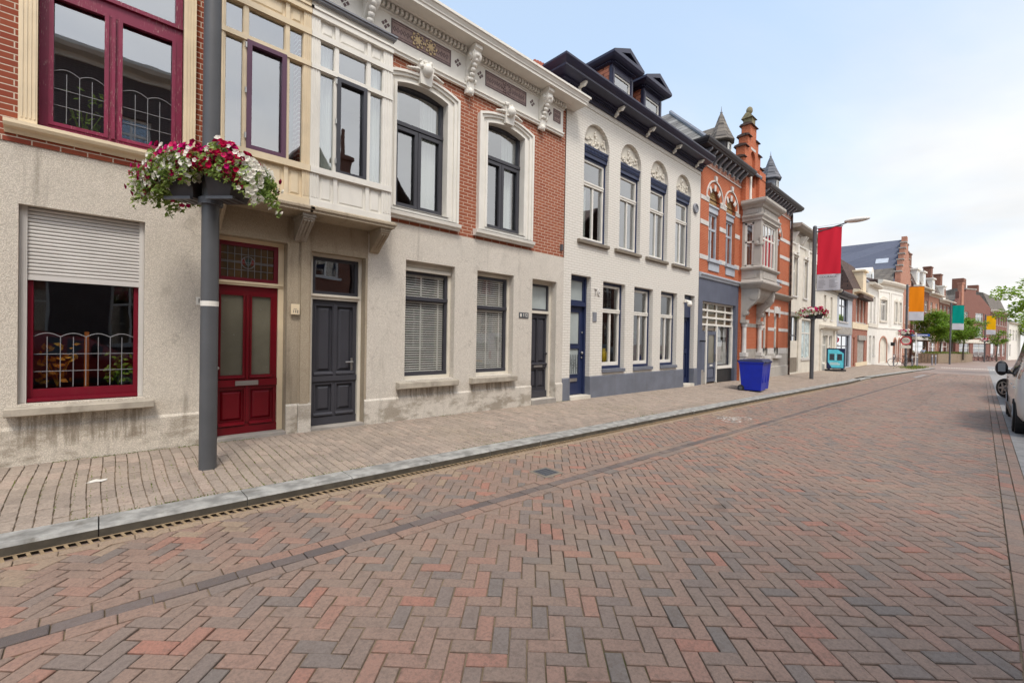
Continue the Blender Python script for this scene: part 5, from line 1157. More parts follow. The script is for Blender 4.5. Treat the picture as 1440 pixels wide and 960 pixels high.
# ------------------------------------------------------------------ plainer houses down the street: local frame, x along the front, y inwards
def simple(name, label, P, Q, zb, eave, wall, wins, frame='white', roof=None, cornice=None, co=.35, depth=9, base=None, cat='house', yset=.1, group=None):
    P, Q = Vector(P), Vector(Q); L = (Q-P).length; rz = math.atan2(Q.y-P.y, Q.x-P.x)
    r = thing(name, label, cat, (P.x, P.y, zb), rz, group); setoff()
    holes = [archo(w[0], w[1], w[2], w[3], w[3]+(w[4] if len(w) > 4 and isinstance(w[4], (int, float)) else 0), 8) for w in wins]
    MB().panel(rect(0, L, -.4, eave), holes, 0, .16).build('wall', M[wall], r)
    shell(r, 0, L, .01, depth, -.4, eave, wall, floors=(3.2,) if eave > 4 else ())
    for w in wins:
        a, b, z0, z1 = w[:4]; arc = w[4] if len(w) > 4 and isinstance(w[4], (int, float)) else 0
        fm = w[5] if len(w) > 5 else frame
        V = [((a+b)/2, z0+.05, z1+arc*.8, .06)] if b-a > .75 else []
        o = window(r, a, b, z0, z1, yset, fm, .07, .07, V=V, H=[(z0+(z1-z0)*.66, a+.03, b-.03, .07)] if z1-z0 > 1.2 else [], zt=z1+arc if arc else None)
        if z0 > .5: MB().box(a-.08, b+.08, -.06, yset, z0-.08, z0).build('sill', M['orn_white'], o)
    if base: MB().prismx([(0.01, -.4), (-.03, -.4), (-.03, base[0]), (0, base[0]+.03)], 0, L).build('plinth', M[base[1]], r)
    if cornice: MB().sweep([(0, 0), (L, 0)], [(0, eave-.35), (.05, eave-.34), (.05, eave-.18), (co*.8, eave-.16), (co, eave-.06), (co, eave+.03), (0, eave+.08)]).build('cornice', M[cornice], r)
    if roof:
        zr, m, kind = roof
        if kind == 'street': pitched(r, 0, L, -.1, depth, eave, zr, m)
        elif kind == 'gable':      # ridge runs back from the street
            MB().prism([(-.1, eave), (L/2, zr), (L+.1, eave), (L, eave-.12), (L/2, zr-.15), (0, eave-.12)], .35, depth).build('roof', M[m], r)
        elif kind == 'mansard':
            h = MB(); z2 = eave+(zr-eave)*.75; h.prismx([(-.05, eave), (1.0, z2), (depth/2, zr), (depth-1, z2), (depth, eave)], 0, L); h.build('roof', M[m], r)
    return r
def fl(x, z): return z-zf(x)
h = simple('town_house', 'white house with carved cornice above a grey garage front', (25.92, 6.85), (31.2, 6.85), zf(25.9), fl(26, 7.65), 'offwhite',
    [(.55, 1.35, fl(26, 4.06), fl(26, 6.1)), (2.55, 3.3, fl(26, 4.06), fl(26, 6.1)), (4.3, 4.95, fl(26, 4.06), fl(26, 6.1)), (2.45, 4.6, .75, 2.95), (.1, 1.9, .05, 3.05, 0, 'anthracite')], 'white', None, 'weather', .5)
e = MB()
for x in (.3, 1.75, 2.1, 3.65, 4.1, 5.0): e.prismx([(0, fl(26, 6.9)), (-.08, fl(26, 6.9)), (-.3, fl(26, 7.3)), (0, fl(26, 7.3))], x, x+.14)
for a, b in ((.55, 1.35), (2.55, 3.3), (4.3, 4.95)): e.box(a-.12, b+.12, -.09, 0, fl(26, 6.2), fl(26, 6.32)); e.box((a+b)/2-.12, (a+b)/2+.12, -.16, 0, fl(26, 6.3), fl(26, 6.75)); e.box(a-.1, a, -.04, .02, fl(26, 4.0), fl(26, 6.2)); e.box(b, b+.1, -.04, .02, fl(26, 4.0), fl(26, 6.2))
e.box(0, 5.25, -.05, 0, fl(26, 6.75), fl(26, 6.83)); e.build('ornament', M['white'], h)
MB().box(0, 2.3, -.06, 0, 3.05, 3.25).build('shutter_box', M['concrete'], h)
MB().box(.12, 1.88, .06, .09, .85, 1.75).build('garage_panel', M['offwhite'], h); MB().box(.12, 1.88, .07, .09, .05, .85).build('garage_panel', M['browstone'], h)
pst = MB().box(2.55, 4.5, .13, .14, .85, 2.9).build('window_poster', M['poster'] if 'poster' in M else M['bluegrey'], h)
h = simple('town_house', 'low off-white house with pilastered shop door behind the blue pavement board', (31.2, 6.85), (36.9, 6.85), zf(33), fl(34, 5.2), 'offwhite',
    [(2.0, 2.6, fl(34, 3.1), fl(34, 4.6)), (3.75, 4.35, fl(34, 3.1), fl(34, 4.6)), (1.9, 3.2, .4, 2.2), (3.6, 4.5, .1, 2.2)], 'white', (fl(34, 7.6), 'tile_dark', 'street'), 'weather', .3)
MB().sweep([(1.0, 0), (5.6, 0)], [(0, 2.55), (.1, 2.6), (.3, 2.68), (.34, 2.8), (0, 2.86)]).box(1.1, 1.5, -.08, 0, 0, 2.55).box(4.8, 5.2, -.08, 0, 0, 2.55).build('shop_surround', M['offwhite'], h)
h = simple('town_house', 'smooth grey house with one large dark framed window above dark sliding doors', (36.92, 6.85), (42.0, 6.85), zf(39), fl(39, 5.15), 'bluegrey',
    [(.6, 3.5, fl(39, 3.14), fl(39, 4.85)), (.2, 4.4, .02, 2.35)], 'anthracite', (fl(39, 5.9), 'zinc', 'street'), 'anthracite', .35)
MB().box(0, 5.05, -.04, .01, 2.42, 2.95).build('fascia', M['concrete'], h)
h = simple('town_house', 'narrow red brick house with cream bands and a dark mansard roof', (42.02, 6.85), (48.68, 6.85), zf(45), fl(45, 5.7), 'brick_red',
    [(1.5, 2.5, fl(45, 3.3), fl(45, 5.15)), (2.9, 3.9, fl(45, 3.3), fl(45, 5.15)), (4.4, 5.4, fl(45, 3.3), fl(45, 5.15)), (2.4, 5.4, .1, 2.2), (.5, 1.2, .1, 2.3)], 'white', (fl(45, 9.2), 'tile_dark', 'mansard'), 'cream', .4)
MB().box(0, 6.6, -.06, .01, fl(45, 2.75), fl(45, 3.25)).box(1.6, 6.6, -.05, .01, .0, .3).build('band', M['cream'], h)
MB().box(2.5, 5.3, .04, .08, .05, 2.1).build('roller_door', M['concrete'], h); MB().box(2.2, 5.6, -.12, .0, 2.1, 2.5).build('shutter_box', M['concrete'], h)
MB().box(1.2, 5.7, -.5, 0, fl(45, 5.15), fl(45, 5.42)).build('awning_box', M['tile_dark'], h)
d = MB().box(4.2, 5.6, .0, 1.4, fl(45, 5.8), fl(45, 7.6)).box(4.1, 5.7, -.15, 1.4, fl(45, 7.6), fl(45, 7.75)); d.build('dormer', M['cream'], h)
h = simple('town_house', 'slim white rendered house with a zinc domed roof next to the corner house', (48.7, 6.85), (53.6, 6.85), zf(51), fl(51, 6.9), 'white',
    [(1.0, 2.0, fl(51, 3.6), fl(51, 5.9)), (2.9, 3.9, fl(51, 3.6), fl(51, 5.9)), (1.0, 2.1, .1, 2.6), (2.9, 4.0, .8, 2.6)], 'white', (fl(51, 8.3), 'zinc', 'mansard'), 'offwhite', .45)
MB().box(0, 4.88, -.08, .01, fl(51, 3.1), fl(51, 3.4)).build('string_course', M['offwhite'], h)
def corner_house():
    A, B, D, E_ = Vector((53.62, 6.85)), Vector((56.6, 6.22)), Vector((60.6, 5.70)), Vector((61.6, 13.5)); zb = -.27
    r = thing('corner_house', 'white corner house with arched ground floor openings and a heavy white cornice', 'house', (A.x, A.y, zb)); setoff()
    def face(P, Q, holes, low):
        u = (Q-P); L = u.length; rz = math.atan2(u.y, u.x); c, s = math.cos(rz), math.sin(rz); o = P-A
        def tr(mb): mb.v = [(o.x+x*c-y*s, o.y+x*s+y*c, z) for x, y, z in mb.v]; return mb
        hs = [archo(*q) for q in holes]; m = MB(); m.panel(rect(0, L, -.4, 7.9), hs, 0, .22); tr(m).build('wall', M['white'], r)
        for q in holes:
            a, b, z0, z1, zt = q; lowd = z0 < .5
            m = MB().ring(archo(a, b, z0, z1, zt, 10), archo(a+.08, b-.08, z0+.08, z1, max(zt-.08, z1), 10) if zt > z1 else rect(a+.08, b-.08, z0+.08, z1-.08), .1, .18)
            if not lowd: m.box((a+b)/2-.04, (a+b)/2+.04, .1, .17, z0, z1); m.box(a, b, .1, .17, z0+1.55, z0+1.65)
            w = tr(m).build('window' if not lowd else 'door', M['white' if low != 'b' or not lowd else 'brick_salmon'], r)
            m = MB().prism(archo(a+.04, b-.04, z0+.04, z1, max(zt-.04, z1), 10), .13, .14); tr(m).build('pane', M['glass' if not lowd else low if low != 'b' else 'brick_brown'], w)
            if not lowd: tr(MB().box(a-.15, b+.15, -.1, .1, z0-.15, z0).ring(archo(a-.14, b+.14, z0, z1+.1, z1+.34, 8), archo(a, b, z0, z1, z1+.001, 8), -.06, .01)).build('surround', M['offwhite'], w)
            else: tr(MB().ring(archo(a-.16, b+.16, z0, z1, zt+.16, 10), archo(a, b, z0, z1, zt, 10), -.02, .02)).build('surround', M['brick_salmon'], w)
        m = MB()
        for x in (.12, L-.3): m.box(x, x+.2, -.05, .0, 3.6, 6.9)
        m.box(0, L, -.06, 0, 3.35, 3.5); m.box(0, L, -.04, .0, 6.85, 6.95)
        tr(m).build('pilaster', M['white'], r)
    face(A, B, [(.7, 2.1, 4.1, 6.1, 6.1), (.75, 2.35, .05, 1.9, 2.5)], 'offwhite')
    face(B, D, [(1.3, 2.1, 4.1, 6.1, 6.1), (2.75, 3.5, 4.1, 6.1, 6.1), (1.2, 2.2, .05, 1.9, 2.4), (2.75, 3.6, .05, 1.9, 2.4)], 'b')
    face(D, E_, [(1.2, 2.2, 4.1, 6.1, 6.1), (4, 5, 4.1, 6.1, 6.1)], 'b')
    la, lb, ld, le = [p-A for p in (A, B, D, E_)]
    MB().sweep([tuple(la), tuple(lb), tuple(ld), tuple(le)], [(0, 7.2), (.06, 7.22), (.06, 7.5), (.3, 7.6), (.4, 7.78), (.4, 7.92), (0, 7.98)]).build('cornice', M['offwhite'], r)
    m = MB().prismz([tuple(la), tuple(lb), tuple(ld), tuple(le), (0, 8)], 7.8, 7.9); m.add([(0, 0, 7.95), (lb.x, lb.y, 7.95), (ld.x, ld.y, 7.95), (le.x, le.y, 7.95), (0, 7, 7.95), (3.5, 3.5, 9.3)], [(0,1,5), (1,2,5), (2,3,5), (3,4,5), (4,0,5)]); m.build('roof', M['tile_dark'], r)
    d = MB().cyl((2.2, .7, 7.9), (2.2, 2.2, 7.9), .75, n=16).box(1.45, 2.95, .7, 2.2, 7.9, 8.7).cyl((2.2, .7, 8.7), (2.2, 2.2, 8.7), .75, n=16); do = d.build('dormer', M['white'], r)
    MB().box(1.8, 2.6, .66, .7, 8.0, 8.9).build('pane', M['glass'], do)
    lp = MB().box(2.55, 2.85, -1.05, -.75, 1.7, 2.05).build('wall_lamp', M['black'], r)
corner_house()
def solar_house():
    x0, x1, Y, zb = 67, 78, 6.55, -.45
    r = thing('gable_house', 'tall salmon brick house with stepped gable and a roof of black solar panels', 'house', (x0, Y, zb)); setoff()
    L = x1-x0; c = L/2; pts = [(0, -.4), (L, -.4), (L, 9.6)]
    st = 6
    for k in range(st): x = L-(k+1)*(c-.5)/st; z = 9.6+(k+1)*.80; pts += [(L-k*(c-.5)/st, z), (x, z)]
    zt = 9.6+st*.80; pts += [(c+.5, zt+.9), (c-.5, zt+.9)]
    for k in reversed(range(st)): x = (k+1)*(c-.5)/st; z = 9.6+(k+1)*.80; pts += [(x, z), (k*(c-.5)/st, z)]
    pts.append((0, 9.6))
    m = MB().prism(pts, 0, .5); m.build('gable_wall', M['brick_salmon'], r)
    q = MB()
    for k in range(st):
        z = 9.6+(k+1)*.80
        for s in (0, 1):
            a, b = (k*(c-.5)/st, (k+1)*(c-.5)/st) if not s else (L-(k+1)*(c-.5)/st, L-k*(c-.5)/st); MB().box(a-.08, b+.08, -.08, .58, z, z+.14).build('coping', M['concrete'], r)
    for x in (1.2, 4.6, 8.0): w = window(r, x, x+1.4, 1.0, 3.0, -.03, 'white'); window(r, x, x+1.4, 4.6, 6.8, -.03, 'white')
    MB().box(0, .3, .5, 16, -.4, 9.3).box(L-.3, L, .5, 16, -.4, 9.3).box(0, L, 15.7, 16, -.4, 9.3).build('side_wall', M['brick_brown'], r)
    ze, zr = 9.3, 15.0
    m = MB().prism([(-.3, ze), (c, zr), (L+.3, ze), (L, ze-.2), (c, zr-.25), (0, ze-.2)], .5, 22); ro = m.build('roof', M['solar'], r)
    MB().prism([(2.3, ze+2.50), (2.9, ze+3.12), (2.84, ze+3.20), (2.24, ze+2.58)], 1.4, 2.6).build('skylight', M['bluegrey'], ro)
    MB().prism([(-.34, ze), (1.2, ze+1.6), (1.15, ze+1.7), (-.4, ze+.1)], .6, 9).build('tile_strip', M['tile_grey'], ro)
solar_house()
# the row beyond the side street and the brick block where the street bends
def row(i, label, P, Q, eave, ridge, wall, shop, frame='white', rm='tile_dark', dorm=None, chim=None, zb=-.6):
    P, Q = Vector(P), Vector(Q); L = (Q-P).length; n = max(2, int(L/2.6)); wins = []
    for k in range(n):
        a = L*(k+.5)/n
        wins.append((a-.85, a+.85, 4.2, 6.2)); 
        if eave > 8: wins.append((a-.8, a+.8, 6.9, 8.5))
    wins.append((.5, L-1.6, .5, 2.7)); wins.append((L-1.3, L-.4, .05, 2.6))
    h = simple('town_house', label, P, Q, zb, eave, wall, wins, frame, (ridge, rm, 'mansard'), 'offwhite', .7, 9)
    MB().box(0, L-.02, -.5 if shop[1] else -.1, 0, 2.85, 3.5).build('shop_fascia', M[shop[0]], h)
    for q in ((.3, .7) if dorm else (.45,)):
        d = MB().box(L*q-.8, L*q+.8, .05, 3, eave+.2, eave+2.3).box(L*q-.95, L*q+.95, -.1, 3, eave+2.3, eave+2.5).build('dormer', M['white'], h); MB().box(L*q-.5, L*q+.5, .01, .05, eave+.6, eave+2.0).build('pane', M['glass'], d)
    if chim is not None: MB().box(chim, chim+1.3, .7, 1.6, eave+.5, eave+4.6).box(chim-.08, chim+1.38, .62, 1.68, eave+4.4, eave+4.55).build('chimney', M['brick_brown'], h)
    return h
row(0, 'brown brick house with a white dormer and white shop fascia beside the side street', (79.2, 6.42), (88, 5.45), 10.1, 14.0, 'brick_brown', ('white', True), dorm=True, chim=1.0)
row(1, 'brown brick house with three tall windows above an orange lit shop', (88.1, 5.42), (95, 4.7), 9.7, 13.4, 'brick_salmon', ('cream', False), chim=5.0)
row(2, 'yellowish brick house with deep pale eaves behind the small trees', (95.1, 4.65), (103.2, 3.7), 9.2, 12.8, 'brick_brown', ('offwhite', False), rm='tile_grey', chim=4.5)
def block():
    P, Q = Vector((104, 3.05)), Vector((112.5, -.85)); L = (Q-P).length
    wins = [(5.2, 7.4, 3.7, 5.6), (5.2, 7.4, 6.4, 7.9), (1.2, 3.6, 3.7, 5.6), (1.4, 3.2, 6.6, 8.0), (4.8, 8.4, .5, 2.7), (1.0, 3.8, .5, 2.7)]
    h = simple('brick_block', 'red brown brick gable block with a stepped chimney where the street bends', P, Q, -.75, 8.6, 'brick_maroon', wins, 'white', None, None, cat='building')
    h['category'] = 'building'
    g = MB().prism([(0, 8.6), (L, 8.6), (L, 8.9), (7.4, 10.2), (6.2, 11.0), (5.2, 11.0), (5.2, 11.8), (2.4, 11.8), (2.4, 11.4), (.6, 11.4), (.6, 10.2), (0, 9.4)], 0, .5); g.build('gable', M['brick_maroon'], h)
    MB().box(1.1, 1.7, -.1, .45, 7, 12.6).box(1.03, 1.77, -.16, .51, 12.6, 12.85).build('chimney', M['brick_salmon'], h)
    MB().box(2.4, 5.3, -.06, .56, 11.8, 12.0).build('coping', M['concrete'], h)
    MB().prism([(-.1, 8.7), (3.5, 11.1), (L, 8.7), (L-.2, 8.5)], .5, 12).build('roof', M['tile_grey'], h)
    MB().box(-.02, L, -.1, 0, 2.8, 3.4).build('shop_fascia', M['offwhite'], h)
    P2 = Vector((112.6, -.9)); Q2 = Vector((133, -3.3)); L2 = (Q2-P2).length
    ws = []
    for k in range(6): ws += [(1.2+k*3.3, 2.8+k*3.3, 3.8, 5.5), (1.2+k*3.3, 2.8+k*3.3, 6.3, 8.0)]
    ws += [(1, 6, .5, 3), (8, 13, .5, 3), (15, 19, .5, 3)]
    h2 = simple('brick_terrace', 'long brown brick terrace with white windows and a steep grey roof', P2, Q2, -.85, 8.7, 'brick_maroon', ws, 'white', (12.8, 'tile_grey', 'mansard'), 'offwhite', .8, cat='building')
    MB().box(3, 4.6, 1, 3, 9.6, 11.2).build('dormer', M['white'], h2); MB().box(.5, 3.0, 3.5, 5, 11.5, 14.6).build('chimney', M['brick_brown'], h2); MB().box(15, 16.4, 3.5, 5, 12.5, 14.6).build('chimney', M['brick_brown'], h2)
    P3 = Vector((134, -3.6)); Q3 = Vector((150, -5.8))
    simple('white_house', 'small white rendered house closing the view at the end of the street', P3, Q3, -1, 7.5, 'white', [(1, 3, 4, 6), (5, 7, 4, 6), (9, 11, 4, 6), (1, 3, .5, 3)], 'white', (10.5, 'slate', 'street'), 'offwhite')
block()
# the opposite side of the street: seen in the window glass
def opposite(label, xa, xb, eave, ridge, wall, rm, kind, frame='white', wins=None):
    L = xb-xa; n = max(2, int(L/1.9)); ws = []
    for k in range(n): a = L*(k+.5)/n; ws += [(a-.5, a+.5, 3.9, 5.8), (a-.5, a+.5, .9, 2.9)]
    if eave > 8.5:
        for k in range(n): a = L*(k+.5)/n; ws.append((a-.45, a+.45, 6.7, 8.3))
    return simple('town_house', label, (xb, -5.0), (xa, -5.0), zf(xa), eave, wall, ws, frame, (ridge, rm, kind), 'offwhite', .5, 9)
o1 = opposite('dark brick house with a grey eaves gutter facing the crimson windows', -7.5, 1.9, 9.9, 10.3, 'brick_dark', 'zinc', 'street')
o6 = opposite('low rendered house squeezed between a tall and a gabled brick house', 2.0, 4.1, 5.6, 6.0, 'cream', 'zinc', 'street')
o2 = opposite('narrow brick house with a tiled gable roof facing the two bays', 4.2, 8.0, 6.5, 9.4, 'brick_brown', 'tile_dark', 'gable')
o3 = opposite('dark brick house with tiled gable roof facing the carved white cornice', 8.1, 12.4, 6.3, 9.2, 'brick_dark', 'tile_dark', 'gable')
o4 = opposite('cream rendered house facing the white painted brick front', 12.5, 21.8, 6.0, 8.4, 'cream', 'tile_orange', 'street')
o5 = opposite('brown brick house facing the stepped gable', 21.9, 31, 7.2, 11.2, 'brick_brown', 'tile_dark', 'gable')
setoff()
ch = MB().box(.2, .8, .6, 1.2, 6.6, 9.0).box(.12, .88, .52, 1.28, 8.85, 9.0).cyl((.5, .9, 9.0), (.5, .9, 10.2), .08); ch.build('chimney', M['brick_brown'], o2)
nb = MB().box(4.2, 4.55, -.03, 0, 2.25, 2.5).build('number_plate', M['white'], o1); text(nb, '78', (4.375, -.034, 2.375), .2, M['black'])
# ------------------------------------------------------------------ lamp posts, banners, flower baskets
setoff()
def lamp_post(label, x, y, top, lamp, sticker=False):
    z = pz(x, y)
    r = thing('lamp_post', label, 'lamp post', (x, y, z), 0, 'grey lamp posts along the pavement')
    MB().cyl((0, 0, -.1), (0, 0, top), .083, .08, 24).cyl((0, 0, top), (0, 0, top+.06), .085, .05, 24).build('post', M['postgrey'], r, smooth=True)
    if lamp:
        MB().tube([(0, 0, top-.25), (0, -.5, top-.16), (0, -1.0, top-.05), (0, -1.25, top+.02)], .03, 8).tube([(0, 0, top-.02), (0, -1.0, top+.0)], .006, 5).build('arm', M['postgrey'], r)
        h = MB().ball((0, -1.55, top+.06), .18, 14, 10, sx=1, sy=2.6, sz=.62); pr = [(-1.05, .0), (-1.25, .10), (-1.5, .16), (-1.8, .14), (-1.98, .04), (-1.9, .0)]
        0 and h.add([(sx*(.02 if k in (0, 4) else .12), yy, top+zz-.0) for sx in (-1, 1) for k, (yy, zz) in enumerate(pr)]+[(0, yy, top+zz+.03) for yy, zz in pr],
              [(i, i+1, 13+i, 12+i) for i in range(5)]+[(12+i, 13+i, 7+i, 6+i) for i in range(5)]+[(0, 1, 7, 6), (0, 6, 11, 5)])
        ho = h.build('lamp_head', M['alu'], r, smooth=True); ho.data.materials[0] = M['white']
    if sticker: st = MB(); st.lathe([(.0835, 1.76), (.0842, 1.76), (.0842, 1.815), (.0835, 1.815)], (0, 0, 0), 24); st.build('sticker', M['white'], r)
    return r
M['postgrey'] = paint('lamp_post_grey', C(84, 85, 87), .45, .12, 2.5)
M['pave_plain'] = paint('pavement_patch', C(158, 136, 118), .9, .2, 10)
M['banner_red'] = cloth('red_banner', C(226, 52, 70), .35); M['banner_orange'] = cloth('orange_banner', C(240, 140, 30), .3); M['banner_teal'] = cloth('teal_banner', C(12, 150, 134), .3); M['banner_yellow'] = cloth('yellow_banner', C(244, 186, 24), .3); M['banner_white'] = cloth('white_banner', C(206, 206, 210), .3)
def banner(label, x, y, z0, z1, w, m, txt=None):
    r = thing('street_banner', label, 'banner', (x, y, z0), 0, 'coloured street banners on the lamp posts')
    d = .26; n = 14
    def sheet_(za, zb):
        mb = MB(); vs = []
        for j in range(9):
            f = j/8
            for i in range(n+1):
                t = i/n; vs.append((.03*math.sin(t*5+f*2.2)*t+.012*math.sin(t*13-f*5), -.12-w*t, za+(zb-za)*f-.03*t))
        mb.add(vs, [(j*(n+1)+i, j*(n+1)+i+1, (j+1)*(n+1)+i+1, (j+1)*(n+1)+i) for j in range(8) for i in range(n)]); return mb
    h = z1-z0
    sheet_(h*d, h).build('banner_cloth', M[m], r, smooth=True); lo = sheet_(0, h*d-.002).build('info_panel', M['banner_white'], r, smooth=True)
    MB().cyl((0, 0, h+.02), (0, -.16-w, h-.01), .018).build('pole', M['postgrey'], r); MB().cyl((0, 0, .0), (0, -.16-w, -.03), .012).build('lower_pole', M['postgrey'], r)
    if txt:
        text(lo, txt, (-.06, -.18-w*.42, h*d*.80), w*.155, M['darkgrey'], .001, (math.pi/2, 0, -math.pi/2))
        mb = MB(); rr = random.Random(3)
        for c_ in (0, 1):
            for k in range(7):
                L_ = w*rr.uniform(.2, .36); y0 = -.2-c_*w*.45; z = h*d*(.60-.075*k); mb.box(-.062, -.060, y0-L_, y0, z, z+.016)
        mb.build('small_print', M['zinc'], lo)
    return r
M['foliage_b'] = None
def leafmat(name, c1, c2):
    t = NT(name); n = t.noise(9, 3); k = t.mix(t.ramp(n, .3, .7), c1, c2); out = [q for q in t.N if q.type == 'OUTPUT_MATERIAL'][0]
    t.put(t.b.inputs['Base Color'], k); t.b.inputs['Roughness'].default_value = .5; t.b.inputs['Specular IOR Level'].default_value = .3
    tl = t.N.new('ShaderNodeBsdfTranslucent'); t.put(tl.inputs[0], k); mx = t.N.new('ShaderNodeMixShader'); mx.inputs[0].default_value = .35
    t.L.new(t.b.outputs[0], mx.inputs[1]); t.L.new(tl.outputs[0], mx.inputs[2]); t.L.new(mx.outputs[0], out.inputs[0]); return t.mat
M['foliage_b'] = leafmat('petunia_leaves', C(96, 122, 54), C(160, 180, 96))
M['foliage_t'] = leafmat('tree_leaves', C(72, 108, 30), C(134, 166, 52))
M['foliage_y'] = leafmat('bright_tree_leaves', C(112, 146, 40), C(164, 188, 72))
for k_, c_ in (('petal_white', C(236, 232, 220)), ('petal_red', C(170, 16, 60)), ('petal_magenta', C(190, 24, 106)), ('petal_pink', C(216, 60, 110)), ('petal_wine', C(120, 10, 50))): M[k_] = cloth(k_, c_, .25)
def flower(mb, p, nrm, rad, m):
    n = Vector(nrm).normalized(); a = n.orthogonal().normalized(); b = n.cross(a); p = Vector(p); ph = rng.uniform(0, 6.28)
    vs = [p-n*rad*.55]
    for q in range(10):
        t = ph+q*.6283; rr = rad*(1.0 if q % 2 == 0 else .80); vs.append(p+(a*math.cos(t)+b*math.sin(t))*rr+n*rad*(.04 if q % 2 else -.02))
    mb.add(vs, [(0, 1+q, 1+(q+1) % 10) for q in range(10)], m)
def flower_basket(label, x, y, z, seed, nl=2600, nf=300, fs=.031):
    rr = random.Random(seed); r = thing('flower_basket', label, 'flower basket', (x, y, z), 0, 'hanging flower baskets on the lamp posts')
    yaw = R(-47); ca, sa = math.cos(yaw), math.sin(yaw)     # long axis of the pair of troughs
    def W_(u, v, h): u *= .86; v *= .9; return (u*ca-v*sa, u*sa+v*ca, h)
    for s in (-1, 1):
        t = MB(); A = [W_(s*.10, -.15, 0), W_(s*.36, -.15, 0), W_(s*.36, .15, 0), W_(s*.10, .15, 0)]; B = [W_(s*.08, -.20, .22), W_(s*.46, -.20, .22), W_(s*.46, .20, .22), W_(s*.08, .20, .22)]
        t.add(A+B, [(0,1,2,3), (4,5,6,7), (0,1,5,4), (1,2,6,5), (2,3,7,6), (3,0,4,7)]); tr = t.build('planter', M['planter'], r)
        g = MB()
        for k in range(3): g.add([W_(s*(.16+.1*k), -.17, -.004), W_(s*(.2+.1*k), -.17, -.004), W_(s*(.2+.1*k), .1, -.004), W_(s*(.16+.1*k), .1, -.004)], [(0,1,2,3)])
        g.add([W_(s*.1, -.2, -.03), W_(s*.44, -.2, -.03), W_(s*.44, -.16, -.03), W_(s*.1, -.16, -.03), W_(s*.1, -.2, .0), W_(s*.44, -.2, .0), W_(s*.44, -.16, 0), W_(s*.1, -.16, 0)], [(0,3,2,1), (4,5,6,7), (0,1,5,4), (1,2,6,5), (2,3,7,6), (3,0,4,7)])
        g.build('bracket', M['darkgrey'], tr)
    MB().cyl((0, 0, -.05), (0, 0, .02), .115, n=20).build('clamp', M['darkgrey'], r)
    lv = MB(); fl_ = MB(); cl = []
    def pt():   # a mound over the two troughs that spills over the rim and trails at the far end
        while True:
            u = rr.uniform(-.82, .74); v = rr.gauss(0, .22)
            if abs(v) > .42 or abs(v) > .46-.2*abs(u): continue
            top = .50-.20*(abs(u)/.8)**2.4-.6*v*v+.05*math.sin(u*9+seed)+.04*math.sin(u*23)
            bot = .26-.30*abs(u)**3*1.1 if abs(u) > .5 else .22+.05*math.sin(u*14)
            if abs(v) > .2: bot -= .07
            if u > .40: bot -= .24*(u-.40)/.4
            if u < -.2: bot -= .16*min(1, (-u-.2)/.2)
            h = bot+(top-bot)*rr.random()**.75
            return u, v, h, top, bot
    for _ in range(nl):
        u, v, h, top, bot = pt(); p = W_(u, v, h); s = rr.uniform(.016, .036)
        d = Vector((rr.gauss(0, 1), rr.gauss(0, 1), rr.gauss(.5, .8))).normalized(); a = d.orthogonal().normalized(); b = d.cross(a); P_ = Vector(p)
        lv.add([P_-a*s, P_+b*s*.55+d*s*.2, P_+a*s*1.2, P_-b*s*.55+d*s*.2], [(0,1,2,3)])
    for _ in range(nf):
        u, v, h, top, bot = pt(); side = -1 if rr.random() < .8 else 1
        v = side*rr.uniform(.12, .38)*(1-.3*abs(u)); h = bot+(top-bot)*rr.random()
        if rr.random() < .3: h = top; v *= .5
        n_ = Vector(W_(u*.7, v*2.8, (h-.3)*1.2+.05)); k = rr.random()
        if u < .05: m = 0 if k < (.78 if h < top-.1 else .45) else 2 if k < .86 else 3 if k < .93 else 4
        else: m = 1 if k < .42 else 2 if k < .56 else 3 if k < .70 else 4 if k < .82 else 0
        if u > .58: m = 0 if k < .75 else m
        flower(fl_, W_(u*1.03, v*1.08, h+.02), n_, fs*rr.uniform(.75, 1.25), m)
    lv.build('foliage', M['foliage_b'], r, kind='stuff'); fl_.build('blossoms', [M['petal_white'], M['petal_red'], M['petal_magenta'], M['petal_pink'], M['petal_wine']], r, kind='stuff')
    return r
M['planter'] = paint('dark_planter_plastic', C(62, 56, 56), .6, .12)
p1 = lamp_post('thick grey lamp post in front of the left house, next to the deep red door', .863, 5.743, 8.2, True, True)
p2 = lamp_post('grey lamp post carrying the red banner and a curved lamp arm', 24.2, 5.41, 7.05, True)
p3 = lamp_post('grey lamp post carrying the orange banner and the round no cycling sign', 50.4, 4.47, 7.0, False)
p4 = lamp_post('distant grey lamp post carrying the teal banner between the small trees', 72, 2.55, 7.0, False)
p5 = lamp_post('farthest grey lamp post, carrying the yellow banner by the bicycles', 97, -.25, 7.0, False)
z2, z3, z4, z5 = pz(24.2, 5.41), pz(50.4, 4.47), -.5, -.7
banner('red street banner with white lower panel on a lamp post', 24.2, 5.41, 4.0, 6.85, .9, 'banner_red', 'COURAGE')
banner('orange street banner with white lower panel on a lamp post', 50.4, 4.47, 3.65, 6.5, .95, 'banner_orange')
banner('teal street banner among the crowns of the small trees', 72, 2.55, 3.4, 6.2, .95, 'banner_teal')
banner('yellow street banner before the brick terrace', 97, -.25, 3.3, 6.1, .95, 'banner_yellow')
flower_basket('large hanging basket of white, crimson and magenta petunias on the nearest lamp post', .863, 5.743, 3.0, 5, 8500, 1250)
flower_basket('hanging flower basket on the lamp post with the red banner', 24.2, 5.41, 2.72, 6, 1200, 220, .045)
flower_basket('hanging flower basket above the round no cycling sign', 50.4, 4.47, 2.35, 7, 700, 150, .06)
flower_basket('hanging flower basket under the yellow banner', 97, -.25, 2.2, 8, 500, 120, .07)
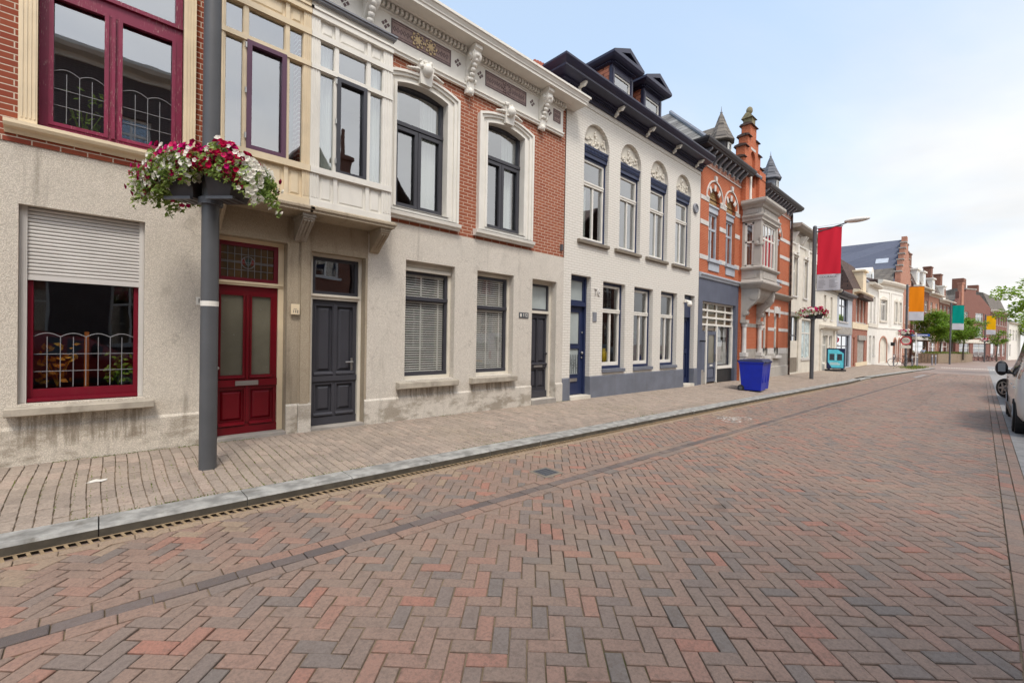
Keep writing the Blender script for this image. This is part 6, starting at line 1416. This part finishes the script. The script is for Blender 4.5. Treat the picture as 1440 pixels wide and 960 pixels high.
# ------------------------------------------------------------------ street things
setoff()
M['binblue'] = paint('blue_bin_plastic', C(16, 42, 170), .38, .1, 4); M['bindust'] = paint('dusty_bin_base', C(70, 84, 110), .7, .3, 8)
M['binlid'] = paint('dark_blue_lid', C(30, 36, 74), .45, .15)
def wheelie_bin(label, x, y, rz):
    r = thing('wheelie_bin', label, 'bin', (x, y, pz(x, y)), rz, 'blue wheelie bins on the pavement')
    m = MB()     # front faces +x, wheels and handle at -x
    lo = [(-.28, -.235), (.30, -.235), (.30, .235), (-.28, .235)]; hi = [(-.36, -.28), (.36, -.28), (.36, .28), (-.36, .28)]
    zs = [.04, .30, .92]; rings = []
    for z in zs: f = (z-.04)/.88; rings.append([(a[0]+(b[0]-a[0])*f, a[1]+(b[1]-a[1])*f, z) for a, b in zip(lo, hi)])
    vs = [p for q in rings for p in q]; m.add(vs, [(3,2,1,0)]+[(k*4+i, k*4+(i+1) % 4, k*4+4+(i+1) % 4, k*4+4+i) for k in range(2) for i in range(4)])
    m.box(-.385, .385, -.295, .295, .92, .965)
    for s in (-.14, .14): m.box(.30, .34, s-.012, s+.012, .3, .9)
    m.build('body', M['binblue'], r, bevel=.012)
    l = MB(); l.add([(-.40, -.30, .965), (.41, -.30, .965), (.41, .30, .965), (-.40, .30, .965), (-.34, -.25, 1.03), (.30, -.25, 1.05), (.30, .25, 1.05), (-.34, .25, 1.03)], [(3,2,1,0), (4,5,6,7), (0,1,5,4), (1,2,6,5), (2,3,7,6), (3,0,4,7)]); l.box(.38, .43, -.2, .2, .955, .985)
    l.build('lid', M['binlid'], r, bevel=.01)
    MB().cyl((-.43, -.22, .985), (-.43, .22, .985), .017).box(-.43, -.36, -.22, -.18, .96, 1.0).box(-.43, -.36, .18, .22, .96, 1.0).build('handle', M['binlid'], r)
    for s in (-1, 1):
        w = MB().cyl((-.29, s*.23, .10), (-.29, s*.285, .10), .10, n=20).build('wheel', M['black'], r); MB().cyl((-.29, s*.284, .10), (-.29, s*.289, .10), .055, n=14).build('hub', M['darkgrey'], w)
    return r
b1 = wheelie_bin('blue wheelie bin nearer the viewer, its long side and one wheel turned to the viewer', 15.75, 5.15, R(-88))
copy_tree(b1, None, (16.42, 5.27, pz(16.42, 5.27)), R(-93), 'blue wheelie bin half hidden behind the other blue bin')
def ad_board():
    x, y = 33.3, 6.2; r = thing('advertising_board', 'turquoise advertising board with two dark pictures on the pavement before the shops', 'sign', (x, y, pz(x, y)), R(-62))
    MB().ring(rect(-.47, .47, .16, 1.42), rect(-.42, .42, .22, 1.36), -.04, .04).build('frame', M['blackblue'], r)
    p = MB().box(-.43, .43, -.025, .025, .21, 1.37).build('poster', M['poster'], r)
    for s in (-.2, .2): MB().box(s-.13, s+.13, -.03, -.026, .68, 1.08).build('picture', M['pic'], p)
    m = MB(); rr = random.Random(2)
    for k in range(9): m.box(-.03, rr.uniform(.0, .035), -.03, -.027, .70+k*.045, .715+k*.045)
    for k in range(3): m.box(-.3, rr.uniform(.1, .3), -.03, -.027, .40+k*.06, .425+k*.06)
    m.build('small_print', M['white'], p)
    m = MB().prism([(-.43, .22), (-.2, .22), (-.43, .6)], -.028, -.026).prism([(.43, 1.36), (.1, 1.36), (.43, 1.1)], -.028, -.026); m.build('swoosh', M['navy'], p)
    MB().box(-.5, .5, -.22, .22, .03, .12).box(-.4, -.3, -.05, .05, .1, .18).box(.3, .4, -.05, .05, .1, .18).build('base', M['black'], r)
M['blackblue'] = paint('dark_blue_frame', C(22, 34, 66), .4, .1); M['poster'] = paint('turquoise_poster', C(92, 196, 214), .4, .25, 2.5); M['poster2'] = paint('pale_window_poster', C(188, 204, 204), .3, .5, 4); M['pic'] = paint('dark_picture', C(58, 66, 74), .4, .6, 9)
ad_board()
h5 = bpy.data.objects['window_poster']; h5.data.materials[0] = M['poster2']
def traffic_sign():
    x, y, z = 50.4, 4.47, pz(50.4, 4.47); r = thing('traffic_sign', 'round red rimmed no cycling sign with a white plate under it', 'traffic sign', (x-.1, y, z+2.25), R(-85)); n = 24
    c = lambda rad: [(rad*math.cos(q*6.2832/n), rad*math.sin(q*6.2832/n)) for q in range(n)]
    MB().prism(c(.36), -.01, .01).build('disc', M['offwhite'], r); MB().ring(c(.365), c(.28), -.016, .0).build('red_rim', M['signred'], r)
    m = MB().ring([(p[0]*.1-.12, p[1]*.1-.05) for p in c(1)], [(p[0]*.075-.12, p[1]*.075-.05) for p in c(1)], -.018, -.012).ring([(p[0]*.1+.12, p[1]*.1-.05) for p in c(1)], [(p[0]*.075+.12, p[1]*.075-.05) for p in c(1)], -.018, -.012)
    m.prism([(-.12, -.05), (-.05, .09), (-.03, .09), (-.1, -.05)], -.018, -.012).prism([(-.05, .09), (.1, .09), (.12, -.05), (.1, -.05), (.08, .07), (-.05, .07)], -.018, -.012); m.build('bicycle_symbol', M['black'], r)
    MB().box(-.33, .33, -.01, .01, -.66, -.42).build('plate', M['offwhite'], r); MB().box(-.02, .02, .01, .05, -.6, .3).build('bracket', M['darkgrey'], r)
M['signred'] = paint('sign_red', C(196, 24, 56), .4, .05)
traffic_sign()
x, y = 57.2, 4.35; r = thing('street_name_sign', 'blue street name sign on a slim grey pole at the side street', 'street sign', (x, y, pz(52, 4.3)))
MB().cyl((0, 0, 0), (0, 0, 3.1), .045, n=10).build('pole', M['alu'], r); q = MB().box(-.02, .02, -.95, .35, 2.75, 2.95).build('plate', M['signblue'] if 'signblue' in M else M['navy'], r); q.data.materials[0] = paint('sign_blue', C(40, 92, 176), .4, .05)
MB().box(-.025, -.02, -.8, .2, 2.81, 2.88).build('lettering', M['white'], q)
bo = thing('bollard', 'thin grey steel bollard by the kerb, nearest to the sign post', 'bollard', (51.7, 4.15, pz(51.7, 4.15)), 0, 'steel bollards round the street corner')
MB().cyl((0, 0, -.2), (0, 0, .95), .06, n=10).cyl((0, 0, .95), (0, 0, 1.0), .06, .03, 10).build('post', M['zinc'], bo); MB().cyl((0, 0, .78), (0, 0, .86), .063, n=10).build('band', M['white'], bo)
for (bx, by, lab) in ((53.3, 3.95, 'thin grey steel bollard by the kerb, second from the sign post'), (64.7, 3.62, 'grey steel bollard across the side street, first before the planters'), (66.6, 3.45, 'grey steel bollard standing next to the wooden planters'), (55.3, 5.75, 'grey steel bollard in front of the garage arch of the white corner house'), (59.4, 5.2, 'grey steel bollard before the brick arches of the white corner house')):
    copy_tree(bo, None, (bx, by, gz(bx)+.12), None, lab)
# ------------------------------------------------------------------ bicycles
def bicycle(label, x, y, z, rz):
    r = thing('bicycle', label, 'bicycle', (x, y, z), rz, 'bicycles parked along the street')
    for s in (-.53, .53):
        w = MB().torus((s, 0, .34), .335, .02, 'y', 22, 6).build('wheel', M['black'], r); m = MB()
        for k in range(10): m.cyl((s, 0, .34), (s+.32*math.cos(k*.628), 0, .34+.32*math.sin(k*.628)), .004, n=4, cap=False)
        m.cyl((s, -.04, .34), (s, .04, .34), .03, n=8); m.build('spokes', M['steel'], w)
    MB().tube([(-.53, 0, .34), (-.12, 0, .30), (-.2, 0, .86)], .018, 6).tube([(-.53, 0, .34), (-.19, 0, .8)], .012, 6).tube([(-.12, 0, .30), (.36, 0, .78)], .02, 6).tube([(-.17, 0, .6), (.37, 0, .84)], .016, 6).tube([(.53, 0, .34), (.36, 0, .78), (.33, 0, 1.0)], .017, 6).build('frame', M['black'], r)
    MB().tube([(.18, .28, 1.02), (.30, .24, 1.04), (.33, 0, 1.02), (.30, -.24, 1.04), (.18, -.28, 1.02)], .014, 6).build('handlebar', M['steel'], r)
    MB().ball((-.22, 0, .9), .1, 8, 5, sx=1.3, sz=.45).build('saddle', M['black'], r)
    MB().box(-.72, -.3, -.06, .06, .70, .73).build('carrier', M['darkgrey'], r)
    return r
bk = bicycle('black bicycle leaning by the post of the no cycling sign', 49.9, 4.75, pz(49.9, 4.75), R(80))
for i, (bx, by, a, lab) in enumerate(((98, .55, 20, 'parked bicycle at the end of the wooden planters, leftmost of the far row'), (100, .15, 35, 'parked bicycle second from the planters in the far row'), (102, -.35, 15, 'parked bicycle in the middle of the far row, beside the yellow banner'), (104, -.9, 40, 'parked bicycle fourth from the planters in the far row'), (106, -1.3, 20, 'parked bicycle farthest from the planters, under the brick terrace'))):
    copy_tree(bk, None, (bx, by, gz(bx)+.02), R(a+60), lab)
# ------------------------------------------------------------------ wooden planters and trees
def tree(name, label, x, y, z, h, trunk_h, rx, rzr, nl, ls, mat, seed, group=None, airy=.0, tilt=0):
    rr = random.Random(seed); r = thing(name, label, 'tree', (x, y, z), 0, group)
    t = MB(); pts = [(0, 0, -.1), (.03, .02, trunk_h*.6), (.05*tilt, -.04, trunk_h), (.1*tilt, 0, h*.75)]
    rad = [.09, .07, .06, .025]
    for k in range(3): t.cyl(pts[k], pts[k+1], rad[k]*h/5, rad[k+1]*h/5, 8)
    cl = []; cz = (trunk_h+h)/2
    for k in range(26):
        while True:
            u = Vector((rr.uniform(-1, 1), rr.uniform(-1, 1), rr.uniform(-1, 1)))
            if .25 < u.length < 1: break
        c = Vector((u.x*rx, u.y*rx, cz+u.z*rzr)); cl.append((c, rr.uniform(.28, .5)*rx*(1-airy*.45)))
        b = Vector((0, 0, trunk_h+(c.z-trunk_h)*.3)) if c.z > trunk_h else Vector((0, 0, trunk_h*.9)); m_ = (b+c)/2+Vector((0, 0, .12*rx)); t.cyl(b, m_, .022*h/5, .014*h/5, 5); t.cyl(m_, c, .014*h/5, .005, 5)
    t.build('trunk', M['bark'], r); lv = MB()
    for _ in range(nl):
        c, q = rr.choice(cl); d = Vector((rr.gauss(0, 1), rr.gauss(0, 1), rr.gauss(0, 1))).normalized()*q*rr.random()**.45; d.z *= .62
        p = c+d; s = ls*rr.uniform(.6, 1.3); n_ = Vector((rr.gauss(0, .7), rr.gauss(0, .7), 1)).normalized(); a = n_.orthogonal().normalized(); a.rotate(Matrix.Rotation(rr.uniform(0, 6.28), 3, n_)); b = n_.cross(a)
        lv.add([p-a*s, p+b*s*.5, p+a*s, p-b*s*.5], [(0,1,2,3)])
    lv.build('crown', mat, r); return r
M['bark'] = paint('grey_brown_bark', C(92, 82, 70), .9, .3, 8, bump=.4); M['plank'] = paint('weathered_planks', C(150, 132, 110), .85, .3, 6, bump=.3); M['hedge'] = leafmat('planter_greenery', C(86, 104, 40), C(130, 140, 60))
pp, pq = Vector((73.6, 3.62)), Vector((93.5, .95)); rzp = math.atan2(pq.y-pp.y, pq.x-pp.x)
for k, lab in enumerate(('wooden plank planter nearest to the bollards, small dense tree in it', 'wooden plank planter second from the bollards, small tree in it', 'wooden plank planter third from the bollards, only low greenery in it', 'wooden plank planter nearest to the parked bicycles')):
    o = pp+(pq-pp)*(k/4); r = thing('planter', lab, 'planter', (o.x, o.y, gz(o.x)+.1), rzp, 'wooden plank planters'); m = MB(); L = 4.9
    for e in range(18): m.box(e*L/18+.02, (e+1)*L/18-.02, -.03, .03, -.1, 1.02+.03*((e*7) % 3))
    for e in range(6): m.box(-.03, .03, e*.3, e*.3+.27, -.1, 1.05); m.box(L-.06, L, e*.3, e*.3+.27, -.1, 1.05)
    m.box(0, L, 1.75, 1.8, -.1, 1.0); m.build('planks', M['plank'], r); g = MB(); rr = random.Random(k)
    for _ in range(500):
        p = Vector((rr.uniform(.1, L-.1), rr.uniform(.1, 1.7), rr.uniform(.95, 1.3))); s = rr.uniform(.05, .1); a = Vector((rr.gauss(0, 1), rr.gauss(0, 1), rr.gauss(0, .6))).normalized(); b = a.orthogonal().normalized(); g.add([p-a*s, p+b*s*.6, p+a*s, p-b*s*.6], [(0,1,2,3)])
    g.build('greenery', M['hedge'], r, kind='stuff')
tree('small_tree', 'small dense round tree left of the teal banner', 76.5, 3.55, -.2, 6.4, 2.1, 2.3, 1.95, 7500, .12, M['foliage_t'], 1, 'small street trees by the planters')
tree('small_tree', 'small round tree directly behind the teal banner post', 83, 2.75, -.3, 6.2, 2.2, 2.0, 1.8, 5200, .12, M['foliage_t'], 2, 'small street trees by the planters')
tree('small_tree', 'small looser tree right of the teal banner', 86, 1.75, -.3, 6.5, 2.3, 2.0, 1.95, 5200, .12, M['foliage_t'], 3, 'small street trees by the planters')
tree('small_tree', 'thin young tree under the yellow banner near the terrace', 104, -1.6, -.8, 5.0, 2.2, 1.2, 1.3, 1200, .12, M['foliage_t'], 4, 'small street trees by the planters')
tree('street_tree', 'bright green street tree behind the parked cars, branches reaching over the road', 46, -4.0, -.3, 7.4, 2.3, 3.3, 2.4, 5200, .13, M['foliage_y'], 5, None, 1.0)
tree('street_tree', 'yellowish green tree far behind the terrace roofs', 150, -9.5, -1, 12, 4, 5, 3.5, 5000, .3, M['foliage_y'], 6)
# ------------------------------------------------------------------ weeds between the paving stones near the sign post
g = MB(); rr = random.Random(9)
for _ in range(1500):
    x, y = rr.gauss(50.6, 2.2), rr.gauss(3.9, .35)
    if y < yk(x)+KW: continue
    p = Vector((x, y, pz(x, y))); h = rr.uniform(.03, .12); a = Vector((rr.gauss(0, 1), rr.gauss(0, 1), 0)).normalized()*.02; g.add([p-a, p+a, p+a*.3+Vector((rr.gauss(0, .03), rr.gauss(0, .03), h))], [(0,1,2)])
g.build('weeds', M['hedge'], None, label='tuft of weeds growing in the paving round the sign post', cat='weeds', kind='stuff', loc=(50.6, 3.9, pz(50.6, 3.9)))
g = MB(); rr = random.Random(11)
for _ in range(9000):      # moss and grass in the joints: along the wall foot, the kerb edge and some pavement joints
    k = rr.random()
    x = rr.uniform(-1, 9)
    if k < .3: y = 6.83-abs(rr.gauss(0, .02)); x += .0
    elif k < .42: y = yk(x)+KW+abs(rr.gauss(0, .02))
    else: x = round(x/.104)*.104+.052+.012*math.sin(x*2.1); y = rr.uniform(yk(x)+KW, 6.3); 
    if math.sin(x*1.7)+math.sin(x*.6+2+y) < .15: continue
    p = Vector((x, y, pz(x, y)-.004)); h = rr.uniform(.004, .016); a = Vector((rr.gauss(0, 1), rr.gauss(0, 1), 0)).normalized()*.006; g.add([p-a, p+a, p+a*.3+Vector((rr.gauss(0, .006), rr.gauss(0, .006), h))], [(0,1,2)])
g.build('moss', M['hedge'], None, label='moss and tiny weeds in the joints of the pavement bricks', cat='moss', kind='stuff', loc=(4, 6, .1))
# ------------------------------------------------------------------ person
def skin_obj(name, pts, edges, rad, mat, parent, sub=1):
    me = bpy.data.meshes.new(name); me.from_pydata(pts, edges, []); me.materials.append(mat); o = bpy.data.objects.new(name, me); col.objects.link(o); o.parent = parent
    s = o.modifiers.new('skin', 'SKIN')
    for v, q in zip(me.skin_vertices[0].data, rad): v.radius = (q, q)
    me.skin_vertices[0].data[0].use_root = True
    s2 = o.modifiers.new('sub', 'SUBSURF'); s2.levels = s2.render_levels = sub; return o
def person():
    x, y = 80.5, 5.35; r = thing('person', 'person in a light blue shirt and dark jeans walking along the shops', 'person', (x, y, -.55), R(-10))
    P = [(0,0,.95), (0,0,1.15), (.01,0,1.38), (.02,0,1.5), (.03,0,1.6), (.03,0,1.72), (0,.1,.9), (.14,.1,.5), (.06,.1,.08), (.2,.1,.03), (0,-.1,.9), (-.04,-.1,.5), (-.26,-.1,.14), (-.14,-.1,.06), (.01,.2,1.42), (-.08,.25,1.14), (.06,.25,.92), (.01,-.2,1.42), (.1,-.25,1.14), (.26,-.24,.95)]
    E_ = [(0,1),(1,2),(2,3),(3,4),(4,5),(0,6),(6,7),(7,8),(8,9),(0,10),(10,11),(11,12),(12,13),(2,14),(14,15),(15,16),(2,17),(17,18),(18,19)]
    rd = [.13,.13,.15,.055,.08,.09,.09,.06,.04,.035,.09,.06,.04,.035,.06,.045,.035,.06,.045,.035]
    skin_obj('body', P, E_, rd, M['skin'], r)
    skin_obj('shirt', [P[0], P[1], P[2], (.015,0,1.47), P[14], P[15], P[17], P[18]], [(0,1),(1,2),(2,3),(2,4),(4,5),(2,6),(6,7)], [.145,.145,.17,.07,.08,.06,.08,.06], M['shirt'], r)
    skin_obj('jeans', [P[0], P[6], P[7], P[8], P[10], P[11], P[12]], [(0,1),(1,2),(2,3),(0,4),(4,5),(5,6)], [.15,.105,.08,.06,.105,.08,.06], M['jeans'], r)
    MB().ball((.01, 0, 1.72), .115, 10, 8, sz=1.1).build('hair', M['hair'], r, smooth=True)
    for s in (8, 12): MB().ball((P[s][0]+.07, P[s][1], P[s][2]-.02), .075, 8, 6, sx=1.8, sy=.7, sz=.7).build('shoe', M['black'], r, smooth=True)
M['skin'] = paint('skin', C(206, 160, 136), .6, .05); M['shirt'] = paint('light_shirt', C(178, 190, 214), .8, .1); M['jeans'] = paint('dark_jeans', C(52, 66, 104), .8, .15); M['hair'] = paint('dark_hair', C(46, 38, 34), .7, .2)
person()
# ------------------------------------------------------------------ parked vehicles, facing away down the street
def carpaint(name, c, metal=.5):
    t = NT(name); t.b.inputs['Coat Weight'].default_value = .6; t.b.inputs['Coat Roughness'].default_value = .05; return t.done(c, .32, None, .5, metal)
def car(label, x, y, c, S, wb, wr, cabin, wheels_in, steer=0, name='parked_car', cat='car', rz=0, rail=True):
    r = thing(name, label, cat, (x, y, gz(x)), rz, 'vehicles parked along the kerb')
    def sec(st):
        X, zb, zm, zt, wl, wm, wt = st; zt = max(zt, zm+.02)
        h = [(wl*.95, zb), (wl+.02, zb+.10), (wm, (zb+zm)*.5), (wm*.985, zm), (wt+(wm-wt)*.25, zm+(zt-zm)*.6), (wt, zt-.05*(zt-zm > .2)), (wt*.8, zt), (0, zt+.012)]
        return [(X, yy, z) for yy, z in h]+[(X, -yy, z) for yy, z in reversed(h[:-1])]
    m = MB(); n = 15
    for st in S: m.v += sec(st)
    for k in range(len(S)-1):
        for j in range(n-1): m.f.append([k*n+j, k*n+j+1, (k+1)*n+j+1, (k+1)*n+j]); m.m.append(0)
        m.f.append([k*n+n-1, k*n, (k+1)*n, (k+1)*n+n-1]); m.m.append(0)
    m.f += [list(range(n)), [(len(S)-1)*n+j for j in reversed(range(n))]]; m.m += [0, 0]
    bo_ = m.build('body', c, r, smooth=True)
    bo_.data.set_sharp_from_angle(angle=R(60))
    g = MB()      # side, rear and front glass just proud of the cabin skin
    def onside(X, f, s):
        for a, b in zip(S[:-1], S[1:]):
            if a[0] <= X <= b[0]:
                t = (X-a[0])/(b[0]-a[0]); q = [u+(v-u)*t for u, v in zip(a, b)]; zt = max(q[3], q[2]+.02)
                y1 = q[5]*.985; y2 = q[6]+(q[5]-q[6])*.25
                ff = f/.6; yy = y1+(y2-y1)*ff if ff <= 1 else y2+(q[6]-y2)*(f-.6)/.35
                return (X, s*(yy+.006), q[2]+(zt-q[2])*f)
    for a, b in cabin:
        for s in (-1, 1): w = MB(); w.add([onside(a, .06, s), onside(b, .06, s), onside(b, .55, s), onside(b, .86, s), onside(a, .86, s), onside(a, .55, s)], [(0,1,2,5), (5,2,3,4)]); w.build('side_window', M['carglass'], r)
    a, b = S[0], S[1]; w = MB(); zt = b[3]-.12; w.add([(a[0]-.012, -a[6]*.9, a[2]+.04), (a[0]-.012, a[6]*.9, a[2]+.04), (a[0]-.004, a[6]*.88, a[3]-.1), (a[0]-.004, -a[6]*.88, a[3]-.1)], [(0,1,2,3)]); w.build('rear_window', M['carglass'], r)
    for wx in (-wb/2, wb/2):
        for s in (-1, 1):
            o = bpy.data.objects.new('wheel', None); wy = s*(S[3][5]-.095)
            tm = MB(); tm.lathe([(.0, -.10), (wr*.62, -.10), (wr*.95, -.10), (wr, -.06), (wr, .06), (wr*.95, .10), (wr*.66, .10), (wr*.64, .07), (0, .06)], (0, 0, 0), 28)
            tm.v = [(px, s*pz_, py) for px, py, pz_ in tm.v]; w = tm.build('wheel', M['tyre'], r, smooth=True); w.location = (wx, wy, wr)
            rm = MB(); rm.v = []; rm.ring([(wr*.66*math.cos(q*.2618), wr*.66*math.sin(q*.2618)) for q in range(24)], [(wr*.58*math.cos(q*.2618), wr*.58*math.sin(q*.2618)) for q in range(24)], .085*s, .108*s)
            for q in range(5):
                t = q*1.2566; ca, sa = math.cos(t), math.sin(t); nx, nz = -sa*.035, ca*.035
                rm.prism([(nx*1.3, nz*1.3), (wr*.62*ca+nx*.8, wr*.62*sa+nz*.8), (wr*.62*ca-nx*.8, wr*.62*sa-nz*.8), (-nx*1.3, -nz*1.3)], .08*s, .105*s)
            rm.cyl((0, .07*s, 0), (0, .112*s, 0), .06, n=12); rm.build('rim', M['alloy'], w)
            ar = MB().ring([((wr+.085)*math.cos(q*.2618), (wr+.085)*math.sin(q*.2618)) for q in range(24)], [(wr*.98*math.cos(q*.2618), wr*.98*math.sin(q*.2618)) for q in range(24)], -.05*s, .072*s); a_ = ar.build('wheel_arch', M['black'], r); a_.location = (wx, wy, wr)
            if wx > 0 and steer: w.rotation_euler = (0, 0, steer); w.location.y += .07*s*(1 if s > 0 else 0)
    xm = cabin[-1][1]-.15; zm = [q for q in S if q[0] <= xm][-1][2]; wm = S[3][5]
    for s in (-1, 1):
        mi = MB().ball((xm, s*(wm+.11), zm+.15), .105, 14, 10, sx=.75, sy=1.05, sz=1.7); mi.box(xm-.02, xm+.06, s*(wm-.06), s*(wm+.08), zm+.02, zm+.08); mo = mi.build('mirror', M['black'], r, smooth=True)
        MB().box(xm-.084, xm-.072, s*(wm+.05), s*(wm+.17), zm+.07, zm+.27).build('mirror_glass', M['mirror'], mo)
        MB().ball((xm+.02, s*(wm+.11), zm+.06), .1, 10, 6, sx=.7, sy=.9, sz=.5).build('mirror_cap', c, mo, smooth=True)
        for wx in (S[0][0],): MB().box(wx-.02, wx+.12, s*(S[0][5]-.18), s*(S[0][5]-.02), S[0][2]-.25, S[0][2]+.1).build('tail_light', M['taillight'], r)
        MB().box(S[-1][0]-.22, S[-1][0]+.0, s*(S[-1][5]-.28), s*(S[-1][5]-.04), S[-1][2]-.16, S[-1][2]-.02).build('headlight', M['glass_low'], r)
        for (a, b) in cabin[:2]: MB().box(a+.1, a+.26, s*(wm-.005), s*(wm+.022), zm-.12, zm-.09).build('handle', c, r)
        MB().box(-wb/2+wr+.1, wb/2-wr-.1, s*(wm-.03), s*(wm+.012), .26, .38).build('sill_trim', M['black'], r)
    MB().box(S[0][0]-.05, S[0][0]+.08, -S[0][5]*.95, S[0][5]*.95, .32, .52).build('rear_bumper', M['black'], r); MB().box(S[0][0]-.03, S[0][0]-.012, -.26, .26, .58, .69).build('number_plate', M['plate'], r)
    MB().box(S[-1][0]-.08, S[-1][0]+.04, -S[-1][5]*.95, S[-1][5]*.95, .22, .42).build('front_bumper', M['black'], r)
    return r
M['carglass'] = NT('dark_car_glass').done(C(40, 44, 48), .06, None, .8); M['tyre'] = paint('tyre_rubber', C(30, 30, 31), .85, .1); M['alloy'] = paint('alloy_rim', C(150, 152, 156), .35, .05, metal=.8); M['mirror'] = NT('mirror_glass').done(C(120, 126, 132), .05, None, .5, 1.0); M['taillight'] = NT('red_light_glass').done(C(150, 10, 14), .15, None, .6); M['plate'] = paint('yellow_number_plate', C(228, 180, 30), .4, .05)
silver = carpaint('silver_car_paint', C(206, 208, 206), .0); darkp = carpaint('dark_grey_car_paint', C(40, 42, 46), .4); redp = carpaint('red_car_paint', C(140, 18, 20), .1)
VAN = [(-2.45, .42, 1.02, 1.55, .84, .86, .66), (-2.38, .32, 1.04, 1.82, .9, .94, .74), (-1.6, .24, 1.04, 1.90, .93, .97, .78), (0, .22, 1.04, 1.92, .94, .98, .78), (.9, .22, 1.03, 1.86, .94, .98, .76), (1.55, .24, 1.02, 1.32, .93, .97, .78), (2.05, .28, .95, 1.04, .9, .93, .74), (2.4, .34, .80, .84, .8, .82, .62), (2.48, .42, .7, .72, .7, .72, .5)]
HATCH = [(-2.0, .42, .88, 1.12, .78, .8, .6), (-1.9, .3, .92, 1.36, .84, .87, .62), (-1.3, .22, .93, 1.46, .86, .89, .64), (-.3, .2, .92, 1.5, .87, .9, .64), (.5, .2, .91, 1.36, .87, .9, .62), (1.05, .22, .90, .98, .87, .9, .66), (1.6, .26, .84, .88, .84, .87, .66), (1.95, .32, .72, .75, .76, .78, .56), (2.05, .4, .62, .64, .66, .68, .5)]
car('silver people carrier parked nearest on the right, seen along its left side', 14.95, -1.42, silver, VAN, 3.2, .34, [(-2.2, -1.25), (-1.15, -.1), (0, 1.15)], 0, 0, 'parked_van', 'van')
car('dark hatchback parked beyond the silver vehicle, front wheel turned out', 21.55, -1.48, darkp, HATCH, 2.5, .33, [(-1.7, -1.0), (-.9, .0), (.1, .75)], 0, R(32))
car('red hatchback parked beside the viewer, mirrored in the shuttered window', -.7, -1.95, redp, HATCH, 2.5, .33, [(-1.7, -1.0), (-.9, .0), (.1, .75)], 0)
# plants standing behind the glass of the left house
M['foliage_o'] = leafmat('orange_plant_leaves', C(190, 110, 30), C(206, 160, 50)); setoff(.5, 6.85, zf(.5)); lh = bpy.data.objects['town_house']; rr = random.Random(8)
for nm, (xa, xb), (za, zb), mt, n_ in (('houseplant', (-.32, .0), (3.86, 4.42), 'foliage_y', 46), ('houseplant', (-.52, -.2), (.98, 1.42), 'foliage_o', 60), ('houseplant', (.05, .28), (.96, 1.3), 'foliage_t', 50)):
    g = MB()
    for _ in range(n_):
        p = Vector((rr.uniform(xa, xb), 6.85+.42+rr.uniform(-.08, .1), za+(zb-za)*rr.random()**1.4)); s = rr.uniform(.022, .05); a = Vector((rr.gauss(0, 1), rr.gauss(0, .5), rr.gauss(0, 1))).normalized(); b = a.orthogonal().normalized(); g.add([p-a*s, p+b*s*.6, p+a*s, p-b*s*.6], [(0,1,2,3)])
    for q in range(5): x_ = rr.uniform(xa, xb); g.cyl(((xa+xb)/2, 7.3, za-.05), (x_, 7.28, (za+zb)/2), .006, n=5)
    g.build(nm, M[mt], lh)
setoff()
# white splash of dried paint on the pavement
mb = MB(); cx, cy = -.02, 5.86; mb.add([(cx+(.07+.03*math.sin(q*1.9))*math.cos(q*.524), cy+(.05+.02*math.sin(q*2.7))*math.sin(q*.524), pz(cx, cy)+.006) for q in range(12)], [list(range(12))]); mb.build('pavement_stain', M['white'], kind='structure')
